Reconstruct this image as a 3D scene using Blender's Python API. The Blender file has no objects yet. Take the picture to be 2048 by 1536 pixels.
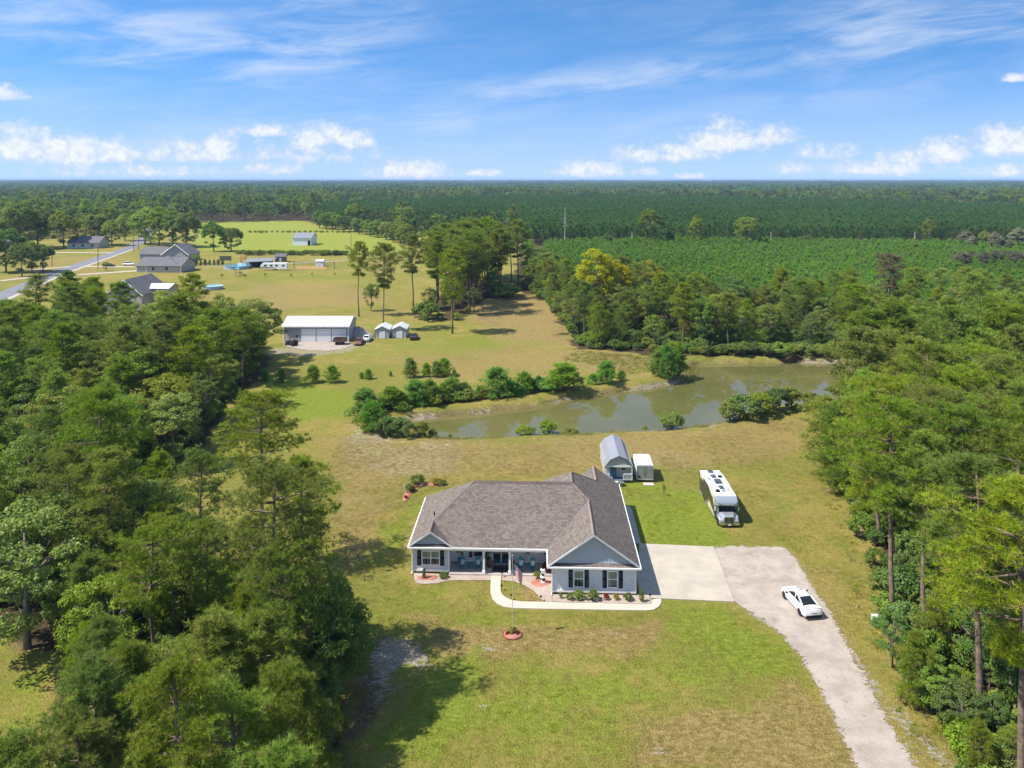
import bpy, math, random
import numpy as np
from mathutils import Vector, Matrix

random.seed(11)
RNG = np.random.default_rng(11)
SC = bpy.context.scene
COL = SC.collection

# ------------------------------------------------------------------ camera
FPX, HC, XC, YH = 1550.0, 40.0, 1024.0, 359.0      # drone 40 m up, level camera with shifted lens

def P(px, py, z=0.0):
    """world point at height z that the photograph shows at pixel (px, py)"""
    d = FPX * (HC - z) / (py - YH)
    return Vector(((px - XC) * d / FPX, d, z))

cam = bpy.data.cameras.new('camera')
cam_ob = bpy.data.objects.new('camera', cam)
COL.objects.link(cam_ob)
cam_ob.location = (0, 0, HC)
cam_ob.rotation_euler = (math.radians(90), 0, 0)
cam.sensor_width = 36.0
cam.lens = FPX / 2048 * 36.0
cam.shift_y = -(768 - YH) / 2048
cam.clip_start = 0.5
cam.clip_end = 40000
SC.camera = cam_ob

# ------------------------------------------------------------------ sun, sky, exposure
SUN_EL = math.radians(54)
SUN_AZ = math.radians(255)                      # sun stands left of the view and a little behind the camera
sun_dir = Vector((math.sin(SUN_AZ) * math.cos(SUN_EL), math.cos(SUN_AZ) * math.cos(SUN_EL), math.sin(SUN_EL)))
sl = bpy.data.lights.new('sun', 'SUN')
sl.energy = 3.2
sl.angle = math.radians(0.53)
sl.color = (1.0, 0.945, 0.85)
so = bpy.data.objects.new('sun', sl)
COL.objects.link(so)
so.rotation_euler = (-sun_dir).to_track_quat('-Z', 'Y').to_euler()

SC.view_settings.view_transform = 'Standard'
SC.view_settings.look = 'None'
SC.view_settings.gamma = 1.0
SC.view_settings.use_curve_mapping = False
SC.view_settings.exposure = 1.3
SC.cycles.use_denoising = True
SC.cycles.max_bounces = 8
SC.cycles.diffuse_bounces = 6
SC.cycles.glossy_bounces = 3
SC.cycles.transmission_bounces = 6
SC.cycles.volume_bounces = 0
SC.cycles.transparent_max_bounces = 8

class NT:
    """tiny node-tree writer"""
    def __init__(s, tree):
        s.t = tree; s.n = tree.nodes; s.l = tree.links
    def node(s, typ, **kw):
        n = s.n.new(typ)
        for k, v in kw.items():
            setattr(n, k, v)
        return n
    def put(s, sock, v):
        if isinstance(v, bpy.types.NodeSocket):
            s.l.new(v, sock)
        elif v is not None:
            sock.default_value = v
    def m(s, op, a, b=None, c=None, clamp=False):
        n = s.n.new('ShaderNodeMath'); n.operation = op; n.use_clamp = clamp
        s.put(n.inputs[0], a); s.put(n.inputs[1], b); s.put(n.inputs[2], c)
        return n.outputs[0]
    def vm(s, op, a, b=None):
        n = s.n.new('ShaderNodeVectorMath'); n.operation = op
        s.put(n.inputs[0], a); s.put(n.inputs[1], b)
        return n.outputs[0]
    def xyz(s, x, y, z=0.0):
        n = s.n.new('ShaderNodeCombineXYZ')
        s.put(n.inputs[0], x); s.put(n.inputs[1], y); s.put(n.inputs[2], z)
        return n.outputs[0]
    def noise(s, vec, scale, detail=4.0, rough=0.55, dim='3D', dist=0.0):
        n = s.n.new('ShaderNodeTexNoise'); n.noise_dimensions = dim
        s.put(n.inputs['Vector'], vec)
        n.inputs['Scale'].default_value = scale; n.inputs['Detail'].default_value = detail
        n.inputs['Roughness'].default_value = rough; n.inputs['Distortion'].default_value = dist
        return n.outputs['Fac']
    def ramp(s, f, lo, hi, a=0.0, b=1.0, smooth=True):
        n = s.n.new('ShaderNodeMapRange'); n.clamp = True
        if smooth: n.interpolation_type = 'SMOOTHSTEP'
        s.put(n.inputs[0], f); s.put(n.inputs[1], lo); s.put(n.inputs[2], hi); s.put(n.inputs[3], a); s.put(n.inputs[4], b)
        return n.outputs[0]
    def mix(s, f, a, b, blend='MIX'):
        n = s.n.new('ShaderNodeMix'); n.data_type = 'RGBA'; n.blend_type = blend
        s.put(n.inputs[0], f)
        for i, v in ((6, a), (7, b)):
            if isinstance(v, (tuple, list)): v = (*v[:3], 1.0)
            s.put(n.inputs[i], v)
        return n.outputs[2]

world = bpy.data.worlds.new('World')
SC.world = world
world.use_nodes = True
w = NT(world.node_tree)
w.n.clear()
sky = w.node('ShaderNodeTexSky', sky_type='NISHITA', sun_disc=False, sun_elevation=SUN_EL, sun_rotation=SUN_AZ)
sky.altitude = 40.0; sky.air_density = 1.0; sky.dust_density = 0.15; sky.ozone_density = 1.6
hsv = w.node('ShaderNodeHueSaturation')
hsv.inputs['Saturation'].default_value = 1.20
hsv.inputs['Value'].default_value = .98
w.l.new(w.mix(1.0, sky.outputs[0], (.88, .96, 1.0), 'MULTIPLY'), hsv.inputs['Color'])
tc = w.node('ShaderNodeTexCoord')
# clear dry air: the milky band just over the horizon is thinner than the model's
svec = w.vm('NORMALIZE', w.vm('ADD', w.vm('MULTIPLY', tc.outputs['Generated'], (1, 1, 2.1)), (0, 0, .16)))
w.l.new(svec, sky.inputs['Vector'])
sep = w.node('ShaderNodeSeparateXYZ'); w.l.new(tc.outputs['Generated'], sep.inputs[0])
az0 = w.m('ARCTAN2', sep.outputs[0], sep.outputs[1])
az = w.m('SUBTRACT', w.m('PINGPONG', w.m('ADD', az0, 0.66 + 1.36 * 8), 1.36), 0.66)   # the cloud field goes on all round
hor = w.m('SQRT', w.m('ADD', w.m('MULTIPLY', sep.outputs[0], sep.outputs[0]), w.m('MULTIPLY', sep.outputs[1], sep.outputs[1])))
te = w.m('DIVIDE', sep.outputs[2], w.m('MAXIMUM', hor, 0.02))
def azel(px, py):
    a = math.atan((px - XC) / FPX)
    return a, (YH - py) / FPX * math.cos(a)
# cumulus rows low over the horizon: centre px, base py, half width px, height px, strength
CUM = [(30, 300, 75, 46, 1.0), (165, 312, 95, 44, 1.0), (370, 310, 130, 30, .9), (440, 296, 38, 34, .95), (545, 264, 60, 20, .85),
       (640, 278, 70, 36, 1.0), (715, 284, 40, 30, .9), (550, 342, 62, 18, .9), (820, 346, 90, 30, .95), (968, 348, 36, 11, .85),
       (1175, 344, 82, 26, .95), (1290, 346, 30, 12, .9), (1320, 312, 110, 28, .9), (1448, 282, 78, 48, 1.05), (1540, 276, 52, 28, .95),
       (1385, 354, 34, 10, .8), (1655, 308, 52, 24, .8), (1585, 340, 46, 18, .9), (1760, 340, 120, 20, .85), (1840, 318, 80, 28, .9),
       (1895, 308, 48, 34, 1.0), (2010, 292, 70, 40, 1.05), (5, 190, 36, 20, 1.0), (2040, 157, 28, 12, .95), (1990, 345, 70, 16, .85),
       (610, 312, 140, 30, .55), (250, 345, 150, 18, .65)]
dens = None
for (cx, by, hw, ch, st) in CUM:
    a0, t0 = azel(cx, by)
    sa = hw * 1.15 / FPX; sh = ch * 1.1 / FPX
    da = w.m('MULTIPLY', w.m('SUBTRACT', az, a0), 1.0 / sa)
    dt = w.m('SUBTRACT', te, t0)
    up = w.m('MULTIPLY', dt, 1.0 / sh)
    dn = w.m('MULTIPLY', dt, -1.0 / (sh * 0.5))
    dd = w.m('MAXIMUM', up, dn)
    r2 = w.m('MULTIPLY_ADD', da, da, w.m('MULTIPLY', dd, dd))
    g = w.m('MULTIPLY', w.m('SUBTRACT', 1.0, r2), st)
    dens = g if dens is None else w.m('MAXIMUM', dens, g)
cv = w.xyz(az, te, 0.0)
n1 = w.noise(cv, 40.0, 8.0, 0.58)
n2 = w.noise(w.vm('ADD', cv, (0.006, 0.004, 3.0)), 120.0, 5.0, 0.6)
bil = w.m('MULTIPLY_ADD', w.m('SUBTRACT', n1, 0.5), 2.7, w.m('MULTIPLY', w.m('SUBTRACT', n2, 0.5), 1.1))
cf = w.m('ADD', w.m('MAXIMUM', dens, -2.5), bil)
cum = w.ramp(cf, -0.1, 0.95)
cum = w.m('MULTIPLY', cum, 0.80)
# cirrus: soft streaks high up
CIR = [(250, 62, 330, 46, 0.85), (560, 96, 160, 30, .5), (640, 20, 170, 46, .55), (330, 122, 220, 26, .4), (1230, 160, 260, 26, .7),
       (1050, 195, 120, 20, .45), (1820, 48, 300, 50, .8), (1900, 90, 200, 24, .5), (860, 250, 150, 28, .45), (1300, 258, 120, 14, .35),
       (1800, 175, 330, 26, .3), (620, 230, 420, 70, .22), (150, 240, 260, 50, .22)]
cd = None
for (cx, cy, hw, ch, st) in CIR:
    a0, t0 = azel(cx, cy)
    tilt = 0.10 if cx > 1000 else -0.06
    da = w.m('MULTIPLY', w.m('SUBTRACT', az, a0), FPX / hw)
    dt = w.m('MULTIPLY', w.m('SUBTRACT', w.m('SUBTRACT', te, t0), w.m('MULTIPLY', w.m('SUBTRACT', az, a0), tilt)), FPX / ch)
    r2 = w.m('MULTIPLY_ADD', da, da, w.m('MULTIPLY', dt, dt))
    g = w.m('MULTIPLY', w.m('POWER', 2.718, w.m('MULTIPLY', r2, -0.8)), st)
    cd = g if cd is None else w.m('ADD', cd, g)
skew = w.m('MULTIPLY_ADD', az, -0.09, te)
cn = w.noise(w.xyz(w.m('MULTIPLY', az, 4.0), w.m('MULTIPLY', skew, 19.0), 1.7), 2.0, 7.0, 0.60, dist=0.45)
cir = w.m('MULTIPLY', w.ramp(cn, 0.30, 0.78), w.m('MINIMUM', w.m('ADD', cd, w.ramp(te, .12, .6, .07, .9)), 0.9), clamp=True)  # cirrus thickened overhead, above the view, as added fill light
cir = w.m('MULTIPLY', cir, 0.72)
cshade = w.ramp(cf, 0.2, 2.0, 0.80, 1.06)
ccol = w.mix(w.m('MULTIPLY', w.ramp(cf, 0.2, 1.4), w.ramp(n2, .30, .6, .45, 1.0)), (2.9, 3.2, 3.8), (4.35, 4.3, 4.25))
hz0 = w.mix(w.ramp(te, 0.0, .15, .60, 0.0), hsv.outputs[0], (2.25, 2.65, 3.55))
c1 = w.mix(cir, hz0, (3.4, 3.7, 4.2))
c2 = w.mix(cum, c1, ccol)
bg = w.node('ShaderNodeBackground')
w.l.new(c2, bg.inputs['Color'])
bg.inputs['Strength'].default_value = 0.10
wo = w.node('ShaderNodeOutputWorld')
w.l.new(bg.outputs[0], wo.inputs['Surface'])

# ------------------------------------------------------------------ mesh helpers
class MB:
    """collects simple solids; build() links them as ONE mesh object"""
    def __init__(s):
        s.v = []; s.f = []; s.mi = []
    def add(s, verts, faces, mi=0):
        o = len(s.v)
        s.v += [tuple(map(float, p)) for p in verts]
        s.f += [tuple(i + o for i in f) for f in faces]
        s.mi += [mi] * len(faces)
        return s
    def box(s, c, d, rz=0.0, mi=0, taper=1.0):
        x, y, z = (q / 2 for q in d); ca, sa = math.cos(rz), math.sin(rz)
        vs = []
        for dz in (-1, 1):
            t = taper if dz > 0 else 1.0
            for dx, dy in ((-1, -1), (1, -1), (1, 1), (-1, 1)):
                px, py = dx * x * t, dy * y * t
                vs.append((c[0] + px * ca - py * sa, c[1] + px * sa + py * ca, c[2] + dz * z))
        return s.add(vs, [(3, 2, 1, 0), (4, 5, 6, 7), (0, 1, 5, 4), (1, 2, 6, 5), (2, 3, 7, 6), (3, 0, 4, 7)], mi)
    def span(s, x0, x1, y0, y1, z0, z1, mi=0):
        return s.box(((x0 + x1) / 2, (y0 + y1) / 2, (z0 + z1) / 2), (abs(x1 - x0), abs(y1 - y0), abs(z1 - z0)), 0, mi)
    def prism(s, poly, z0, z1, mi=0, caps=True):
        n = len(poly)
        vs = [(p[0], p[1], z0) for p in poly] + [(p[0], p[1], z1) for p in poly]
        fs = [(i, (i + 1) % n, n + (i + 1) % n, n + i) for i in range(n)]
        if caps:
            fs += [tuple(range(n - 1, -1, -1)), tuple(range(n, 2 * n))]
        return s.add(vs, fs, mi)
    def loft(s, rings, mi=0, cap=True, closed=True):
        n = len(rings[0]); vs = [p for r in rings for p in r]; fs = []
        for k in range(len(rings) - 1):
            for i in range(n if closed else n - 1):
                j = (i + 1) % n
                fs.append((k * n + i, k * n + j, (k + 1) * n + j, (k + 1) * n + i))
        if cap:
            fs.append(tuple(range(n - 1, -1, -1))); b = (len(rings) - 1) * n
            fs.append(tuple(range(b, b + n)))
        return s.add(vs, fs, mi)
    def tube(s, pts, rad, n=6, mi=0, cap=True):
        pts = [Vector(p) for p in pts]; rings = []
        if not isinstance(rad, (list, tuple)): rad = [rad] * len(pts)
        for i, p in enumerate(pts):
            d = (pts[min(i + 1, len(pts) - 1)] - pts[max(i - 1, 0)])
            d = d.normalized() if d.length > 1e-6 else Vector((0, 0, 1))
            a = d.cross(Vector((0, 0, 1)) if abs(d.z) < 0.95 else Vector((1, 0, 0))).normalized()
            b = d.cross(a)
            rings.append([p + (a * math.cos(t) + b * math.sin(t)) * rad[i] for t in [2 * math.pi * k / n for k in range(n)]])
        return s.loft(rings, mi, cap)
    def cyl(s, c, r, h, n=12, axis='z', mi=0, r2=None):
        r2 = r if r2 is None else r2
        d = {'x': Vector((1, 0, 0)), 'y': Vector((0, 1, 0)), 'z': Vector((0, 0, 1))}[axis]
        c = Vector(c)
        return s.tube([c - d * h / 2, c + d * h / 2], [r, r2], n, mi)
    def lathe(s, prof, n=12, c=(0, 0, 0), mi=0):
        return s.loft([[(c[0] + r * math.cos(2 * math.pi * k / n), c[1] + r * math.sin(2 * math.pi * k / n), c[2] + z) for k in range(n)] for r, z in prof], mi)
    def poly(s, pts, mi=0):
        return s.add(pts, [tuple(range(len(pts)))], mi)
    def mesh(s, name, mats, smooth=False):
        me = bpy.data.meshes.new(name)
        me.from_pydata(s.v, [], s.f)
        for mm in (mats if isinstance(mats, (list, tuple)) else [mats]):
            me.materials.append(mm)
        if any(s.mi): me.polygons.foreach_set('material_index', s.mi)
        if smooth: me.polygons.foreach_set('use_smooth', [True] * len(me.polygons))
        me.update()
        return me
    def build(s, name, mats, parent=None, smooth=False, bevel=0.0, kind=None):
        o = bpy.data.objects.new(name, s.mesh(name, mats, smooth))
        COL.objects.link(o)
        if parent is not None: o.parent = parent
        if bevel:
            b = o.modifiers.new('bevel', 'BEVEL'); b.width = bevel; b.segments = 2; b.limit_method = 'ANGLE'
        if kind: o['kind'] = kind
        return o

def thing(name, label, cat, loc=(0, 0, 0), rz=0.0, group=None, scale=None):
    o = bpy.data.objects.new(name, None)
    COL.objects.link(o)
    o.empty_display_size = 0.5
    o.location = loc; o.rotation_euler = (0, 0, rz)
    if scale is not None: o.scale = (scale,) * 3 if isinstance(scale, (int, float)) else scale
    o['label'] = label; o['category'] = cat
    if group: o['group'] = group
    return o
def tag(o, label, cat, group=None):
    o['label'] = label; o['category'] = cat
    if group: o['group'] = group
    return o
def link(name, me, parent=None, loc=None, rz=None):
    o = bpy.data.objects.new(name, me); COL.objects.link(o)
    if parent is not None: o.parent = parent
    if loc is not None: o.location = loc
    if rz is not None: o.rotation_euler = (0, 0, rz)
    return o
def struct(o):
    o['kind'] = 'structure'
    return o

# ------------------------------------------------------------------ materials
def mat(name, col, rough=0.7, metal=0.0, var=0.0, vscale=1.5, bump=0.0, bscale=20.0, spec=0.4, col2=None, coat=0.0, coord='Object'):
    m = bpy.data.materials.new(name); m.use_nodes = True
    t = NT(m.node_tree); b = t.n['Principled BSDF']
    b.inputs['Roughness'].default_value = rough; b.inputs['Metallic'].default_value = metal
    b.inputs['Specular IOR Level'].default_value = spec
    if coat: b.inputs['Coat Weight'].default_value = coat
    b.inputs['Base Color'].default_value = (*col, 1)
    if var or bump or col2:
        c = t.node('ShaderNodeTexCoord').outputs[coord]
    if var or col2:
        n = t.noise(c, vscale, 6.0, 0.62)
        a = tuple(max(0, q * (1 - var)) for q in col)
        z = col2 if col2 else tuple(q * (1 + var) for q in col)
        t.l.new(t.mix(t.ramp(n, 0.32, 0.68), a, z), b.inputs['Base Color'])
    if bump:
        bn = t.node('ShaderNodeBump'); bn.inputs['Strength'].default_value = bump; bn.inputs['Distance'].default_value = 0.03
        t.l.new(t.noise(c, bscale, 4.0), bn.inputs['Height'])
        t.l.new(bn.outputs[0], b.inputs['Normal'])
    return m

M = {}
M['white'] = mat('white_paint', (.78, .78, .77), .5, var=.05)
M['siding'] = mat('pale_grey_siding', (.66, .675, .70), .6, var=.04, vscale=3)
M['gable'] = mat('blue_grey_siding', (.43, .465, .52), .6, var=.04, vscale=3)
M['black'] = mat('black_paint', (.008, .007, .009), .8, spec=.1)
M['dark'] = mat('dark_rubber', (.02, .02, .02), .7)
M['metal'] = mat('galvanised_metal', (.5, .5, .5), .4, .8, var=.1)
M['chrome'] = mat('chrome', (.7, .71, .72), .18, 1.0)
M['teal'] = mat('teal_paint', (.03, .22, .30), .5, var=.15)
M['wood'] = mat('weathered_wood', (.24, .16, .10), .8, var=.25, vscale=4, bump=.3)
M['glass'] = mat('window_glass', (.018, .028, .03), .06, spec=.7)
M['glass_reflect'] = mat('glass_painted_reflection', (.20, .23, .19), .12, spec=.7)  # paler greenish tone: reflection painted into the upper panes' colour
M['carwhite'] = mat('white_car_paint', (.80, .80, .80), .25, coat=.6)
M['carglass'] = mat('car_glass', (.012, .014, .018), .08, spec=.7)
M['walk'] = mat('pale_walk_concrete', (.46, .42, .345), .9, var=.06, vscale=.45, bump=.15, bscale=25)
M['concrete'] = mat('broom_concrete', (.40, .35, .285), .9, var=.10, vscale=.45, bump=.15, bscale=25)
# ------------------------------------------------------------------ ground sheet
def vnoise(x, y, seed=0):
    """value noise in [0, 1] on a unit lattice"""
    xi = np.floor(x).astype(np.int64); yi = np.floor(y).astype(np.int64)
    fx = x - xi; fy = y - yi
    fx = fx * fx * (3 - 2 * fx); fy = fy * fy * (3 - 2 * fy)
    def h(a, b):
        n = (a * 374761393 + b * 668265263 + seed * 974634777) & 0x7fffffff
        n = ((n ^ (n >> 13)) * 1274126177) & 0x7fffffff
        return ((n ^ (n >> 16)) & 0xffff) / 65535.0
    return (h(xi, yi) * (1 - fx) + h(xi + 1, yi) * fx) * (1 - fy) + (h(xi, yi + 1) * (1 - fx) + h(xi + 1, yi + 1) * fx) * fy
def fbm(x, y, s, seed=0, o=4):
    r = 0.0; a = 0.5; k = 1.0 / s
    for i in range(o):
        r = r + a * vnoise(x * k + 13.7 * i, y * k + 7.1 * i, seed + i); a *= 0.5; k *= 2.1
    return r / (1 - 0.5 ** o)
def W(poly):
    return np.array([P(*p)[:2] for p in poly])
def sdf(x, y, poly):
    """signed distance to a polygon, negative inside"""
    n = len(poly); d = np.full(x.shape, 1e18); ins = np.zeros(x.shape, bool)
    for i in range(n):
        ax, ay = poly[i]; bx, by = poly[(i + 1) % n]
        ex, ey = bx - ax, by - ay
        t = np.clip(((x - ax) * ex + (y - ay) * ey) / (ex * ex + ey * ey + 1e-12), 0, 1)
        d = np.minimum(d, (x - ax - ex * t) ** 2 + (y - ay - ey * t) ** 2)
        c = ((ay > y) != (by > y)) & (x < (bx - ax) * (y - ay) / (by - ay + 1e-12) + ax)
        ins ^= c
    d = np.sqrt(d)
    return np.where(ins, -d, d)
def sst(e0, e1, v):
    t = np.clip((v - e0) / (e1 - e0), 0, 1)
    return t * t * (3 - 2 * t)

POND = W([(788, 848), (820, 841), (870, 836), (930, 829), (1000, 821), (1080, 811), (1150, 798), (1230, 786), (1300, 776), (1350, 767), (1378, 757),
          (1390, 745), (1388, 733), (1400, 727), (1440, 726), (1550, 725), (1650, 725), (1760, 726), (1880, 728), (1930, 745), (1900, 770), (1820, 785),
          (1720, 793), (1620, 799), (1540, 806), (1490, 818), (1450, 834), (1400, 845), (1330, 852), (1250, 856), (1150, 861), (1060, 861), (1000, 868), (880, 869), (820, 862)])
WATER_Z = -0.42

LUSH, DRY, SAND, DIRT, FLOOR, FIELD, YEL = range(7)
LAYERS = [
    (LUSH, [(1245, 972), (1310, 975), (1400, 985), (1418, 1030), (1436, 1068), (1450, 1092), (1281, 1090), (1255, 1010)], 1.0, 1.2),
    (LUSH, [(1322, 1200), (1470, 1207), (1560, 1290), (1620, 1370), (1500, 1390), (1340, 1400), (1270, 1470), (1160, 1536), (960, 1536), (900, 1440), (930, 1380), (1060, 1350), (1250, 1340), (1310, 1280)], 0.62, 3.0),
    (LUSH, [(770, 1350), (940, 1290), (985, 1400), (930, 1536), (690, 1536), (740, 1420)], 0.85, 2.5),
    (LUSH, [(830, 1172), (980, 1172), (1000, 1222), (1290, 1232), (1250, 1252), (940, 1262), (730, 1240), (720, 1200)], 0.42, 2.0),
    (LUSH, [(1340, 1210), (1460, 1212), (1540, 1290), (1590, 1370), (1460, 1380), (1350, 1300)], 0.8, 2.0),
    (LUSH, [(845, 978), (930, 962), (960, 968), (860, 1000), (815, 1092), (778, 1084), (815, 1025)], 0.75, 1.2),
    (LUSH, [(515, 742), (640, 765), (720, 792), (690, 830), (600, 850), (540, 800)], 0.85, 3.0),
    (LUSH, [(556, 702), (700, 690), (1000, 668), (1120, 690), (900, 712), (620, 716)], 0.45, 4.0),
    (LUSH, [(1500, 900), (1600, 940), (1690, 1050), (1600, 1110), (1500, 1000)], 0.28, 4.0),
    (LUSH, [(0, 1330), (110, 1330), (60, 1536), (0, 1536)], 0.7, 3.0),
    (YEL, [(1580, 1000), (1680, 1010), (1690, 1060), (1620, 1050)], 0.42, 3.0),
    (YEL, [(560, 560), (690, 570), (700, 600), (600, 620), (540, 590)], 0.4, 8.0),
    (DRY, [(640, 870), (1000, 880), (1200, 872), (1480, 850), (1600, 830), (1612, 900), (1480, 930), (1300, 940), (1240, 965), (900, 945), (800, 960), (750, 1030), (700, 1090), (650, 1000)], 0.72, 4.0),
    (DRY, [(470, 565), (690, 572), (800, 600), (700, 612), (545, 625), (520, 600)], 0.7, 6.0),
    (DRY, [(560, 628), (700, 625), (830, 610), (840, 625), (700, 640)], 0.5, 4.0),
    (LUSH, [(480, 545), (690, 545), (700, 560), (480, 562)], 0.4, 6.0),
    (LUSH, [(700, 640), (900, 640), (1100, 660), (900, 680), (720, 668)], 0.4, 5.0),
    (DRY, [(740, 692), (1120, 690), (1310, 705), (1290, 762), (1100, 758), (960, 765), (820, 745)], 0.62, 7.0),
    (DRY, [(935, 660), (960, 600), (1050, 575), (1110, 615), (1150, 690), (1000, 700)], 0.9, 4.0),
    (DRY, [(800, 1255), (1300, 1243), (1305, 1300), (1010, 1330), (840, 1310)], 1.1, 2.0),
    (DRY, [(1290, 1440), (1400, 1395), (1560, 1385), (1680, 1460), (1730, 1536), (1250, 1536)], 1.1, 2.0),
    (DRY, [(1270, 1226), (1330, 1230), (1290, 1300), (1190, 1310)], 1.0, 1.5),
    (DRY, [(1480, 1100), (1700, 1130), (1740, 1330), (1810, 1450), (1890, 1536), (1790, 1536), (1640, 1290), (1570, 1110)], 0.55, 2.0),
    (DRY, [(880, 1180), (1000, 1175), (1085, 1200), (1000, 1215), (900, 1210)], 0.4, 1.5),
    (DRY, [(1010, 1165), (1050, 1170), (1085, 1200), (1020, 1198)], 0.8, 0.5),
    (DRY, [(700, 1020), (800, 990), (790, 1070), (730, 1150), (700, 1130)], 0.75, 2.0),
    (DRY, [(300, 575), (480, 570), (420, 660), (150, 690), (240, 610)], 0.5, 10.0),
    (DRY, [(260, 512), (420, 512), (560, 508), (690, 520), (600, 545), (440, 545), (260, 545)], 0.3, 8.0),
    (DRY, [(60, 515), (280, 505), (300, 475), (400, 470), (300, 500), (220, 545), (90, 560), (0, 560)], 0.55, 10.0),
    (SAND, [(655, 905), (760, 880), (900, 882), (960, 905), (930, 950), (800, 955), (720, 940)], 0.46, 3.0),
    (SAND, [(688, 835), (730, 862), (800, 876), (880, 876), (700, 895)], 0.55, 1.2),
    (SAND, [(1395, 846), (1460, 838), (1450, 856), (1400, 862)], 0.8, 1.0),
    (SAND, [(812, 958), (790, 972), (745, 1040), (704, 1122), (696, 1120), (736, 1036), (782, 966), (805, 954)], 0.55, 0.5),
    (SAND, [(838, 962), (826, 966), (800, 985), (760, 1050), (720, 1125), (714, 1123), (752, 1046), (792, 980), (820, 962)], 0.4, 0.5),
    (DIRT, [(690, 1120), (740, 1040), (790, 985), (800, 1000), (760, 1060), (715, 1160)], 0.35, 1.5),
    (SAND, [(1240, 895), (1400, 895), (1380, 950), (1310, 960)], 0.36, 3.0),
    (SAND, [(715, 1292), (800, 1285), (820, 1325), (745, 1370), (715, 1450), (690, 1420), (700, 1330)], 0.8, 1.5),
    (SAND, [(910, 1283), (1000, 1298), (975, 1320), (930, 1310)], 0.62, 0.8),
    (SAND, [(1213, 1265), (1245, 1260), (1240, 1285), (1215, 1288)], 0.6, 0.6),
    (SAND, [(960, 1440), (990, 1440), (985, 1465), (960, 1462)], 0.55, 0.6),
    (SAND, [(1290, 1480), (1330, 1470), (1340, 1510), (1300, 1520)], 0.55, 0.8),
    (SAND, [(1640, 1400), (1720, 1440), (1760, 1536), (1660, 1536)], 0.36, 1.5),
    (SAND, [(1545, 1190), (1580, 1190), (1800, 1536), (1700, 1536), (1590, 1310), (1510, 1240)], 0.62, 0.9),
    (SAND, [(1640, 1190), (1740, 1360), (1880, 1536), (1830, 1536), (1700, 1340)], 0.75, 0.9),
    (SAND, [(1430, 1094), (1580, 1094), (1640, 1190), (1480, 1200)], 0.5, 0.8),
    (SAND, [(545, 690), (700, 690), (760, 680), (720, 705), (620, 712), (545, 705)], 0.6, 2.0),
    (SAND, [(480, 640), (560, 610), (640, 600), (620, 625)], 0.2, 6.0),
    (DIRT, [(690, 1290), (750, 1295), (720, 1420), (695, 1536), (640, 1536), (655, 1450)], 0.85, 1.5),
    (DIRT, [(640, 1060), (700, 1140), (690, 1200), (705, 1250), (640, 1250)], 0.6, 1.5),
    (DIRT, [(950, 640), (1000, 612), (1060, 625), (1010, 655), (950, 660)], 0.45, 3.0),
    (DIRT, [(1100, 615), (1120, 640), (1150, 690), (1125, 690), (1095, 640)], 0.5, 2.5),
    (DIRT, [(1730, 1330), (1770, 1370), (1960, 1536), (1860, 1536)], 0.55, 1.5),
    (DIRT, [(0, 1230), (120, 1250), (110, 1330), (0, 1300)], 0.7, 2.0),
    (FLOOR, [(0, 640), (260, 690), (420, 700), (530, 690), (520, 735), (480, 790), (430, 850), (350, 960), (360, 1080), (430, 1160), (560, 1240), (660, 1290), (670, 1350), (650, 1450), (630, 1800), (120, 1800), (100, 1320), (0, 1230)], 1.0, 3.0),
    (FLOOR, [(1660, 900), (1650, 860), (1720, 806), (2048, 795), (2600, 800), (2600, 1800), (2060, 1800), (1870, 1420), (1810, 1250), (1770, 1080), (1700, 960)], 1.0, 2.5),
    (FLOOR, [(1150, 700), (1140, 672), (1095, 610), (1040, 575), (1030, 470), (2600, 470), (2600, 722), (1900, 718), (1400, 716)], 1.0, 3.0),
    (FLOOR, [(840, 640), (880, 560), (1020, 560), (1010, 590), (960, 610), (945, 640)], 0.7, 3.0),
    (FIELD, [(385, 445), (600, 442), (640, 455), (780, 472), (810, 498), (760, 508), (480, 506), (390, 500)], 1.0, 8.0),
    (FIELD, [(828, 452), (1010, 455), (1000, 470), (830, 480)], 1.0, 6.0),
]
def lin(a, b, s): return list(np.arange(a, b, s))
def geo(a, b, g, s):
    r = [a]
    while r[-1] < b: s *= g; r.append(r[-1] + s)
    return r
xp = geo(90.0, 14000.0, 1.09, 1.2)
xs = np.array([-q for q in xp[::-1]] + lin(-89.0, 89.5, 0.75) + xp)
ys = np.array([-q for q in geo(20, 6000, 1.35, 6.0)[::-1]] + lin(-14, 30, 3.0) + lin(30, 190, 0.75) + geo(190.0, 14000.0, 1.045, 0.9))
GX, GY = np.meshgrid(xs, ys)
gx, gy = GX.ravel(), GY.ravel()
wx = gx + (fbm(gx, gy, 9.0, 3) - 0.5) * 7.0 + (fbm(gx, gy, 2.2, 8) - .5) * 1.6
wy = gy + (fbm(gx, gy, 9.0, 5) - 0.5) * 7.0 + (fbm(gx, gy, 2.2, 9) - .5) * 1.6
wt = np.zeros((7, gx.size))
for (ly, pl, stg, soft) in LAYERS:
    pw = W(pl)
    far = max(1.0, float(np.mean(pw[:, 1])) / 120.0)
    k = sst(soft, -soft, sdf(gx + (wx - gx) * min(far, 2.0), gy + (wy - gy) * min(far, 2.0), pw)) * stg
    wt[ly] = np.maximum(wt[ly], k)
wt[FLOOR] = np.maximum(wt[FLOOR], sst(560, 760, gy - 0.25 * np.abs(gx)) * 1.0 * (1 - wt[FIELD]))
wt[FLOOR] = np.maximum(wt[FLOOR], sst(150, 210, np.abs(gx)) * sst(520, 480, gy) * (gx > 0))
pd = sdf(gx + (fbm(gx, gy, 4.0, 21) - .5) * 1.6, gy + (fbm(gx, gy, 4.0, 22) - .5) * 1.6, POND)
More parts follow.
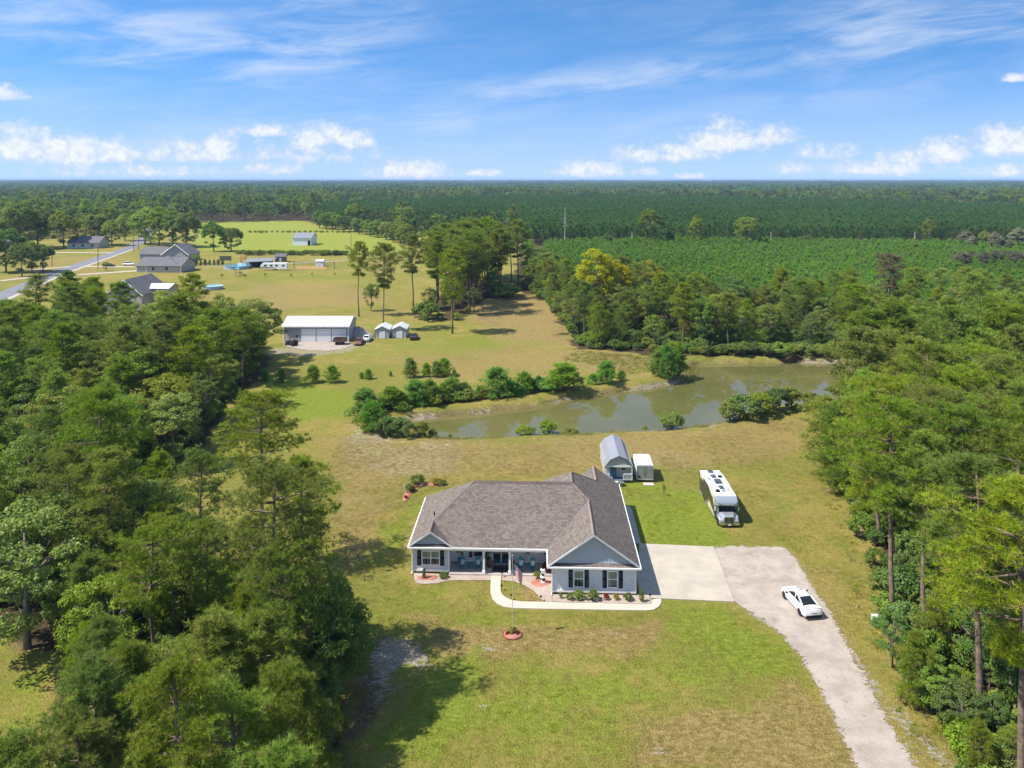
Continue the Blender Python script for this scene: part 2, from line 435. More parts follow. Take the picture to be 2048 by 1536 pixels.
bank = sst(2.4, -1.0, pd)
gz = -1.15 * bank + 0.28 * sst(1.5, 3.5, pd) * sst(7.0, 4.0, pd)
pdy = sdf(gx, gy + 1.0, POND) - sdf(gx, gy - 1.0, POND)          # the far bank stands higher, its eroded face towards the camera
gz = gz + .45 * sst(.5, 2.0, pd) * sst(11.0, 4.5, pd) * sst(.3, 1.2, pdy)
gz = gz * (np.abs(pd) < 30) + (fbm(gx, gy, 14.0, 31) - 0.5) * 0.10 * (np.hypot(gx - 5, gy - 72) > 48)
wt[SAND] = np.maximum(wt[SAND], 0.62 * sst(3.0, 1.2, pd) * sst(-1.5, 0.2, pd) * (0.35 + 0.65 * sst(.35, .6, fbm(gx, gy, 5.0, 40))))
wt[DIRT] = np.maximum(wt[DIRT], 0.55 * sst(3.0, 1.2, pd + (fbm(gx, gy, 6.0, 43) - .5) * 3.0))
nx, ny = len(xs), len(ys)
GZ = gz.reshape(ny, nx)
def ground_z(x, y):
    i = int(np.clip(np.searchsorted(xs, x), 1, nx - 1)); j = int(np.clip(np.searchsorted(ys, y), 1, ny - 1))
    u = (x - xs[i - 1]) / (xs[i] - xs[i - 1]); v = (y - ys[j - 1]) / (ys[j] - ys[j - 1])
    return float((GZ[j - 1, i - 1] * (1 - u) + GZ[j - 1, i] * u) * (1 - v) + (GZ[j, i - 1] * (1 - u) + GZ[j, i] * u) * v)
idx = np.arange(nx * ny).reshape(ny, nx)
quads = np.stack([idx[:-1, :-1], idx[:-1, 1:], idx[1:, 1:], idx[1:, :-1]], -1).reshape(-1, 4)
gm = bpy.data.meshes.new('ground')
gm.from_pydata(np.stack([gx, gy, gz], -1).tolist(), [], quads.tolist())
for nm, ch in (('paint_a', (LUSH, DRY, SAND, DIRT)), ('paint_b', (FLOOR, FIELD, YEL))):
    at = gm.color_attributes.new(nm, 'FLOAT_COLOR', 'POINT')
    buf = np.zeros((gx.size, 4), np.float32)
    for i, c in enumerate(ch): buf[:, i] = wt[c]
    at.data.foreach_set('color', buf.ravel())
gm.polygons.foreach_set('use_smooth', np.ones(len(gm.polygons), bool))

def ground_material():
    m = bpy.data.materials.new('grass_and_soil'); m.use_nodes = True
    t = NT(m.node_tree); b = t.n['Principled BSDF']
    b.inputs['Roughness'].default_value = 0.95; b.inputs['Specular IOR Level'].default_value = 0.1
    co = t.node('ShaderNodeTexCoord').outputs['Object']
    def chan(name):
        a = t.node('ShaderNodeVertexColor', layer_name=name)
        s = t.node('ShaderNodeSeparateColor'); t.l.new(a.outputs['Color'], s.inputs[0])
        return s.outputs[0], s.outputs[1], s.outputs[2], a.outputs['Alpha']
    lush, dry, sand, dirt = chan('paint_a')
    floor, field, yel, _ = chan('paint_b')
    nbig = t.noise(co, 0.045, 5.0, 0.6)
    nmid = t.noise(co, 0.32, 6.0, 0.68)
    nfin = t.noise(co, 2.4, 6.0, 0.72)
    nspk = t.noise(co, 5.5, 3.0, 0.75)
    nst = t.noise(t.vm('MULTIPLY', co, (1.0, 2.2, 1.0)), 1.3, 6.0, 0.75)
    brk = t.m('ADD', t.m('MULTIPLY', t.m('SUBTRACT', nmid, 0.5), 1.5), t.m('MULTIPLY', t.m('SUBTRACT', nfin, 0.5), 1.1))
    def brkw(wt_, k=1.0, lo=.32, hi=.72):
        return t.ramp(t.m('MULTIPLY_ADD', brk, k, wt_), lo, hi)
    base = t.mix(t.ramp(nbig, .40, .60), (.200, .190, .038), (.300, .230, .065))
    base = t.mix(t.ramp(nmid, .35, .7), base, (.195, .195, .036))
    c = t.mix(t.m('MULTIPLY', brkw(dry, 1.05, .25, .85), .9), base, t.mix(t.ramp(nst, .36, .64), (.21, .145, .05), (.34, .25, .10)))
    c = t.mix(t.m('MULTIPLY', brkw(lush, .95, .22, .82), .95), c, t.mix(t.ramp(nst, .35, .65), (.140, .185, .018), (.230, .265, .034)))
    c = t.mix(brkw(field, .25), c, t.mix(t.ramp(nmid, .35, .65), (.215, .255, .034), (.255, .265, .045)))
    c = t.mix(brkw(yel, .8), c, (.29, .24, .045))
    c = t.mix(t.m('MULTIPLY', brkw(dirt, .5), .9), c, t.mix(t.ramp(nfin, .35, .65), (.105, .066, .040), (.215, .150, .098)))
    sp = t.ramp(t.m('MULTIPLY_ADD', t.m('SUBTRACT', nst, .5), 2.3, sand), .42, .68)
    c = t.mix(t.m('MULTIPLY', sp, t.ramp(sand, 0.02, .2)), c, t.mix(t.ramp(nspk, .35, .65), (.27, .22, .155), (.40, .35, .275)))
    c = t.mix(t.m('MULTIPLY', brkw(floor, .5), .95), c, t.mix(t.ramp(nfin, .4, .62), (.045, .034, .018), (.095, .066, .034)))
    # blade-scale tone, mottling of the sward
    ng = t.noise(t.vm('MULTIPLY', co, (1.0, 1.6, 1.0)), 1.1, 5.0, .8)
    tone = t.m('MULTIPLY_ADD', t.ramp(nspk, .28, .72, smooth=False), .42, t.m('MULTIPLY_ADD', t.ramp(nfin, .30, .70, smooth=False), .38, .40))
    tone = t.m('MULTIPLY_ADD', t.ramp(ng, .30, .70, smooth=False), .36, t.m('SUBTRACT', tone, .0))
    hs = t.node('ShaderNodeHueSaturation'); t.l.new(c, hs.inputs['Color']); t.l.new(tone, hs.inputs['Value'])
    t.l.new(hs.outputs[0], b.inputs['Base Color'])
    bn = t.node('ShaderNodeBump'); bn.inputs['Strength'].default_value = 1.0; bn.inputs['Distance'].default_value = .22
    t.l.new(t.m('MULTIPLY_ADD', nfin, .6, nspk), bn.inputs['Height'])
    t.l.new(bn.outputs[0], b.inputs['Normal'])
    return m
M['ground'] = ground_material()
gm.materials.append(M['ground'])
ground = struct(link('ground', gm))

# ------------------------------------------------------------------ pond
pm = bpy.data.materials.new('murky_pond_water'); pm.use_nodes = True
t = NT(pm.node_tree); b = t.n['Principled BSDF']
co = t.node('ShaderNodeTexCoord').outputs['Object']
t.l.new(t.mix(t.ramp(t.noise(co, .05, 3.0), .35, .65), (.100, .098, .030), (.132, .118, .042)), b.inputs['Base Color'])
b.inputs['Roughness'].default_value = .012; b.inputs['IOR'].default_value = 1.42
b.inputs['Specular IOR Level'].default_value = 0.5
bn = t.node('ShaderNodeBump'); bn.inputs['Strength'].default_value = .02; bn.inputs['Distance'].default_value = .03
t.l.new(t.noise(t.vm('MULTIPLY', co, (1.0, .6, 1.0)), 1.2, 3.0), bn.inputs['Height'])
t.l.new(bn.outputs[0], b.inputs['Normal'])
cpx = POND.mean(0)
ring = []
for i in range(len(POND)):                         # water sheet reaches a little under the bank
    a, bq, c = POND[i - 1], POND[i], POND[(i + 1) % len(POND)]
    d = (c - a); n_ = np.array([d[1], -d[0]]) / (np.hypot(*d) + 1e-9)
    q = bq + n_ * 0.9
    if sdf(np.array([q[0]]), np.array([q[1]]), POND)[0] < 0: q = bq - n_ * 0.9
    ring.append((q[0], q[1], WATER_Z))
pw_ = MB().poly(ring).build('pond_water', pm)
struct(pw_)

# ------------------------------------------------------------------ paved and gravel sheets
def dense(poly, step):
    out = []
    n = len(poly)
    for i in range(n):
        a, b2 = np.array(poly[i][:2]), np.array(poly[(i + 1) % n][:2])
        k = max(1, int(np.hypot(*(b2 - a)) / step))
        for j in range(k): out.append(a + (b2 - a) * j / k)
    return np.array(out)
def sheet(name, poly, z, m, rag=0.0, step=0.4, thick=0.0):
    p = np.array(poly, float)
    if rag:
        p = dense(p, step)
        q = p.copy()
        q[:, 0] += (fbm(p[:, 0], p[:, 1], 1.6, 51, 3) - .5) * 2 * rag + RNG.normal(0, rag * .16, len(p))
        q[:, 1] += (fbm(p[:, 0], p[:, 1], 1.6, 53, 3) - .5) * 2 * rag + RNG.normal(0, rag * .16, len(p))
        p = q
    mb = MB()
    if thick: mb.prism([tuple(q) for q in p], z - thick, z)
    else: mb.poly([(q[0], q[1], z) for q in p])
    o = mb.build(name, m)
    bmesh_fix(o)
    return struct(o)
def bmesh_fix(o):
    import bmesh
    bm = bmesh.new(); bm.from_mesh(o.data)
    bmesh.ops.triangulate(bm, faces=[f for f in bm.faces if len(f.verts) > 4])
    bmesh.ops.recalc_face_normals(bm, faces=bm.faces)
    bm.to_mesh(o.data); bm.free()
    if len(o.data.polygons) and o.data.polygons[0].normal.z < -0.5 and all(abs(p.normal.z) > .9 for p in o.data.polygons):
        o.data.flip_normals()
def gravel_mat(name, a, bcol, spots):
    m = bpy.data.materials.new(name); m.use_nodes = True
    t = NT(m.node_tree); b = t.n['Principled BSDF']; b.inputs['Roughness'].default_value = .95
    b.inputs['Specular IOR Level'].default_value = .15
    co = t.node('ShaderNodeTexCoord').outputs['Object']
    n = t.noise(co, .5, 7.0, .7); f = t.noise(co, 9.0, 3.0, .8)
    c = t.mix(t.ramp(n, .35, .65), a, bcol)
    c = t.mix(t.m('MULTIPLY', t.ramp(t.noise(co, .6, 8.0, .8), .55, .68), .75), c, spots)
    h = t.node('ShaderNodeHueSaturation'); t.l.new(c, h.inputs['Color'])
    t.l.new(t.m('MULTIPLY_ADD', f, .5, .75), h.inputs['Value']); t.l.new(h.outputs[0], b.inputs['Base Color'])
    bn = t.node('ShaderNodeBump'); bn.inputs['Strength'].default_value = .5; bn.inputs['Distance'].default_value = .05
    t.l.new(f, bn.inputs['Height']); t.l.new(bn.outputs[0], b.inputs['Normal'])
    return m
M['gravel'] = gravel_mat('pale_crushed_gravel', (.305, .255, .215), (.395, .34, .29), (.20, .16, .125))
M['bedgravel'] = gravel_mat('pinkish_bed_gravel', (.33, .26, .215), (.40, .33, .275), (.28, .20, .165))
M['mulch'] = gravel_mat('red_mulch', (.30, .105, .07), (.42, .20, .15), (.22, .07, .05))
M['asphalt'] = mat('worn_asphalt', (.17, .17, .185), .9, var=.12, vscale=.3)

def soft_gravel():
    m = M['gravel'].copy(); m.name = 'gravel_thinning_into_grass'
    t = NT(m.node_tree); out = [n for n in t.n if n.type == 'OUTPUT_MATERIAL'][0]; pb = [n for n in t.n if n.type == 'BSDF_PRINCIPLED'][0]
    a = t.node('ShaderNodeVertexColor', layer_name='cover'); sp = t.node('ShaderNodeSeparateColor'); t.l.new(a.outputs['Color'], sp.inputs[0])
    co = t.node('ShaderNodeTexCoord').outputs['Object']
    n = t.m('ADD', t.m('MULTIPLY', t.m('SUBTRACT', t.noise(co, 1.1, 6.0, .75), .5), 1.5), t.m('MULTIPLY', t.m('SUBTRACT', t.noise(co, 5.0, 4.0, .8), .5), .9))
    k = t.ramp(t.m('ADD', sp.outputs[0], n), .46, .54)
    tr = t.node('ShaderNodeBsdfTransparent'); mx = t.node('ShaderNodeMixShader')
    t.l.new(k, mx.inputs[0]); t.l.new(tr.outputs[0], mx.inputs[1]); t.l.new(pb.outputs[0], mx.inputs[2]); t.l.new(mx.outputs[0], out.inputs['Surface'])
    return m
M['gravel_soft'] = soft_gravel()
def soft_sheet(name, poly, z, step, soft):
    lo, hi = poly.min(0) - soft, poly.max(0) + soft
    gx_, gy_ = np.meshgrid(np.arange(lo[0], hi[0] + step, step), np.arange(lo[1], hi[1] + step, step))
    d = sdf(gx_.ravel(), gy_.ravel(), poly); ny_, nx_ = gx_.shape
    cov = sst(soft, -soft, d)
    ii = np.arange(nx_ * ny_).reshape(ny_, nx_)
    q = np.stack([ii[:-1, :-1], ii[:-1, 1:], ii[1:, 1:], ii[1:, :-1]], -1).reshape(-1, 4)
    q = q[d[q].min(1) < soft]
    used = np.unique(q); rm = -np.ones(nx_ * ny_, int); rm[used] = np.arange(len(used))
    zz = z + .02 * (fbm(gx_.ravel()[used], gy_.ravel()[used], 2.0, 71) - .5)
    me = bpy.data.meshes.new(name); me.from_pydata(np.c_[gx_.ravel()[used], gy_.ravel()[used], zz].tolist(), [], rm[q].tolist())
    at = me.color_attributes.new('cover', 'FLOAT_COLOR', 'POINT'); at.data.foreach_set('color', np.repeat(cov[used][:, None], 4, 1).astype(np.float32).ravel())
    me.materials.append(M['gravel_soft'])
    return struct(link(name, me))
soft_sheet('gravel_driveway', W([(1420, 1095), (1470, 1093), (1560, 1095), (1580, 1103), (1600, 1130), (1618, 1165), (1660, 1225), (1700, 1300), (1750, 1395), (1800, 1480), (1850, 1570), (1900, 1700),
                            (1780, 1700), (1730, 1570), (1690, 1480), (1640, 1380), (1600, 1310), (1560, 1265), (1510, 1230), (1465, 1203)]), .035, .45, 1.25)
sheet('concrete_driveway', W([(1279, 1088), (1427, 1094.3), (1469, 1204.6), (1322, 1198), (1280, 1196), (1273, 1150)]), .07, M['concrete'], thick=.15)
sheet('side_walkway', W([(1281.5, 1087.6), (1275, 1060), (1268, 1035), (1264, 1020), (1258, 1013), (1249, 1011), (1240, 1012), (1238, 1030), (1262, 1087)]), .066, M['concrete'], thick=.14)
walk_out = [(982.5, 1148), (981, 1172), (981, 1186), (985, 1199), (994, 1208), (1008, 1214.5), (1028, 1217.5), (1100, 1219), (1200, 1220.5), (1294, 1222), (1308, 1220.5), (1318, 1214), (1323, 1206), (1322.2, 1198.4)]
walk_in = [(1303, 1200), (1304, 1208), (1290, 1210), (1200, 1207.5), (1100, 1205.5), (1040, 1204), (1025, 1202), (1013, 1197), (1005, 1191), (1001.5, 1184), (1001, 1172), (1003, 1148)]
sheet('front_walkway', W(walk_out + walk_in), .074, M['walk'], thick=.15)
soft_sheet('garage_apron', W([(566, 684), (698, 683), (706, 690), (690, 697), (655, 702), (610, 700), (572, 693)]), .03, .8, 1.6)
# gravel beds round the house
BED = gravel_mat
sheet('porch_gravel_bed', W([(828, 1147), (900, 1150), (983, 1149.5), (982.6, 1161), (940, 1162), (898, 1162), (884, 1165), (873, 1168), (850, 1169), (832, 1167), (827, 1160)]), .05, M['bedgravel'], rag=.10, step=.3)
sheet('corner_gravel_bed', W([(1003.5, 1149.5), (1106, 1149.5), (1104, 1193), (1104, 1205), (1084, 1204), (1080, 1196), (1068, 1184), (1050, 1172), (1030, 1164), (1003.5, 1161)]), .05, M['bedgravel'], rag=.06, step=.3)
sheet('wing_gravel_bed', W([(1104.5, 1190), (1275, 1190), (1302, 1196), (1303, 1207), (1290, 1209), (1200, 1206.5), (1104.5, 1204.5)]), .055, M['bedgravel'], rag=.03, step=.3)
# ------------------------------------------------------------------ shingle / siding materials
def shingle_mat(name, a, b_, c_, sx=1.0):
    m = bpy.data.materials.new(name); m.use_nodes = True
    t = NT(m.node_tree); b = t.n['Principled BSDF']; b.inputs['Roughness'].default_value = .92
    b.inputs['Specular IOR Level'].default_value = .15
    uv = t.node('ShaderNodeUVMap', uv_map='slope').outputs[0]
    br = t.node('ShaderNodeTexBrick'); t.l.new(uv, br.inputs['Vector'])
    br.inputs['Scale'].default_value = 1.0; br.inputs['Brick Width'].default_value = .34; br.inputs['Row Height'].default_value = .2
    br.inputs['Mortar Size'].default_value = .012; br.inputs['Mortar Smooth'].default_value = .3; br.inputs['Bias'].default_value = 0.0
    br.inputs['Color1'].default_value = (*a, 1); br.inputs['Color2'].default_value = (*b_, 1); br.inputs['Mortar'].default_value = (*c_, 1)
    br.offset = .37; br.squash = 1.0
    co = t.node('ShaderNodeTexCoord').outputs['Object']
    n1 = t.noise(co, .35, 4.0); n2 = t.noise(co, 14.0, 4.0, .8); n3 = t.noise(t.vm('MULTIPLY', uv, (1.2, .22, 1)), 2.0, 3.0)
    h = t.node('ShaderNodeHueSaturation'); t.l.new(br.outputs[0], h.inputs['Color'])
    v = t.m('ADD', t.m('MULTIPLY', n1, .35), t.m('MULTIPLY', n2, .75)); v = t.m('ADD', v, t.m('MULTIPLY', n3, .3))
    t.l.new(t.m('ADD', v, .30), h.inputs['Value'])
    t.l.new(h.outputs[0], b.inputs['Base Color'])
    bn = t.node('ShaderNodeBump'); bn.inputs['Strength'].default_value = .7; bn.inputs['Distance'].default_value = .03
    t.l.new(t.m('ADD', t.m('MULTIPLY', br.outputs['Fac'], -1.0), t.m('MULTIPLY', n2, .5)), bn.inputs['Height']); t.l.new(bn.outputs[0], b.inputs['Normal'])
    return m
M['shingle'] = shingle_mat('weathered_brown_shingles', (.140, .114, .099), (.222, .186, .163), (.072, .058, .053))
M['shingle_grey'] = shingle_mat('grey_shingles', (.135, .128, .135), (.19, .18, .19), (.08, .075, .08))
M['ridgecap'] = mat('ridge_cap', (.27, .205, .18), .9, var=.25, vscale=4)
M['hipcap'] = mat('hip_cap', (.23, .195, .172), .95, var=.2, vscale=5)

def slope_roof(name, polys, m, parent, thick=.10):
    """sloping roof planes with a slope-aligned UV and real thickness; polys hold (x, y, z) corners"""
    mb = MB(); uvs = []
    for p in polys:
        p = [Vector(q) for q in p]
        n = (p[1] - p[0]).cross(p[2] - p[0])
        if n.z < 0: p = p[::-1]
        mb.poly(p)
    o = mb.build(name, m, parent)
    me = o.data
    # weld shared corners and give thickness downwards
    import bmesh
    bm = bmesh.new(); bm.from_mesh(me)
    bmesh.ops.remove_doubles(bm, verts=bm.verts, dist=.002)
    bm.normal_update()
    top = list(bm.faces)
    r = bmesh.ops.extrude_face_region(bm, geom=top)
    newv = [g for g in r['geom'] if isinstance(g, bmesh.types.BMVert)]
    for v in newv: v.co.z += thick
    bmesh.ops.recalc_face_normals(bm, faces=bm.faces)
    uvl = bm.loops.layers.uv.new('slope')
    for f in bm.faces:
        n = f.normal
        if abs(n.z) > .999 or abs(n.z) < .05: a = Vector((1, 0, 0)) if abs(n.x) < .9 else Vector((0, 1, 0))
        else: a = Vector((-n.y, n.x, 0)).normalized()
        bb = n.cross(a)
        for l in f.loops: l[uvl].uv = (l.vert.co.dot(a), l.vert.co.dot(bb))
    bm.to_mesh(me); bm.free()
    return o

def window(parent, x, y, z0, z1, wd, rows=2, cols=1, face=-1, glassm='glass', topm='glass_reflect', trim=.11, shut=0.0):
    """window on a wall facing -y (face=-1); parts: frame, panes, sill, shutters"""
    fr = MB(); d = .07
    yo = y + face * d / 2
    x0, x1 = x - wd / 2, x + wd / 2
    fr.span(x0 - trim, x0, yo - d / 2, yo + d / 2, z0 - trim, z1 + trim); fr.span(x1, x1 + trim, yo - d / 2, yo + d / 2, z0 - trim, z1 + trim)
    fr.span(x0, x1, yo - d / 2, yo + d / 2, z1, z1 + trim); fr.span(x0, x1, yo - d / 2, yo + d / 2, z0 - trim, z0)
    mw = .05
    for i in range(1, cols):
        xx = x0 + wd * i / cols; fr.span(xx - mw, xx + mw, yo - d / 2 + .01, yo + d / 2 - .003, z0, z1)
    for j in range(1, rows):
        zz = z0 + (z1 - z0) * j / rows
        for i in range(cols):
            xa = x0 + wd * i / cols + (mw if i else 0); xb = x0 + wd * (i + 1) / cols - (mw if i < cols - 1 else 0)
            fr.span(xa, xb, yo - d / 2 + .01, yo + d / 2 - .006, zz - .04, zz + .04)
    w_ = fr.build('window', M['white'], parent)
    for i in range(cols):
        for j in range(rows):
            xa, xb = x0 + wd * i / cols, x0 + wd * (i + 1) / cols
            za, zb = z0 + (z1 - z0) * j / rows, z0 + (z1 - z0) * (j + 1) / rows
            MB().span(xa + .01, xb - .01, y + face * .03, y - face * .03, za + .005, zb - .005).build('pane', M[topm if j == rows - 1 else glassm], w_)
    if shut:
        for s in (-1, 1):
            sb = MB(); xm = x + s * (wd / 2 + trim + shut / 2 + .03); ys_ = y + face * .03
            for (a, b2) in ((-1, -.72), (.72, 1)):
                sb.span(xm + a * shut / 2, xm + b2 * shut / 2, ys_ - .03, ys_ + .03, z0 - trim, z1 + trim)
            for q in (0, .48, .94):
                zz = z0 - trim + (z1 - z0 + 2 * trim) * q
                sb.span(xm - .36 * shut, xm + .36 * shut, ys_ - .026, ys_ + .026, zz, zz + (z1 - z0 + 2 * trim) * .06)
            k = 0; zz = z0 - trim + .06
            while zz < z1 + trim - .05:
                sb.span(xm - .36 * shut, xm + .36 * shut, ys_ - .012, ys_ + .012, zz, zz + .045); zz += .075
            sb.build('shutter', M['black'], parent)
    return w_

def battens(parent, segs, m):
    mb = MB()
    for (x0, y0, x1, y1, z0, zf) in segs:
        L = math.hypot(x1 - x0, y1 - y0); n = int(L / .3)
        for i in range(1, n):
            t_ = i / n; x, y = x0 + (x1 - x0) * t_, y0 + (y1 - y0) * t_
            zt = zf(t_) if callable(zf) else zf
            if zt - z0 > .08:
                mb.box((x, y, (z0 + zt) / 2), (.045, .04, zt - z0), math.atan2(y1 - y0, x1 - x0))
    return mb.build('siding_battens', m, parent, kind='stuff')

# ------------------------------------------------------------------ main house
HO = thing('house', 'long grey ranch house with brown shingle roof and recessed front porch', 'house', (-10.47, 78.4, 0), math.radians(-2))
HL = Matrix.Translation((-10.47, 78.4, 0)) @ Matrix.Rotation(math.radians(-2), 4, 'Z')
def hw(u, v, z=0.0): return HL @ Vector((u, v, z))
E0, MP, HW = 2.80, 0.70, 22.88
def zr(a): return E0 + MP * a
A = 6.09
Pm = (16.79, A, zr(A)); Lr = (A, A, zr(A)); Q = (18.465, 4.415, zr(4.415)); Br = (16.79, 9.2, zr(A)); Dr = (19.85, 12.26, zr(3.03)); Db = (19.85, 16.9, zr(3.03))
Er = (2.225, 2.225, zr(2.225)); Ef = (2.225, -.06, zr(2.225)); Cf = (18.465, -3.56, zr(4.415))
def ev(u, v): return (u, v, E0)
roof = slope_roof('roof', [
    [ev(HW, -3.56), ev(HW, 16.9), Db, Dr, Br, Pm, Q, Cf],
    [Cf, Q, ev(14.05, 0), ev(14.05, -3.56)],
    [ev(14.05, 0), Q, Pm, Lr, Er, ev(4.45, 0)],
    [Ef, ev(4.45, -.06), ev(4.45, 0), Er],
    [ev(0, -.06), Ef, Er, Lr, ev(0, 12.18)],
    [ev(0, 12.18), Lr, Pm, ev(10.7, 12.18)],
    [ev(10.7, 12.18), Pm, Br, ev(10.7, 15.29)],
    [ev(10.7, 15.29), Br, Dr, ev(16.82, 15.29)],
    [ev(16.82, 15.29), Dr, Db, ev(16.82, 16.9)]], M['shingle'], HO)
def ridge_cap(parent, a, b_, wv=.17, step=.32):
    a, b_ = Vector(a), Vector(b_); d = (b_ - a); n = max(1, int(d.length / step)); s = d.normalized().cross(Vector((0, 0, 1))).normalized()
    mb = MB()
    for i in range(n):
        p, q = a + d * (i / n), a + d * ((i + 1.12) / n)
        up = Vector((0, 0, .045)); lo = Vector((0, 0, .0))
        mb.add([p + s * wv - Vector((0, 0, wv * MP - .06)), p + up + Vector((0, 0, .09)), p - s * wv - Vector((0, 0, wv * MP - .06)),
                q + s * wv - Vector((0, 0, wv * MP - .02)), q + up + Vector((0, 0, .045)), q - s * wv - Vector((0, 0, wv * MP - .02))],
               [(0, 1, 4, 3), (1, 2, 5, 4), (0, 3, 4, 1), (0, 2, 1), (3, 4, 5)])
    return mb.build('ridge_cap', M['ridgecap'], parent)
up = .10
for (a, b_) in ((Cf, Q), (Lr, Pm), (Pm, Br), (Dr, Db), (Ef, Er)):
    ridge_cap(roof, (a[0], a[1], a[2] + up), (b_[0], b_[1], b_[2] + up))
def hip_cap(parent, a, b_):
    mb = MB(); mb.tube([(a[0], a[1], a[2] + up + .005), (b_[0], b_[1], b_[2] + up + .005)], .055, 5)
    return mb.build('hip_cap', M['hipcap'], parent)
for (a, b_) in ((Er, Lr), (Pm, Q), (Br, Dr), (ev(0, 12.18), Lr)): hip_cap(roof, a, b_)
# roof vent pipe
MB().cyl((2.1, 3.9, zr(2.1) + .25), .07, .5, 8).build('vent_pipe', M['dark'], roof)

# walls: one closed ring with real thickness, white skirt, foundation
ring = [(.4, .42), (4.05, .42), (4.05, 2.5), (14.45, 2.5), (14.45, -3.1), (22.48, -3.1), (22.48, 16.45), (17.25, 16.45), (17.25, 14.9), (11.1, 14.9), (11.1, 11.8), (.4, 11.8)]
MB().prism(ring, .22, E0 - .04).build('wall', M['siding'], HO)
fnd = [(p[0] + .03 * (1 if p[0] < 8 or 14 < p[0] < 15 else -1), p[1] + .03) for p in ring]
MB().prism(fnd, -.2, .24).build('foundation', mat('foundation_block', (.13, .115, .10), .9, var=.2), HO)
sk = MB()
sk.span(.38, 4.07, .36, .415, .22, .44); sk.span(14.43, 22.50, -3.16, -3.105, .22, .44)
sk.span(.34, .395, .36, 11.8, .22, .44); sk.span(22.485, 22.54, -3.16, 16.45, .22, .44)
sk.span(4.06, 4.10, .42, 2.49, .22, .40); sk.span(4.10, 14.40, 2.44, 2.49, .22, .36)
for (x, y) in ((.36, .38), (4.03, .38), (14.47, -3.13), (22.46, -3.13)):
    sk.box((x, y, (.44 + E0 - .1) / 2 + .02), (.17, .12, E0 - .54))
sk.build('wall_trim', M['white'], HO)
battens(HO, [(.4, .41, 4.05, .41, .44, E0 - .06), (14.45, -3.11, 22.48, -3.11, .44, E0 - .06)], M['siding'])
# soffits, fascia and gutters: white boards along every eave
fa = MB()
def fascia(u0, v0, u1, v1):
    L = math.hypot(u1 - u0, v1 - v0); a = math.atan2(v1 - v0, u1 - u0)
    fa.box(((u0 + u1) / 2, (v0 + v1) / 2, E0 - .02), (L, .11, .15), a)
fascia(-.03, -.10, 4.50, -.10); fascia(4.5, -.06, 13.99, -.06); fascia(13.99, -.06, 13.99, -3.54); fascia(13.94, -3.60, HW + .1, -3.60)
fascia(HW + .06, -3.54, HW + .06, 16.9); fascia(-.06, -.06, -.06, 12.18); fascia(-.06, 12.24, 10.64, 12.24); fascia(10.64, 12.24, 10.64, 15.35); fascia(10.64, 15.35, 16.76, 15.35); fascia(16.76, 15.35, 16.76, 16.9)
fa.build('gutter', M['white'], HO)
so_ = MB()
so_.span(0, 4.45, -.04, .5, E0 - .085, E0 - .05); so_.span(4.45, 14.0, .02, 2.55, E0 - .083, E0 - .052); so_.span(14.05, HW, -3.54, -3.0, E0 - .085, E0 - .05)
so_.span(22.4, HW, -3.0, 16.8, E0 - .085, E0 - .05); so_.span(0, .5, .5, 12.1, E0 - .085, E0 - .05)
so_.build('soffit', M['white'], HO)
for (u, v, z) in ((14.42, -3.24, 0), (.33, .3, 0)):
    MB().tube([(u, v - .3, E0 - .1), (u, v - .02, E0 - .3), (u, v - .02, .25), (u - .05, v - .35, .1)], .045, 6).build('downspout', M['white'], HO)
# front gables: wall triangle set back, rakes and a pent strip of shingles below
def gable(u0, u1, vw, vf, name='gable_wall'):
    um = (u0 + u1) / 2; hw_ = (u1 - u0) / 2
    zt = zr(hw_) - .02; inset = .45
    zb = E0 + .28
    xa = u0 + (zb - E0) / MP; xb = u1 - (zb - E0) / MP
    mb = MB().add([(xa, vw, zb), (xb, vw, zb), (um, vw, zt), (xa, vw + .15, zb), (xb, vw + .15, zb), (um, vw + .15, zt)], [(0, 1, 2), (5, 4, 3), (0, 3, 4, 1), (1, 4, 5, 2), (2, 5, 3, 0)])
    g = mb.build(name, M['gable'], HO)
    bt = MB(); n = int((xb - xa) / .3)
    for i in range(1, n):
        x = xa + (xb - xa) * i / n; zz = E0 + MP * (hw_ - abs(x - um)) - .05
        if zz - zb > .1: bt.box((x, vw - .01, (zb + zz) / 2), (.045, .05, zz - zb))
    bt.build('gable_battens', M['gable'], g, kind='stuff')
    MB().span(xa + .05, xb - .05, vw - .05, vw - .003, zb - .02, zb + .10).build('gable_trim', M['gable'], g)
    pent = slope_roof('pent_roof', [[(u0 + .05, vf + .06, E0 - .06), (u1 - .05, vf + .06, E0 - .06), (u1 - .35, vw + .05, zb - .06), (u0 + .35, vw + .05, zb - .06)]], M['shingle'], HO, .08)
    rk = MB()
    for s in (-1, 1):
        ax, az_ = um + s * (hw_ + .04), E0 - .03; bx, bz = um, zr(hw_) - .0
        rk.add([(ax, vf - .07, az_ - .02), (bx, vf - .07, bz - .10), (bx, vf - .07, bz + .09), (ax, vf - .07, az_ + .12),
                (ax, vf + .05, az_ - .02), (bx, vf + .05, bz - .10), (bx, vf + .05, bz + .09), (ax, vf + .05, az_ + .12)],
               [(0, 1, 2, 3), (7, 6, 5, 4), (0, 4, 5, 1), (1, 5, 6, 2), (2, 6, 7, 3), (3, 7, 4, 0)])
    rk.build('rake_board', M['gable_trim'], HO)
M['gable_trim'] = mat('pale_grey_trim', (.52, .54, .57), .5)
gable(14.05, 22.88, -3.12, -3.53)
gable(0.0, 4.45, .30, -.03)
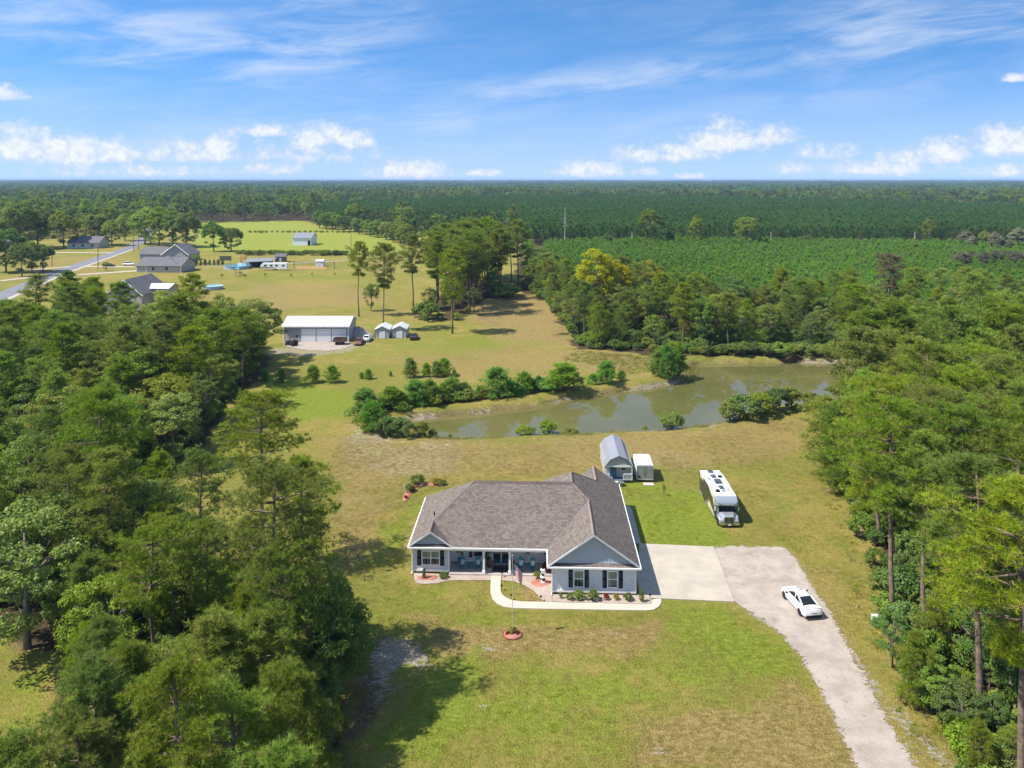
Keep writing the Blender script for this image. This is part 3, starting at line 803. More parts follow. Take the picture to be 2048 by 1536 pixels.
# porch: slab, columns, beam
MB().prism([(4.1, .05), (14.4, .05), (14.4, 2.5), (4.1, 2.5)], -.1, .17).build('porch_floor', mat('porch_slab', (.40, .34, .32), .8, var=.12), HO)
MB().span(4.2, 14.0, .12, .30, E0 - .36, E0 - .09).build('porch_beam', M['white'], HO)
for u in (7.62, 10.24):
    c = MB(); c.box((u, .21, 1.30), (.20, .20, 2.28)); c.box((u, .21, .30), (.30, .30, .28)); c.box((u, .21, E0 - .42), (.28, .28, .14)); c.box((u, .21, .47), (.25, .25, .06))
    c.build('column', M['white'], HO)
window(HO, 2.2, .42, .92, 2.22, 1.66, 2, 2, shut=.40)
window(HO, 17.02, -3.1, .80, 2.26, .86, 2, 1, shut=.40)
window(HO, 20.28, -3.1, .80, 2.26, .86, 2, 1, shut=.40)
window(HO, 6.85, 2.5, .80, 2.1, .9, 2, 1, topm='glass', shut=.36)
window(HO, 12.95, 2.5, 1.28, 1.62, 1.2, 1, 2, topm='glass', shut=.36)
# front door with glazed leaves
dr = MB(); dr.span(8.30, 8.42, 2.40, 2.50, .17, 2.46); dr.span(10.13, 10.25, 2.40, 2.50, .17, 2.46); dr.span(8.42, 10.13, 2.40, 2.50, 2.34, 2.46); dr.span(9.24, 9.31, 2.41, 2.49, .17, 2.34)
door = dr.build('front_door', M['white'], HO)
for (a, b_) in ((8.43, 9.23), (9.32, 10.12)):
    lf = MB(); lf.span(a, b_, 2.43, 2.49, .19, 2.33); leaf = lf.build('door_leaf', mat('teal_door', (.015, .10, .15), .3), door)
    MB().span(a + .14, b_ - .14, 2.415, 2.428, .55, 2.18).build('door_glass', M['glass'], door)
MB().lathe([(.0, -.02), (.12, 0), (.10, .16), (.02, .2), (.012, .5), (.0, .5)], 8, (9.27, 1.3, 2.18)).build('porch_lantern', mat('lamp_glass', (.7, .7, .65), .2), HO)
MB().box((22.53, -1.9, 1.75), (.10, .14, .30)).build('wall_lamp', M['black'], HO)

# ------------------------------------------------------------------ porch furniture and front-yard ornaments
def adirondack(loc, rz, label, cush):
    t_ = thing('porch_chair', label, 'chair', loc, rz, 'teal porch chairs')
    for i in range(5): MB().add(*slab([(-.25 + .102 * i, -.28, .38), (-.155 + .102 * i, -.28, .38), (-.155 + .102 * i, .22, .28), (-.25 + .102 * i, .22, .28)], .025)).build('seat_slat', M['teal'], t_)
    for i in range(5):
        x = -.25 + .102 * i; h = 1.0 + .08 * (2 - abs(i - 2))
        MB().add(*slab([(x, .20, .30), (x + .095, .20, .30), (x + .095 * 1.05, .48, h), (x - .005, .48, h)], .025)).build('back_slat', M['teal'], t_)
    for s in (-1, 1):
        MB().box((s * .33, -.26, .29), (.06, .10, .58)).build('leg', M['teal'], t_)
        MB().add(*slab([(s * .30 - .03, -.2, .02), (s * .30 + .03, -.2, .02), (s * .30 + .03, .5, .0), (s * .30 - .03, .5, .0)], .07)).build('rocker', M['teal'], t_)
        MB().box((s * .30, .30, .26), (.06, .10, .5)).build('leg', M['teal'], t_)
        MB().box((s * .33, .02, .60), (.14, .72, .035)).build('armrest', M['teal'], t_)
    c = thing('cushion', label.replace('rocking chair', 'cushion on the rocking chair')[:90], 'cushion', Vector(loc) + Vector((0, 0, 0)), rz, 'patterned cushions on porch chairs')
    mb = MB(); mb.loft([[(x * q, .24 + .16 * zz + yy, .62 + .22 * zz) for (x, zz) in ((-.2, -.8), (0, -.95), (.2, -.8), (.22, 0), (.2, .8), (0, .95), (-.2, .8), (-.22, 0))] for (q, yy) in ((.7, -.12), (1, -.06), (1, .0), (.7, .05))])
    mb.build('cushion_cover', M[cush], c, smooth=True)
def slab(q, th):
    q = [Vector(p) for p in q]; n = (q[1] - q[0]).cross(q[3] - q[0]).normalized() * th
    return ([tuple(p) for p in q] + [tuple(p - n) for p in q], [(0, 1, 2, 3), (7, 6, 5, 4), (0, 4, 5, 1), (1, 5, 6, 2), (2, 6, 7, 3), (3, 7, 4, 0)])
M['cush_a'] = mat('patterned_cushion', (.10, .25, .30), .8, vscale=9, col2=(.75, .72, .66))
M['cush_b'] = mat('white_patterned_cushion', (.25, .45, .48), .8, vscale=9, col2=(.85, .83, .78))
hr = math.radians(-2)
for (u, lab, cs) in ((5.35, 'teal rocking chair at the left end of the porch', 'cush_a'), (6.95, 'teal rocking chair left of the porch column beside the door', 'cush_a'),
                     (11.35, 'teal rocking chair right of the porch door', 'cush_b'), (12.55, 'teal rocking chair under the high porch window', 'cush_b')):
    adirondack(hw(u, 1.05, .17), hr, lab, cs)
for (u, lab) in ((6.15, 'small blue table between the two left porch chairs'), (11.95, 'small blue table between the two right porch chairs')):
    t_ = thing('side_table', lab, 'table', hw(u, 1.3, .17), hr, 'porch side tables')
    MB().box((0, 0, .46), (.5, .5, .04)).build('table_top', M['teal'], t_)
    for sx in (-1, 1):
        for sy in (-1, 1): MB().box((sx * .19, sy * .19, .22), (.05, .05, .44)).build('leg', M['teal'], t_)
rug = thing('doormat', 'dark bordered rug before the porch door', 'rug', hw(9.27, 1.2, .172), hr)
MB().span(-.95, .95, -.75, .75, 0, .012).build('rug_border', mat('rug_border', (.32, .27, .24), .95), rug)
MB().span(-.84, .84, -.64, .64, .012, .018).build('rug_centre', mat('rug_dark', (.035, .02, .035), .95, var=.4, vscale=5), rug)
# ------------------------------------------------------------------ vehicles
M['tyre'] = mat('tyre_rubber', (.018, .018, .018), .85)
M['rim'] = mat('alloy_rim', (.42, .42, .43), .35, .8)
M['lamp'] = mat('lamp_lens', (.5, .5, .5), .1, spec=.7)
M['redlamp'] = mat('tail_lamp', (.16, .01, .01), .15, spec=.7)
def wheel(parent, x, y, r, wd, name='wheel'):
    w_ = MB().lathe([(r * .62, -wd / 2), (r * .94, -wd / 2), (r, -wd * .35), (r, wd * .35), (r * .94, wd / 2), (r * .62, wd / 2)], 18)
    w_.v = [(p[2], p[0], p[1]) for p in w_.v]
    o = w_.build(name, M['tyre'], parent, smooth=True); o.location = (x, y, r)
    k = MB()
    k.lathe([(r * .10, -wd * .40), (r * .63, -wd * .33), (r * .63, wd * .33), (r * .10, wd * .40)], 10); k.v = [(p[2], p[0], p[1]) for p in k.v]
    k.build('rim', M['rim'], o)
    return o
def carbody(name, label, cat, loc, rz, L, Wd, prof, cab, paint, wheels, wr=.34, group=None, sc=1.0):
    """y is the heading. prof: (y, half width, sill z, top z) stations rear to front; cab: (y, half width, z) greenhouse stations"""
    t_ = thing(name, label, cat, loc, rz, group, sc)
    rings = []
    for (y, hw_, zb, zt) in prof:
        zm = zb + (zt - zb) * .45
        rings.append([(-hw_ * .86, y, zb), (-hw_ * .98, y, zb + .10), (-hw_, y, zm), (-hw_ * .97, y, zt - .12), (-hw_ * .84, y, zt - .02), (-hw_ * .45, y, zt + .02), (0, y, zt + .03),
                      (hw_ * .45, y, zt + .02), (hw_ * .84, y, zt - .02), (hw_ * .97, y, zt - .12), (hw_, y, zm), (hw_ * .98, y, zb + .10), (hw_ * .86, y, zb)])
    body = MB().loft(rings).build('body', paint, t_, smooth=True)
    b_ = body.modifiers.new('edge', 'EDGE_SPLIT'); b_.split_angle = math.radians(50)
    # greenhouse: base ring wider than roof ring; roof skin + separate glass
    (yr0, hr0, zr0), (yr1, hr1, zr1), (yr2, hr2, zr2), (yr3, hr3, zr3) = cab   # rear glass base, roof rear, roof front, windscreen base
    def lerp(a, b2, k): return a + (b2 - a) * k
    rf = MB()
    ym = (yr1 + yr2) / 2
    rr = []
    for (y, h, z) in ((yr1, hr1, zr1), (lerp(yr1, yr2, .3), hr1 * 1.02, zr1 + .03), (lerp(yr1, yr2, .7), hr2 * 1.02, zr2 + .03), (yr2, hr2, zr2)):
        rr.append([(-h, y, z - .05), (-h * .8, y, z + .005), (0, y, z + .03), (h * .8, y, z + .005), (h, y, z - .05), (h * .8, y, z - .06), (0, y, z - .06), (-h * .8, y, z - .06)])
    rf.loft(rr)
    for s in (-1, 1):   # pillars
        for (a, b2, wv) in (((s * hr0, yr0, zr0), (s * hr1, yr1, zr1 - .03), .075), ((s * hr3, yr3, zr3), (s * hr2, yr2, zr2 - .03), .05), ((s * lerp(hr0, hr3, .5) * 1.01, ym - .05, zr3), (s * hr1 * 1.0, ym, zr1 - .03), .04)):
            rf.tube([a, b2], wv, 6)
    rf.build('roof', paint, t_, smooth=True)
    g = MB().add([(-hr0 * .92, yr0, zr0), (hr0 * .92, yr0, zr0), (hr1 * .94, yr1, zr1 - .02), (-hr1 * .94, yr1, zr1 - .02)], [(0, 1, 2, 3)])
    g.build('rear_window', M['carglass'], t_)
    g = MB().add([(-hr3 * .95, yr3, zr3), (hr3 * .95, yr3, zr3), (hr2 * .95, yr2, zr2 - .02), (-hr2 * .95, yr2, zr2 - .02)], [(3, 2, 1, 0)])
    g.build('windscreen', M['carglass'], t_)
    for s in (-1, 1):
        q = [(s * hr0 * .98, yr0 + .1, zr0), (s * hr3 * .99, yr3 - .08, zr3), (s * hr2 * .985, yr2 - .02, zr2 - .05), (s * hr1 * .985, yr1 + .05, zr1 - .05)]
        MB().add(q, [(0, 1, 2, 3) if s > 0 else (3, 2, 1, 0)]).build('side_window', M['carglass'], t_)
    for (x, y) in wheels: wheel(t_, x, y, wr, .23)
    return t_, body

sedan_prof = [(-2.40, .62, .38, .78), (-2.32, .84, .28, .95), (-2.05, .92, .24, 1.02), (-1.5, .94, .20, 1.0), (-.6, .94, .20, .96), (.5, .94, .20, .95), (1.1, .93, .20, .93), (1.7, .91, .20, .86), (2.15, .85, .24, .76), (2.38, .66, .30, .60)]
rc = P(1605, 1212)
hd = math.atan2(-(P(1566, 1194)[0] - P(1583, 1226)[0]), P(1566, 1194)[1] - P(1583, 1226)[1])
cr, _ = carbody('sedan', 'white fastback car on the gravel driveway', 'car', (P(1601.5, 1213)[0], P(1601.5, 1213)[1], .03), math.radians(8), 4.8, 1.88, sedan_prof,
             [(-1.75, .74, 1.0), (-.75, .60, 1.36), (.25, .60, 1.38), (1.15, .74, .95)], M['carwhite'], [(-.83, -1.45), (.83, -1.45), (-.83, 1.45), (.83, 1.45)], .35)
for s in (-1, 1):
    MB().add([(s * .45, -2.36, .86), (s * .86, -2.24, .86), (s * .87, -2.22, .74), (s * .45, -2.40, .76)], [(0, 1, 2, 3), (3, 2, 1, 0)]).build('tail_light', M['redlamp'], cr)
    MB().box((s * 1.0, .78, .98), (.20, .12, .13)).build('wing_mirror', M['black'], cr)
    MB().box((s * .42, 1.45, .90), (.13, .22, .03)).build('bonnet_vent', M['black'], cr)
    MB().add([(s * .4, 2.36, .62), (s * .82, 2.18, .66), (s * .84, 2.15, .56), (s * .4, 2.40, .54)], [(0, 1, 2, 3), (3, 2, 1, 0)]).build('headlight', M['lamp'], cr)
MB().span(-.75, .75, -2.43, -2.30, .28, .46).build('rear_diffuser', M['black'], cr)
MB().span(-.26, .26, -2.425, -2.40, .60, .72).build('licence_plate', mat('plate', (.35, .35, .35), .5), cr)
MB().span(-.80, .80, -2.30, -2.12, 1.01, 1.05).build('spoiler', M['carwhite'], cr)

# ------------------------------------------------------------------ motor home (truck nose, box body)
RV = thing('motor_home', 'large white and silver motor home with dark side graphics parked on the grass', 'motor home', (P(1459, 1056)[0], P(1459, 1056)[1], 0), math.radians(180 - 0.8))
# local +y points to the nose, camera sees the nose; local origin at the front bumper, body runs to -y
M['rvwhite'] = mat('white_gelcoat', (.80, .80, .79), .4, var=.03)
M['silver'] = mat('silver_paint', (.42, .445, .475), .28, .55, coat=.4)
def rvside():
    m = bpy.data.materials.new('swirled_graphics'); m.use_nodes = True
    t = NT(m.node_tree); b = t.n['Principled BSDF']; b.inputs['Roughness'].default_value = .3
    co = t.node('ShaderNodeTexCoord').outputs['Object']
    wv = t.node('ShaderNodeTexWave'); t.l.new(t.vm('MULTIPLY', co, (0, .5, 1.0)), wv.inputs['Vector']); wv.inputs['Scale'].default_value = .45; wv.inputs['Distortion'].default_value = 6.0; wv.inputs['Detail'].default_value = 1.0; wv.inputs['Detail Scale'].default_value = .6
    cr_ = t.node('ShaderNodeValToRGB'); t.l.new(wv.outputs['Fac'], cr_.inputs[0])
    e = cr_.color_ramp.elements; cr_.color_ramp.interpolation = 'CONSTANT'
    e[0].position = 0; e[0].color = (.035, .03, .028, 1); e[1].position = .14; e[1].color = (.24, .17, .11, 1)
    for p_, c_ in ((.24, (.60, .55, .46, 1)), (.58, (.09, .10, .12, 1)), (.68, (.68, .66, .62, 1))):
        q = e.new(p_); q.color = c_
    t.l.new(cr_.outputs[0], b.inputs['Base Color'])
    return m
M['rvside'] = rvside()
rw = 1.27
b0, b1, zt = -9.6, -1.75, 3.02
mb = MB(); mb.span(-rw, rw, b0, b1, .62, zt - .06); mb.build('body', M['rvside'], RV, bevel=.06)
mb = MB(); mb.span(-rw + .02, rw - .02, b0 + .02, b1 + .1, zt - .06, zt); RVr = mb.build('roof', M['rvwhite'], RV, bevel=.05)
cap = MB()
cr_ = [[(-rw, -1.9, zt), (rw, -1.9, zt), (rw, -1.9, 1.95), (-rw, -1.9, 1.95)],
       [(-rw, -1.5, zt - .03), (rw, -1.5, zt - .03), (rw, -1.4, 1.98), (-rw, -1.4, 1.98)],
       [(-rw * .98, -1.05, zt - .25), (rw * .98, -1.05, zt - .25), (rw * .98, -.95, 2.12), (-rw * .98, -.95, 2.12)],
       [(-rw * .90, -.80, zt - .55), (rw * .90, -.80, zt - .55), (rw * .92, -.78, 2.22), (-rw * .92, -.78, 2.22)]]
cap.loft(cr_); cap.build('overcab_cap', M['silver'], RV, bevel=.08)
for s in (-1, 1):
    MB().tube([(s * 1.12, -.80, 2.55), (s * .8, -.74, 2.38), (s * .55, -.76, 2.22)], .03, 5).build('cap_stripe', mat('dark_grey', (.07, .08, .1), .4), RV)
cb = MB(); cb.loft([[(-1.05, -1.8, .6), (1.05, -1.8, .6), (1.05, -1.8, 1.95), (-1.05, -1.8, 1.95)], [(-1.05, -1.0, .6), (1.05, -1.0, .6), (1.0, -1.25, 1.98), (-1.0, -1.25, 1.98)]]); cb.build('cab', M['silver'], RV)
MB().add([(-.98, -.93, 1.42), (.98, -.93, 1.42), (.93, -1.22, 2.02), (-.93, -1.22, 2.02)], [(3, 2, 1, 0), (0, 1, 2, 3)]).build('windscreen', M['carglass'], RV)
hd_ = MB(); hd_.loft([[(-.98, -1.0, .75), (.98, -1.0, .75), (1.0, -1.0, 1.25), (.72, -1.0, 1.46), (-.72, -1.0, 1.46), (-1.0, -1.0, 1.25)], [(-.78, -.5, .75), (.78, -.5, .75), (.82, -.5, 1.12), (.60, -.5, 1.36), (-.60, -.5, 1.36), (-.82, -.5, 1.12)],
                      [(-.62, -.10, .6), (.62, -.10, .6), (.64, -.10, 1.05), (.52, -.10, 1.22), (-.52, -.10, 1.22), (-.64, -.10, 1.05)]]); hd_.build('bonnet', M['silver'], RV, bevel=.04)
for s in (-1, 1):
    MB().loft([[(s * .7, -1.1, .5), (s * 1.2, -1.1, .5), (s * 1.2, -1.1, 1.1), (s * .7, -1.1, 1.15)], [(s * .62, -.5, .5), (s * 1.18, -.5, .5), (s * 1.15, -.5, 1.06), (s * .62, -.5, 1.1)], [(s * .6, -.08, .45), (s * 1.1, -.12, .45), (s * 1.05, -.15, .86), (s * .6, -.10, .9)]]).build('wing', M['silver'], RV, bevel=.05)
    MB().box((s * .86, -.07, .78), (.38, .06, .15)).build('headlight', M['lamp'], RV)
    MB().box((s * 1.36, -1.15, 1.72), (.10, .12, .42)).build('wing_mirror', M['rvwhite'], RV)
for s in (-1, 1):
    gr = MB(); gr.span(min(s * .04, s * .5), max(s * .04, s * .5), -.10, -.05, .66, 1.14)
    g = gr.build('grille', M['black'], RV)
    for k in range(6): MB().span(min(s * .05, s * .49), max(s * .05, s * .49), -.055, -.035, .70 + .07 * k, .715 + .07 * k).build('grille_bar', M['chrome'], g)
MB().span(-1.16, 1.16, -.16, .05, .32, .60).build('bumper', M['chrome'], RV, bevel=.04)
MB().span(-.55, .55, .045, .06, .40, .50).build('bumper_slot', M['black'], RV)
MB().span(-.16, .16, .062, .075, .30, .44).build('licence_plate', M['rvwhite'], RV)
for (x, y) in ((-1.05, -.75), (1.05, -.75), (-1.0, -7.2), (1.0, -7.2)): wheel(RV, x, y, .46, .30)
MB().span(-rw - .03, rw + .03, -6.3, -1.9, .42, .62).build('side_skirt', M['silver'], RV); MB().span(-rw - .03, rw + .03, b0, -8.0, .42, .62).build('side_skirt', M['silver'], RV)
for (y0, y1, s) in ((-3.4, -2.6, 1), (-5.6, -4.4, 1), (-8.6, -7.6, 1), (-3.4, -2.6, -1), (-5.6, -4.6, -1), (-8.8, -7.4, -1)):
    MB().span(min(s * (rw - .02), s * (rw + .025)), max(s * (rw - .02), s * (rw + .025)), y0, y1, 1.75, 2.45).build('side_window', M['carglass'], RV)
M['solar'] = mat('solar_panel', (.07, .075, .085), .35, var=.3, vscale=8)
# roof furniture (x mirrored because the nose faces the camera)
for (x, y, dx, dy, dz, mm, nm) in ((-.0, -9.1, .66, .9, .10, 'solar', 'solar_panel'), (-.02, -7.6, .66, 1.1, .06, 'solar', 'solar_panel'), (-.10, -5.7, .80, 1.05, .26, 'solar', 'air_conditioner'), (-.12, -4.1, .62, 1.1, .06, 'solar', 'solar_panel'),
                                   (-.12, -2.95, .46, .42, .12, 'metal', 'roof_hatch'), (-.78, -7.4, .5, .5, .14, 'black', 'roof_vent'), (.75, -6.6, .26, .55, .14, 'metal', 'roof_hatch'), (-.72, -3.3, .28, .3, .10, 'metal', 'roof_vent')):
    MB().box((x, y, zt + dz / 2), (dx, dy, dz)).build(nm, M[mm], RV, bevel=.02)
MB().lathe([(.28, 0), (.27, .12), (.15, .24), (0, .28)], 12, (.62, -2.9, zt)).build('satellite_dome', M['black'], RV, smooth=True)
MB().loft([[(-rw - .02, -8.8, zt - .06), (-rw - .02, -5.0, zt - .06), (-rw - .02, -5.0, zt - .2), (-rw - .02, -8.8, zt - .2)], [(-rw - .14, -8.8, zt - .10), (-rw - .14, -5.0, zt - .10), (-rw - .14, -5.0, zt - .2), (-rw - .14, -8.8, zt - .2)]]).build('awning_roll', M['rvwhite'], RV)

# ------------------------------------------------------------------ enclosed trailer
tl = P(1290, 965)
TR = thing('enclosed_trailer', 'white enclosed cargo trailer with grey double doors beside the barn shed', 'trailer', tl, math.radians(-3))
tg = mat('grey_trailer_door', (.21, .22, .205), .5, var=.12, vscale=1.2)
D1 = P(1290, 907, 2.3)[1] - tl[1]
mb = MB(); mb.span(-1.12, 1.12, .05, D1, .45, 2.22); mb.build('body', M['rvwhite'], TR, bevel=.05)
mb = MB(); mb.loft([[(-1.12, .02, 2.2), (-.8, .02, 2.33), (.8, .02, 2.33), (1.12, .02, 2.2)], [(-1.12, D1 - .3, 2.2), (-.8, D1 - .3, 2.33), (.8, D1 - .3, 2.33), (1.12, D1 - .3, 2.2)], [(-1.0, D1, 2.1), (-.75, D1, 2.15), (.75, D1, 2.15), (1.0, D1, 2.1)]]); mb.build('roof', M['white'], TR)
for s in (-1, 1):
    d = MB(); d.span(min(s * .02, s * 1.08), max(s * .02, s * 1.08), -.01, .045, .48, 2.14); dd = d.build('door', tg, TR)
    MB().tube([(s * .12, -.03, .5), (s * .12, -.03, 2.1)], .018, 5).build('lock_rod', M['metal'], dd)
    MB().box((s * 1.2, 2.3, .55), (.22, 1.7, .06)).build('mudguard', M['metal'], TR)
    for y in (1.9, 2.7): wheel(TR, s * 1.2, y, .33, .2)
MB().box((-.75, -.012, .72), (.3, .02, .18)).build('licence_plate', M['black'], TR)
MB().span(-1.14, 1.14, -.05, .02, .36, .48).build('rear_sill', M['metal'], TR)
rp = P(1297, 969)
ob = MB().box((0, 0, .05), (1.35, .9, .08)).build('ramp_board', mat('pale_board', (.45, .40, .34), .9, var=.1)); ob.location = rp; tag(ob, 'pale flat board on the grass behind the enclosed trailer', 'board')

# ------------------------------------------------------------------ lofted barn cabin
sb = P(1243, 966)
SH = thing('barn_shed', 'gambrel roofed barn shed with blue door and small white railed porch', 'shed', (sb[0] - .35, sb[1], 0), math.radians(-2))
ms = mat('shed_siding', (.42, .42, .40), .7, var=.06); mr = mat('grey_metal_roof', (.33, .33, .35), .4, .3, var=.06, vscale=.5)
sw, sl_, wz = 1.78, 8.4, 2.35
pd_ = 1.2
MB().span(-sw, sw, pd_, sl_, .35, wz).build('wall', ms, SH)
gp = [(-sw - .12, wz - .28), (-sw * .62, wz + .72), (0, wz + 1.20), (sw * .62, wz + .72), (sw + .12, wz - .28)]
for i in range(4):
    (xa, za), (xb, zb) = gp[i], gp[i + 1]
    MB().add([(xa, -.12, za), (xb, -.12, zb), (xb, sl_ + .1, zb), (xa, sl_ + .1, za), (xa, -.12, za + .07), (xb, -.12, zb + .07), (xb, sl_ + .1, zb + .07), (xa, sl_ + .1, za + .07)],
             [(3, 2, 1, 0), (4, 5, 6, 7), (0, 1, 5, 4), (1, 2, 6, 5), (2, 3, 7, 6), (3, 0, 4, 7)]).build('roof_panel', mr, SH)
def ga(y): return [(-sw, y, wz - .2), (-sw * .60, y, wz + .66), (0, y, wz + 1.12), (sw * .60, y, wz + .66), (sw, y, wz - .2)]
MB().loft([ga(.02), ga(.10)]).build('gable_board', ms, SH)
MB().loft([ga(sl_ - .1), ga(sl_)]).build('gable_board', ms, SH)
tr_ = MB()
for i in range(4):
    (xa, za), (xb, zb) = gp[i], gp[i + 1]; tr_.tube([(xa, -.13, za + .0), (xb, -.13, zb + .0)], .05, 4)
tr_.build('rake_trim', mat('dark_trim', (.05, .05, .055), .6), SH)
MB().span(-sw, sw, -.02, .0, wz - .25, wz - .05).build('porch_beam', M['white'], SH)
MB().span(-sw, sw, 0, pd_, .25, .38).build('porch_deck', mat('blue_grey_deck', (.12, .14, .18), .7), SH)
for x in (-sw + .05, sw - .05): MB().box((x, .05, (wz + .38) / 2 - .12), (.10, .10, wz - .38 - .2)).build('post', M['white'], SH)
bd = MB().span(-1.05, -.2, pd_ - .06, pd_, .4, 2.2).build('door', mat('blue_door', (.06, .15, .30), .5), SH)
MB().span(-.92, -.36, pd_ - .075, pd_ - .062, 1.35, 2.05).build('door_glass', M['glass'], bd)
window(SH, .72, pd_, 1.25, 1.95, .62, 2, 1, topm='glass', trim=.08)
for (x0, x1) in ((.55, sw - .05), (-sw + .05, -1.15)):
    rl = MB(); rl.span(x0, x1, .02, .10, 1.12, 1.2); rl.span(x0, x1, .03, .09, .46, .53); rl.span(x0, x0 + .07, .02, .10, .38, 1.2)
    r_ = rl.build('railing', M['white'], SH)
    n = int((x1 - x0) / .14)
    for i in range(1, n): MB().span(x0 + (x1 - x0) * i / n - .02, x0 + (x1 - x0) * i / n + .02, .04, .08, .53, 1.12).build('baluster', M['white'], r_)
for k in range(2): MB().span(-.95, .35, -.35 - .32 * k, -.02 - .32 * k, .20 - .11 * k, .26 - .11 * k).build('step', M['white'], SH)
pt = MB().lathe([(.30, 0), (.42, .10), (.48, .42), (.44, .46), (.0, .42)], 12).build('green_tub', mat('green_tub', (.10, .13, .09), .7)); pt.location = (sb[0] - .2, sb[1] - .9, 0)
tag(pt, 'round green tub on the grass before the shed porch railing', 'tub')
# ------------------------------------------------------------------ foliage
def leaf_mat(name, a, b_, c_=None, trans=.46, sat=1.0, vr=.5, patch=.25):
    m = bpy.data.materials.new(name); m.use_nodes = True
    t = NT(m.node_tree); t.n.clear()
    at = t.node('ShaderNodeVertexColor', layer_name='tint')
    sp = t.node('ShaderNodeSeparateColor'); t.l.new(at.outputs['Color'], sp.inputs[0])
    oi = t.node('ShaderNodeObjectInfo').outputs['Random']
    c = t.mix(t.ramp(sp.outputs[0], .1, .9, smooth=False), a, b_)
    if c_: c = t.mix(t.m('MULTIPLY', t.ramp(sp.outputs[1], .80, .98), .9), c, c_)
    h = t.node('ShaderNodeHueSaturation'); t.l.new(c, h.inputs['Color'])
    t.l.new(t.m('MULTIPLY_ADD', oi, .045, .478), h.inputs['Hue'])
    pn = t.ramp(t.noise(t.node('ShaderNodeObjectInfo').outputs['Location'], .011, 4.0, .6), .32, .68, 1 - patch, 1 + patch, False)
    t.l.new(t.m('MULTIPLY', pn, t.m('MULTIPLY_ADD', t.m('FRACT', t.m('MULTIPLY', oi, 7.3)), vr, 1.15 - vr / 2)), h.inputs['Value'])
    t.l.new(t.m('MULTIPLY_ADD', t.m('FRACT', t.m('MULTIPLY', oi, 3.7)), .22, 1.02 * sat), h.inputs['Saturation'])
    d = t.node('ShaderNodeBsdfDiffuse'); t.l.new(h.outputs[0], d.inputs[0])
    tr = t.node('ShaderNodeBsdfTranslucent'); t.l.new(t.mix(.3, h.outputs[0], (.20, .30, .03)), tr.inputs[0])
    mx = t.node('ShaderNodeMixShader'); mx.inputs[0].default_value = trans
    t.l.new(d.outputs[0], mx.inputs[1]); t.l.new(tr.outputs[0], mx.inputs[2])
    gl = t.node('ShaderNodeBsdfGlossy'); gl.inputs['Roughness'].default_value = .45; gl.inputs[0].default_value = (.8, .85, .8, 1)
    mg = t.node('ShaderNodeMixShader'); mg.inputs[0].default_value = .012
    t.l.new(mx.outputs[0], mg.inputs[1]); t.l.new(gl.outputs[0], mg.inputs[2])
    o = t.node('ShaderNodeOutputMaterial'); t.l.new(mg.outputs[0], o.inputs[0])
    return m
M['needle'] = leaf_mat('pine_needles', (.150, .205, .042), (.285, .352, .082), (.29, .25, .09))
M['needle_young'] = leaf_mat('young_pine_needles', (.140, .245, .052), (.255, .390, .094), None, vr=.3, patch=.15)
M['leaf'] = leaf_mat('broad_leaves', (.140, .200, .044), (.262, .330, .082), (.32, .31, .10))
M['leaf_dark'] = leaf_mat('dark_broad_leaves', (.098, .162, .044), (.192, .268, .076), (.27, .28, .13))
M['leaf_yellow'] = leaf_mat('yellowing_leaves', (0.250, 0.219, 0.027), (0.425, 0.356, 0.056), (0.450, 0.425, 0.125))
M['leaf_olive'] = leaf_mat('olive_leaves', (.150, .185, .044), (.270, .305, .080), (.34, .32, .10))
M['leaf_brown'] = leaf_mat('dead_brown_needles', (0.163, 0.119, 0.069), (0.275, 0.206, 0.125), (0.325, 0.250, 0.150))
M['leaf_red'] = leaf_mat('dark_red_leaves', (0.125, 0.025, 0.022), (0.250, 0.056, 0.037), None)
M['bark'] = mat('pine_bark', (.175, .125, .090), .95, var=.35, vscale=3, bump=.6, bscale=6)
M['bark_grey'] = mat('grey_bark', (.20, .175, .150), .95, var=.3, vscale=3, bump=.5, bscale=6)
M['bark_dead'] = mat('bleached_deadwood', (.40, .37, .33), .95, var=.25, vscale=3)

def unit(n, rng):
    v = rng.normal(size=(n, 3)); return v / (np.linalg.norm(v, axis=1)[:, None] + 1e-9)
def tri_mesh(name, verts, faces, tint, m):
    me = bpy.data.meshes.new(name)
    nv = len(verts); nf = len(faces); k = faces.shape[1]
    me.vertices.add(nv); me.vertices.foreach_set('co', verts.astype(np.float32).ravel())
    me.loops.add(nf * k); me.loops.foreach_set('vertex_index', faces.astype(np.int32).ravel())
    me.polygons.add(nf); me.polygons.foreach_set('loop_start', np.arange(0, nf * k, k, dtype=np.int32))
    me.update(calc_edges=True)
    at = me.color_attributes.new('tint', 'BYTE_COLOR', 'POINT')
    at.data.foreach_set('color', np.concatenate([tint, np.ones((nv, 1))], 1).astype(np.float32).ravel())
    me.materials.append(m); me.validate()
    return me
def blades(cent, dirs, K, ln, wd, rng, spread=.85, upb=.25):
    """needle tufts: K thin triangles from each centre"""
    n = len(cent)
    c = np.repeat(cent, K, 0); d = np.repeat(dirs, K, 0)
    d = d * .55 + unit(n * K, rng) * spread + np.array([0, 0, upb])
    d /= np.linalg.norm(d, axis=1)[:, None]
    L = (ln * rng.uniform(.7, 1.15, n * K))[:, None]
    s = np.cross(d, unit(n * K, rng)); s /= np.linalg.norm(s, axis=1)[:, None] + 1e-9
    v = np.stack([c - s * wd * .5, c + s * wd * .5, c + d * L + s * wd * .12], 1)
    tn = np.repeat(np.stack([np.clip(rng.normal(.5, .25, n), 0, 1), rng.uniform(0, 1, n), np.zeros(n)], 1), K, 0)
    tn[:, 0] = np.clip(tn[:, 0] + rng.normal(0, .12, n * K), 0, 1)
    return v.reshape(-1, 3), np.repeat(tn, 3, 0)
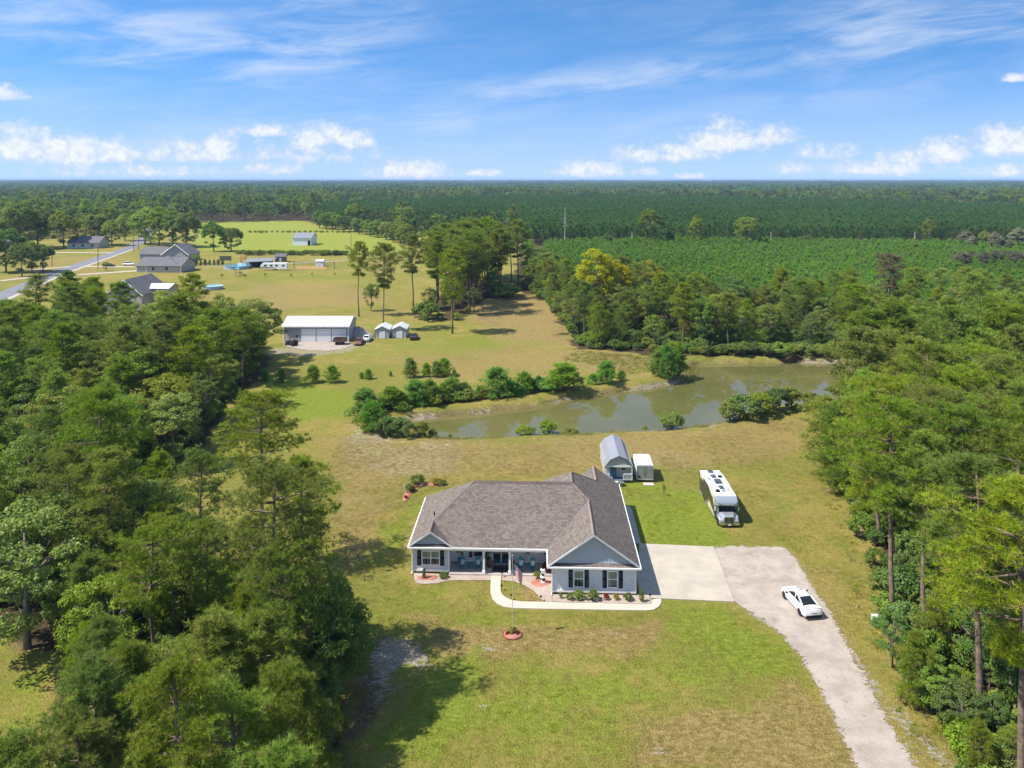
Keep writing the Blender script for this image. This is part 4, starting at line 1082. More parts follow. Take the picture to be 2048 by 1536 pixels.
def leaves(cent, nrm, size, rng):
    """leaf sprays: small bent quads (two triangles)"""
    n = len(cent)
    nn = nrm * .7 + unit(n, rng) * .9 + np.array([0, 0, .35]); nn /= np.linalg.norm(nn, axis=1)[:, None]
    a = np.cross(nn, unit(n, rng)); a /= np.linalg.norm(a, axis=1)[:, None] + 1e-9
    b_ = np.cross(nn, a); s = (size * rng.uniform(.65, 1.25, n))[:, None]
    v = np.stack([cent - a * s * .62, cent + b_ * s * .36 + nn * s * .08, cent + a * s * .62, cent - b_ * s * .36 + nn * s * .08], 1)
    tn = np.stack([np.clip(rng.normal(.5, .27, n), 0, 1), rng.uniform(0, 1, n), np.zeros(n)], 1)
    return v.reshape(-1, 3), np.repeat(tn, 4, 0)

PROTO = {}
def make_pine(seed, H=18.0, c0=.48, R=2.9, nb=46, clumps=5, tufts=10, K=9, ln=.42, wd=.075, rt=.18, shape='round', lean=.25, m='needle', cr=.33):
    rng = np.random.default_rng(seed)
    tb = MB()
    zs = np.linspace(0, H * .97, 9)
    off = np.cumsum(rng.normal(0, lean * .35, (9, 2)), 0); off -= off[0]
    pts = [(off[i, 0], off[i, 1], zs[i]) for i in range(9)]
    tb.tube(pts, [rt * (1.25 if i == 0 else 1.0) * (1 - .82 * (zs[i] / H) ** 1.15) + .015 for i in range(9)], 8)
    def axis(z): return np.array([np.interp(z, zs, off[:, 0]), np.interp(z, zs, off[:, 1]), z])
    C, Dn = [], []
    az_ = rng.uniform(0, 6.28)
    for i in range(nb):
        q = (i + rng.uniform(0, 1)) / nb
        if shape in ('round', 'irr'):
            nw = max(6, nb // 5); q = (math.floor(q * nw) + rng.uniform(0, .35)) / nw
        z = H * (c0 + (1 - c0) * q * .985)
        az_ += 2.4 + rng.normal(0, .35)
        if shape == 'round': L = R * (math.sin(math.pi * min(1, .22 + .80 * q)) ** .7) * rng.uniform(.55, 1.15)
        elif shape == 'bush': L = R * ((1 - q) ** .55) * rng.uniform(.55, 1.2) + .10
        elif shape == 'cone': L = R * (1 - q) ** .8 * rng.uniform(.8, 1.12) + .12
        else: L = R * (.55 + .75 * math.sin(math.pi * q)) * rng.uniform(.5, 1.2) * (1.0 if q < .85 else .6)
        if q < .18 and shape not in ('cone', 'bush') and rng.uniform() < .35: L *= .5
        rise = rng.uniform(-.05, .35) + q * .55 if shape not in ('cone', 'bush') else rng.uniform(.2, .5) + .5 * q
        b0 = axis(z); d = np.array([math.cos(az_), math.sin(az_), 0])
        p1 = b0 + d * L * .55 + np.array([0, 0, L * rise * .35]); p2 = b0 + d * L + np.array([0, 0, L * rise])
        tb.tube([b0, p1, p2], [.055 * L / R + .02, .03, .012], 4, cap=False)
        for k in range(clumps):
            f = (rng.uniform(.30, 1.02) ** .75) if shape in ('cone', 'bush') else rng.uniform(.42, 1.05)
            ctr = (b0 * (1 - f) ** 2 + 2 * p1 * f * (1 - f) + p2 * f * f)
            side = np.array([-d[1], d[0], 0]) * rng.normal(0, .34) * L * .55
            ctr = ctr + side + np.array([0, 0, rng.uniform(-.05, .30)])
            cc = ctr + rng.normal(0, 1, (tufts, 3)) * np.array([cr, cr, cr * .55]) * (.5 + .5 * L / R)
            dd = d * .5 + (cc - ctr) * .8 + np.array([0, 0, .55])
            dd = dd / (np.linalg.norm(dd, axis=1)[:, None] + 1e-9)
            C.append(cc); Dn.append(dd)
    top = axis(H * .96); cc = top + rng.normal(0, 1, (tufts * 2, 3)) * np.array([.22, .22, .4])
    C.append(cc); Dn.append(np.tile([0, 0, 1.0], (len(cc), 1)))
    v, tn = blades(np.concatenate(C), np.concatenate(Dn), K, ln, wd, rng)
    cm = tri_mesh('pine_crown', v, np.arange(len(v)).reshape(-1, 3), tn, M[m])
    return tb.mesh('pine_trunk', M['bark'], True), cm, H
def make_broad(seed, H=12.0, c0=.25, R=3.6, ncl=80, per=200, size=.205, rt=.2, m='leaf', sq=1.0, flat=.62, clr=1.0):
    rng = np.random.default_rng(seed)
    tb = MB(); zc = H * (c0 + (1 - c0) * .5); hz = H * (1 - c0) * .5
    zs = [0, H * .3, H * .55, H * .8]
    off = np.cumsum(rng.normal(0, .12, (4, 2)), 0); off -= off[0]
    tb.tube([(off[i, 0], off[i, 1], zs[i]) for i in range(4)], [rt * 1.2, rt * .85, rt * .5, rt * .2], 7)
    C, Nn = [], []
    dirs = unit(ncl, rng); dirs[:, 2] = np.where(rng.uniform(size=ncl) < .7, np.abs(dirs[:, 2]), dirs[:, 2])
    lob = rng.normal(size=(6, 3)); lob /= np.linalg.norm(lob, axis=1)[:, None]
    for i in range(ncl):
        d = dirs[i]
        bump = 1 + .22 * max(np.max(lob @ d) * 2 - 1, -.5)
        rr = rng.uniform(.45, 1.0) ** .45 * bump
        ctr = np.array([d[0] * R * rr, d[1] * R * rr, zc + d[2] * hz * .92 * rr * sq])
        wz_ = (ctr[2] - H * c0) / (H * (1 - c0))
        if wz_ < .25: ctr[:2] *= .75 + wz_
        if i % 3 == 0: tb.tube([(off[1, 0], off[1, 1], min(H * .45, max(H * .15, ctr[2] - 1.5))), tuple(ctr * np.array([.55, .55, 1]) - np.array([0, 0, .8])), tuple(ctr)], [.07, .045, .015], 4, cap=False)
        n = int(per * rng.uniform(.6, 1.3)); r = rng.uniform(.55, 1.15) * clr
        u = unit(n, rng); u[:, 2] = u[:, 2] * .9 + .1
        cc = ctr + u * (rng.uniform(.35, 1.0, (n, 1)) ** .5) * r * np.array([1, 1, flat])
        C.append(cc); Nn.append(u * .6 + d * .5)
    cc = np.concatenate(C); keep = cc[:, 2] > .05
    v, tn = leaves(cc[keep], np.concatenate(Nn)[keep], size, rng)
    cm = tri_mesh('broadleaf_crown', v, np.arange(len(v)).reshape(-1, 4), tn, M[m])
    return tb.mesh('broadleaf_trunk', M['bark_grey'], True), cm, H
def make_dead(seed, H=16.0, nb=34, R=2.2, drop=0):
    rng = np.random.default_rng(seed); tb = MB()
    off = np.cumsum(rng.normal(0, .10, (7, 2)), 0); off -= off[0]; zs = np.linspace(0, H, 7)
    tb.tube([(off[i, 0], off[i, 1], zs[i]) for i in range(7)], [.26 * (1 - .85 * i / 6) for i in range(7)], 7)
    bb = MB()
    for i in range(nb):
        z = H * rng.uniform(.5, .98); a = rng.uniform(0, 6.28); L = R * rng.uniform(.4, 1.1) * (1.25 - z / H)
        d = np.array([math.cos(a), math.sin(a), rng.uniform(-.1, .5)]); x = np.array([np.interp(z, zs, off[:, 0]), np.interp(z, zs, off[:, 1]), z])
        p1 = x + d * L; bb.tube([x, p1], [.05, .02], 4, cap=False)
        for k in range(4):
            f = rng.uniform(.4, 1); q = x + d * L * f; bb.tube([q, q + unit(1, rng)[0] * L * .4 + np.array([0, 0, .1])], [.022, .008], 3, cap=False)
    return tb.mesh('dead_trunk', M['bark_dead'], True), bb.mesh('dead_branches', M['bark_dead']), H

PROTO['pine'] = [make_pine(101), make_pine(102, 19, .42, 3.3, 56), make_pine(103, 18, .55, 2.7, 42, shape='irr'), make_pine(104, 20, .5, 3.1, 54, shape='irr'), make_pine(105, 17, .38, 2.8, 54)]
PROTO['midpine'] = [make_pine(111, 11, .14, 2.5, 58, 5, 8, 9, .38, .05, .15, 'round', .15), make_pine(112, 10, .10, 2.3, 58, 5, 8, 9, .38, .05, .14, 'round', .15), make_pine(113, 12, .2, 2.4, 56, 5, 8, 9, .38, .05, .15, 'irr', .2)]
FN = dict(tufts=10, K=17, ln=.36, wd=.036)
PROTO['nearpine'] = [make_pine(171, 18, .48, 2.9, 46, **FN), make_pine(172, 19, .42, 3.2, 54, **FN), make_pine(173, 18, .55, 2.8, 44, shape='irr', **FN), make_pine(174, 20, .5, 3.1, 52, shape='irr', **FN)]
PROTO['nearmid'] = [make_pine(181, 11, .14, 2.5, 60, 5, 9, 16, .33, .034, .15, 'round', .15, 'needle', .30), make_pine(182, 10, .10, 2.4, 60, 5, 9, 16, .33, .034, .14, 'round', .15, 'needle', .30), make_pine(183, 12, .2, 2.4, 56, 5, 9, 16, .33, .034, .15, 'irr', .2, 'needle', .30)]
PROTO['bigbroad'] = [make_broad(161, 14, .12, 5.2, 120, 90, .46, .28, 'leaf', 1.0, .7, 1.35), make_broad(162, 13, .10, 4.8, 110, 90, .46, .28, 'leaf', 1.0, .7, 1.3), make_broad(163, 15, .16, 4.9, 120, 90, .46, .28, 'leaf', 1.0, .7, 1.3)]
PROTO['youngpine'] = [make_pine(121, 4, .03, 1.7, 40, 4, 7, 9, .34, .06, .06, 'bush', .05, 'needle_young', .26), make_pine(122, 4.5, .02, 1.6, 44, 4, 7, 9, .34, .06, .06, 'bush', .06, 'needle_young', .26), make_pine(123, 3.6, .02, 1.7, 40, 4, 7, 9, .34, .06, .06, 'bush', .05, 'needle_young', .26), make_pine(124, 4.2, .03, 1.35, 40, 4, 7, 9, .34, .06, .06, 'cone', .05, 'needle_young', .24)]
PROTO['broad'] = [make_broad(131), make_broad(132, 13, .2, 3.4, 84), make_broad(133, 11, .18, 3.9, 84), make_broad(134, 14, .28, 3.5, 80, m='leaf')]
PROTO['shrub'] = [make_broad(141, 2.6, .0, 1.35, 44, 85, .19, .05, 'leaf_dark', 1.0, .85, .46), make_broad(142, 2.2, .0, 1.5, 44, 85, .19, .05, 'leaf', 1.0, .85, .46), make_broad(143, 3.0, .0, 1.3, 46, 85, .18, .05, 'leaf_dark', 1.0, .85, .46)]
PROTO['dead'] = [make_dead(151), make_dead(152, 15, 40, 2.6)]

KIND_NAME = {'pine': ('pine_tree', 'pine'), 'midpine': ('pine_tree', 'pine'), 'youngpine': ('young_pine', 'pine'), 'broad': ('broadleaf_tree', 'tree'), 'bigbroad': ('broadleaf_tree', 'tree'), 'shrub': ('shrub', 'shrub'), 'dead': ('dead_tree', 'dead tree')}
NPL = [0]
def tree_at(kind, x, y, h, label, group=None, m=None, wide=1.0, v=None, z=0.0, name=None, cat=None, tilt=None, rz=None):
    NPL[0] += 1
    pr = PROTO[kind]
    if y < 100 and kind in ('pine', 'midpine'): pr = PROTO['nearpine' if kind == 'pine' else 'nearmid']
    tm, cmesh, H = pr[(v % len(pr) if v is not None else random.randrange(len(pr)))]
    s = h / H
    if z == 0.0: z = ground_z(x, y) - .04
    nm, ct = KIND_NAME[kind]
    o = thing(name or nm, label, cat or ct, (x, y, z), rz if rz is not None else random.uniform(0, 6.28), group, (s * wide, s * wide, s))
    if tilt: o.rotation_euler = (tilt[0], tilt[1], o.rotation_euler.z)
    a = link('trunk', tm, o); c = link('crown' if kind != 'dead' else 'branches', cmesh, o)
    if m:
        c.material_slots[0].link = 'OBJECT'; c.material_slots[0].material = M[m]
    return o
def tree_px(kind, px, py, top, label, group=None, **kw):
    p = P(px, py)
    h = (py - top) * HC / (py - YH)
    return tree_at(kind, p[0], p[1], h, label, group, **kw)
def poisson(poly, r, rng, bounds=None, maxn=5000, rfun=None):
    """dart throwing inside a world polygon"""
    p = np.array(poly); lo, hi = p.min(0), p.max(0)
    n = int((hi - lo).prod() / (r * r) * 6)
    c = rng.uniform(lo, hi, (min(n, 400000), 2))
    c = c[sdf(c[:, 0], c[:, 1], p) < 0]
    out = []; cell = {}
    for x, y in c:
        rr = r if rfun is None else rfun(x, y)
        k = (int(x // r), int(y // r)); ok = True
        for i in (-1, 0, 1):
            for j in (-1, 0, 1):
                for (a, b_) in cell.get((k[0] + i, k[1] + j), ()):
                    if (a - x) ** 2 + (b_ - y) ** 2 < rr * rr: ok = False
        if ok: cell.setdefault(k, []).append((x, y)); out.append((x, y))
        if len(out) >= maxn: break
    return out

# ---- geometry-node scatter: one object of uncountable growth
def scatter(name, pts, scl, protos, pick=None, rng=None, label=None, cat=None):
    rng = rng or RNG
    n = len(pts)
    me = bpy.data.meshes.new(name); me.from_pydata([tuple(p) for p in pts], [], [])
    for an, tp, val in (('scl', 'FLOAT', np.asarray(scl, np.float32)), ('rot', 'FLOAT', rng.uniform(0, 6.28, n).astype(np.float32)), ('pick', 'INT', (rng.integers(0, len(protos), n) if pick is None else np.asarray(pick)).astype(np.int32))):
        a = me.attributes.new(an, tp, 'POINT'); a.data.foreach_set('value', val)
    o = link(name, me); o['kind'] = 'stuff'
    if label: o['label'] = label; o['category'] = cat
    g = bpy.data.node_groups.new(name + '_nodes', 'GeometryNodeTree')
    g.interface.new_socket('Geometry', in_out='INPUT', socket_type='NodeSocketGeometry'); g.interface.new_socket('Geometry', in_out='OUTPUT', socket_type='NodeSocketGeometry')
    N = g.nodes; L = g.links
    gi, go = N.new('NodeGroupInput'), N.new('NodeGroupOutput')
    iop = N.new('GeometryNodeInstanceOnPoints')
    if len(protos) > 1:
        jn = N.new('GeometryNodeJoinGeometry')
    for po in reversed(protos):
        oi = N.new('GeometryNodeObjectInfo'); oi.inputs['Object'].default_value = po; oi.inputs['As Instance'].default_value = True
        if len(protos) > 1: L.new(oi.outputs['Geometry'], jn.inputs[0])
        else: L.new(oi.outputs['Geometry'], iop.inputs['Instance'])
    if len(protos) > 1:
        L.new(jn.outputs[0], iop.inputs['Instance']); iop.inputs['Pick Instance'].default_value = True
        na = N.new('GeometryNodeInputNamedAttribute'); na.data_type = 'INT'; na.inputs['Name'].default_value = 'pick'; L.new(na.outputs['Attribute'], iop.inputs['Instance Index'])
    na = N.new('GeometryNodeInputNamedAttribute'); na.data_type = 'FLOAT'; na.inputs['Name'].default_value = 'scl'; L.new(na.outputs['Attribute'], iop.inputs['Scale'])
    nr = N.new('GeometryNodeInputNamedAttribute'); nr.data_type = 'FLOAT'; nr.inputs['Name'].default_value = 'rot'
    cx = N.new('ShaderNodeCombineXYZ'); L.new(nr.outputs['Attribute'], cx.inputs[2]); L.new(cx.outputs[0], iop.inputs['Rotation'])
    L.new(gi.outputs[0], iop.inputs['Points']); L.new(iop.outputs[0], go.inputs[0])
    md = o.modifiers.new('scatter', 'NODES'); md.node_group = g
    return o
def proto_object(name, meshes):
    """one mesh holding trunk and crown, used only as scatter stock"""
    vs, fs, mi, tn, mats = [], [], [], [], []
    for me in meshes:
        o = len(vs); base = len(mats)
        for mm in me.materials: mats.append(mm)
        vs += [tuple(v.co) for v in me.vertices]
        ta = me.color_attributes.get('tint')
        if ta is not None:
            b = np.zeros(len(me.vertices) * 4, np.float32); ta.data.foreach_get('color', b); tn.append(b.reshape(-1, 4))
        else: tn.append(np.ones((len(me.vertices), 4), np.float32) * .5)
        for p in me.polygons: fs.append(tuple(i + o for i in p.vertices)); mi.append(base)
    me = bpy.data.meshes.new(name); me.from_pydata(vs, [], fs)
    for mm in mats: me.materials.append(mm)
    me.polygons.foreach_set('material_index', mi)
    a = me.color_attributes.new('tint', 'FLOAT_COLOR', 'POINT'); a.data.foreach_set('color', np.concatenate(tn).ravel())
    return bpy.data.objects.new(name, me)
# ------------------------------------------------------------------ woods: individuals
def wood(poly_px, r, kinds, hrange, label_of, group, rng, mats=None, maxn=400, taken=None, world=None, wide=(0.9, 1.2)):
    poly = W(poly_px) if world is None else np.array(world)
    pts = poisson(poly, r, rng, maxn=maxn)
    qy = np.quantile([p[1] for p in pts], [.25, .5, .75]); fx = [p[0] / p[1] for p in pts]; qx = np.quantile(fx, [.2, .4, .6, .8])
    for (x, y) in pts:
        if taken is not None and any((x - a) ** 2 + (y - b_) ** 2 < (r * .6) ** 2 for a, b_ in taken): continue
        # leave out what the photograph shows nothing of
        if abs(x) > (y + 6) * .70 + 7: continue
        k = rng.choice(list(kinds), p=list(kinds.values()))
        h = rng.uniform(*hrange[k])
        mm = None
        if mats and k in mats: mm = mats[k][rng.integers(len(mats[k]))]
        row = ('front row', 'second row', 'third row', 'back row')[int(np.searchsorted(qy, y))]
        side = ('far left', 'left', 'middle', 'right', 'far right')[int(np.searchsorted(qx, x / y))]
        lo, hi = hrange[k]; size = 'low' if h < lo + (hi - lo) * .33 else ('middle-height' if h < lo + (hi - lo) * .66 else 'tall')
        tone = {'leaf_dark': 'dark green ', 'leaf_olive': 'olive ', 'leaf': 'mid-green '}.get(mm, '')
        tree_at(k, x, y, h, '%s %s%s, %s %s of the %s' % (size, tone, {'pine': 'pine', 'midpine': 'bushy pine', 'broad': 'broadleaf tree'}[k], side, row, label_of), group, m=mm, wide=rng.uniform(*wide))
rg = np.random.default_rng(5)
random.seed(5)
GL = 'trees of the near left wood'
lead = [
    ('pine', 200, 1175, 772, 'tall pine with a long bare trunk in the left wood', 1.15, 0, GL),
    ('pine', 545, 1430, 935, 'forked pine with broad tufted crown at the left edge of the front lawn', 1.15, 3, GL),
    ('pine', 605, 1310, 908, 'slim pine overhanging the lawn on the left, behind the forked pine', 1.1, 1, GL),
    ('pine', 530, 1140, 786, 'spreading pine reaching over the grass beside the left clearing', 1.35, 3, GL),
    ('broad', 55, 1296, 1000, 'broadleaf tree with bare trunk base beside the lower left lawn', 1.2, 2, GL),
]
taken = []
for (k, px, py, top, lab, wd, v, g) in lead:
    o = tree_px(k, px, py, top, lab, g, wide=wd, v=v); taken.append((o.location.x, o.location.y))
# crowns rising into the frame's lower left corner: (top px, top py, height)
for (px, ty, h, k, lab) in ((355, 1315, 15, 'pine', 'bushy pine crown rising at the bottom of the left wood'), (565, 1490, 13, 'midpine', 'pine top at the bottom edge beside the dirt strip'),
                            (20, 1470, 11, 'midpine', 'pine top in the lower left corner of the photo'), (245, 1290, 11, 'midpine', 'rounded pine beside the lower left lawn'),
                            (420, 1230, 12, 'midpine', 'dense pine in the middle of the near left wood'), (160, 1440, 10, 'midpine', 'pine at the edge of the lower left lawn'),
                            (470, 1390, 12, 'midpine', 'pine left of the forked pine trunk, near the bottom')):
    d = FPX * (HC - h) / (ty - YH); x = (px - XC) * d / FPX
    tree_at(k, x, d, h, lab, GL, wide=1.15); taken.append((x, d))
lab1 = 'near left wood'
wood([(625, 1750), (640, 1500), (650, 1400), (630, 1310), (540, 1260), (420, 1160), (340, 1080), (250, 1020), (0, 1000), (-200, 1000), (-200, 1215), (0, 1215), (130, 1245), (150, 1330), (130, 1750)],
     3.5, {'pine': .16, 'midpine': .42, 'broad': .42}, {'pine': (13, 17), 'midpine': (7, 12), 'broad': (7, 11.5)}, lab1, GL, rg, {'broad': ['leaf', 'leaf_dark', 'leaf_dark', 'leaf_olive']}, taken=taken)
# leafy edge beside the lawn
for (px, py, top) in ((655, 1430, 1230), (665, 1375, 1190), (660, 1330, 1140), (640, 1490, 1320), (640, 1290, 1130), (610, 1560, 1400), (600, 1260, 1120), (680, 1300, 1220)):
    tree_px('broad', px, py, top, 'dark leafy tree at the lawn edge of the near left wood', GL, m='leaf_dark', wide=.95)
GB = 'trees of the far left wood'
for (px, py, top, k, lab, v) in ((75, 688, 548, 'pine', 'leftmost of the three pines before the roadside houses', 0), (135, 690, 541, 'pine', 'middle one of the three pines before the roadside houses', 1), (186, 692, 553, 'pine', 'rightmost of the three pines before the roadside houses', 4),
                                 (385, 728, 546, 'pine', 'big round-topped pine in front of the grey neighbour house', 1), (500, 724, 596, 'broad', 'round broadleaf tree at the wood corner left of the triple garage', 2), (445, 740, 620, 'broad', 'broadleaf tree next to the wood corner by the field', 0),
                                 (330, 730, 585, 'broad', 'broadleaf tree behind the big round-topped pine', 1)):
    tree_px(k, px, py, top, lab, GB, v=v, wide=1.25 if k == 'broad' else 1.15, m='leaf_olive' if px == 500 else None)
lab2 = 'far left wood'
wood([(525, 704), (515, 740), (470, 805), (420, 868), (335, 955), (200, 965), (0, 975), (-250, 975), (-250, 700), (60, 700), (250, 712), (400, 700)],
     4.4, {'pine': .34, 'midpine': .20, 'broad': .46}, {'pine': (13, 18), 'midpine': (8, 12), 'broad': (8, 13.5)}, lab2, GB, rg, {'broad': ['leaf', 'leaf_dark', 'leaf_olive', 'leaf']}, wide=(1.0, 1.3))

GR = 'trees of the right wood'
taken = []
for (k, px, py, top, lab, wd, v) in (
    ('pine', 1785, 1245, 800, 'pine with bare trunk nearest the gravel drive on the right', 1.25, 3), ('pine', 1851, 1282, 860, 'second bare pine trunk from the gravel drive', 1.2, 0), ('pine', 1922, 1250, 815, 'third bare pine trunk from the gravel drive', 1.15, 2),
    ('pine', 1958, 1480, 905, 'tall pine with the longest bare trunk at the lower right', 1.2, 0), ('pine', 2034, 1305, 880, 'bare pine trunk at the right edge of the photo', 1.2, 2), ('midpine', 1650, 950, 790, 'full bushy pine at the near corner of the right wood', 1.35, 0),
    ('midpine', 1690, 985, 800, 'second bushy pine behind the wood corner by the pond', 1.25, 1), ('midpine', 1695, 890, 760, 'bushy pine at the pond end of the right wood', 1.2, 1), ('pine', 1745, 870, 618, 'tall pine leaning over the pond water', 1.4, 4), ('pine', 1790, 860, 600, 'highest rounded pine crown behind the pond end', 1.45, 1),
    ('pine', 1728, 835, 640, 'pine at the pond shore with water behind its trunk', 1.2, 3)):
    o = tree_px(k, px, py, top, lab, GR, wide=wd, v=v); taken.append((o.location.x, o.location.y))
lab3 = 'right wood'
wood([(1715, 1000), (1720, 880), (1770, 815), (2048, 800), (2400, 800), (2600, 1200), (2400, 1750), (2030, 1750), (1900, 1480), (1830, 1330), (1780, 1180), (1740, 1060)],
     5.0, {'pine': .72, 'midpine': .18, 'broad': .10}, {'pine': (15, 21), 'midpine': (6, 11), 'broad': (4, 8)}, lab3, GR, rg, {'broad': ['leaf_dark', 'leaf_dark']}, taken=taken, wide=(1.05, 1.4))
for (px, py, top, k, lab, mm) in ((1785, 1335, 1225, 'broad', 'dark bush at the foot of the pine nearest the drive', 'leaf_dark'), (1835, 1420, 1265, 'midpine', 'small bushy pine beside the lower gravel drive', None), (1880, 1440, 1320, 'broad', 'pale green bush between the lower right pine trunks', 'leaf'), (1925, 1480, 1360, 'broad', 'broad bush left of the longest pine trunk', 'leaf_dark'),
                                  (1985, 1500, 1390, 'broad', 'broad bush right of the longest pine trunk', 'leaf_dark'), (2020, 1420, 1230, 'broad', 'leafy tree at the lower right edge', 'leaf_dark'), (1960, 1570, 1440, 'midpine', 'small pine at the bottom right beside the drive', None), (1870, 1330, 1200, 'midpine', 'young pine behind the bare pine trunks', None), (1950, 1350, 1190, 'broad', 'undergrowth tree between bare pine trunks', 'leaf_dark'), (2030, 1570, 1450, 'midpine', 'pine top in the lower right corner', None)):
    tree_px(k, px, py, top, lab, GR, m=mm, wide=1.05)

GM = 'trees between the pond and the young plantation'
for (px, py, top, mm, lab, v) in ((1192, 645, 502, 'leaf_yellow', 'tall yellowing tree at the left of the treeline', 1), (1235, 640, 520, 'leaf_yellow', 'second yellowing tree right of the tallest one', 3), (1300, 610, 522, 'leaf_yellow', 'small yellow treetop behind the treeline', 0)):
    tree_px('broad', px, py, top, lab, GM, m=mm, v=v, wide=1.0)
tree_px('dead', 1596, 672, 600, 'grey dead pine above the far pond bank', GM, v=0)
tree_px('pine', 1778, 655, 508, 'brown dying pine standing above the treeline', GM, m='leaf_brown', v=2)
lab4 = 'treeline behind the pond'
wood([(1045, 572), (1100, 608), (1145, 672), (1168, 694), (1300, 700), (1500, 703), (1700, 706), (2150, 712), (2150, 650), (1700, 640), (1500, 632), (1300, 622), (1180, 600), (1090, 555)],
     5.0, {'pine': .14, 'midpine': .34, 'broad': .52}, {'pine': (12, 17), 'midpine': (7, 12), 'broad': (7, 13)}, lab4, GM, rg, {'broad': ['leaf', 'leaf_olive', 'leaf_dark', 'leaf_olive']}, maxn=300)
for i in range(46):
    px = 1385 + i * 6.6 + random.uniform(-3, 3)
    tree_px('shrub', px, 716 + random.uniform(-9, 3), 698 + random.uniform(-7, 5), 'shrub of the green belt along the far pond bank', 'shrubs on the far pond bank', m=random.choice(['leaf', 'leaf', 'leaf_dark', 'leaf_olive']), wide=1.25)

GC = 'pines of the clump in the middle field'
lab5 = 'field pine clump'
wood([(850, 632), (885, 575), (950, 552), (1005, 552), (1000, 585), (962, 606), (938, 634)], 4.6, {'pine': .72, 'midpine': .1, 'broad': .18}, {'pine': (20, 25), 'midpine': (5, 9), 'broad': (5, 9)}, lab5, GC, rg, {'broad': ['leaf_dark', 'leaf']}, wide=(1.0, 1.25))
for (px, py, top, k, lab, wd, v) in ((718, 633, 484, 'pine', 'lone slim pine leftmost in the field', .8, 2), (767, 662, 490, 'pine', 'lone pine behind the two small sheds', .95, 3), (827, 619, 468, 'pine', 'lone pine left of the pine clump', 1.0, 0), (905, 667, 498, 'pine', 'leaning pine standing before the pine clump', 1.1, 1),
                                     (742, 622, 568, 'broad', 'small round tree between the two lone pines', 1.0, 1), (1036, 572, 438, 'pine', 'tall pine at the far end of the sandy path', 1.15, 1), (1023, 562, 446, 'pine', 'second tall pine at the far end of the sandy path', 1.0, 0),
                                     (855, 640, 605, 'shrub', 'bush at the left foot of the pine clump', 1.2, 0), (1010, 595, 572, 'shrub', 'bush in the middle of the sandy path', 1.8, 1), (985, 560, 500, 'broad', 'dark leafy tree at the back of the pine clump', 1.0, 0), (1075, 560, 490, 'broad', 'broadleaf tree behind the end of the sandy path', 1.0, 2), (1060, 540, 480, 'broad', 'farther broadleaf tree behind the sandy path', 1.0, 1)):
    tree_px(k, px, py, top, lab, wide=wd, v=v, m='leaf_dark' if k == 'broad' and px < 1000 else None)
for (x, d) in ((880, 640), (912, 640), (935, 628)): tree_px('shrub', x, d, d - 14, 'low bush under the pine clump', 'bushes under the pine clump', m='leaf')

GP = 'young pines planted across the field'
for i, (px, py, top) in enumerate(((530, 763, 742), (563, 765, 740), (626, 765, 735), (664, 765, 734), (723, 757, 745), (737, 758, 740), (781, 752, 742), (820, 755, 719), (853, 753, 728), (872, 754, 725), (889, 752, 720), (909, 753, 739))):
    tree_px('youngpine', px, py, top, 'small young pine in the row across the field, number %s from the left wood' % ('first second third fourth fifth sixth seventh eighth ninth tenth eleventh twelfth'.split()[i]), GP, wide=1.15)
GK = 'young pines on the left pond bank'
words = 'first second third fourth fifth sixth seventh eighth ninth tenth eleventh twelfth thirteenth fourteenth fifteenth sixteenth seventeenth eighteenth nineteenth twentieth'.split()
for i, (px, py, top, wd) in enumerate(((730, 838, 788, .9), (742, 866, 812, .8), (782, 828, 786, 1.0), (806, 824, 796, .9), (831, 818, 772, .85), (860, 816, 768, .95), (886, 810, 774, 1.0), (905, 806, 764, .9), (930, 803, 770, 1.0), (958, 800, 778, .9), (992, 800, 745, .95), (1018, 796, 768, 1.1), (1050, 792, 752, .8), (1078, 788, 758, .9), (1128, 788, 741, 1.2), (1186, 776, 757, .9), (1213, 774, 735, .8), (1242, 768, 750, .9))):
    tree_px('youngpine', px, py, top, 'bushy young pine on the pond bank, %s from the left tip' % words[i], GK, wide=wd * 1.5)
for i in range(22):
    f = (i + random.uniform(.2, .8)) / 22; px = 755 + 345 * f; py = 832 - 44 * f + random.uniform(-5, 2)
    tree_px(random.choice(['youngpine', 'shrub']), px, py, py - random.uniform(14, 26), 'low bush in the hedge along the left pond bank', 'low bushes on the left pond bank', m=random.choice(['leaf', 'leaf_dark', 'needle_young', 'leaf_olive']), wide=1.5)
for (px, py, top, lab) in ((1318, 760, 712, 'left bush of the green clump at the pond bend'), (1335, 762, 700, 'tallest bush of the green clump at the pond bend'), (1358, 756, 700, 'right bush of the green clump at the pond bend')):
    tree_px('youngpine', px, py, top, lab, 'bushes at the pond bend', wide=.95)
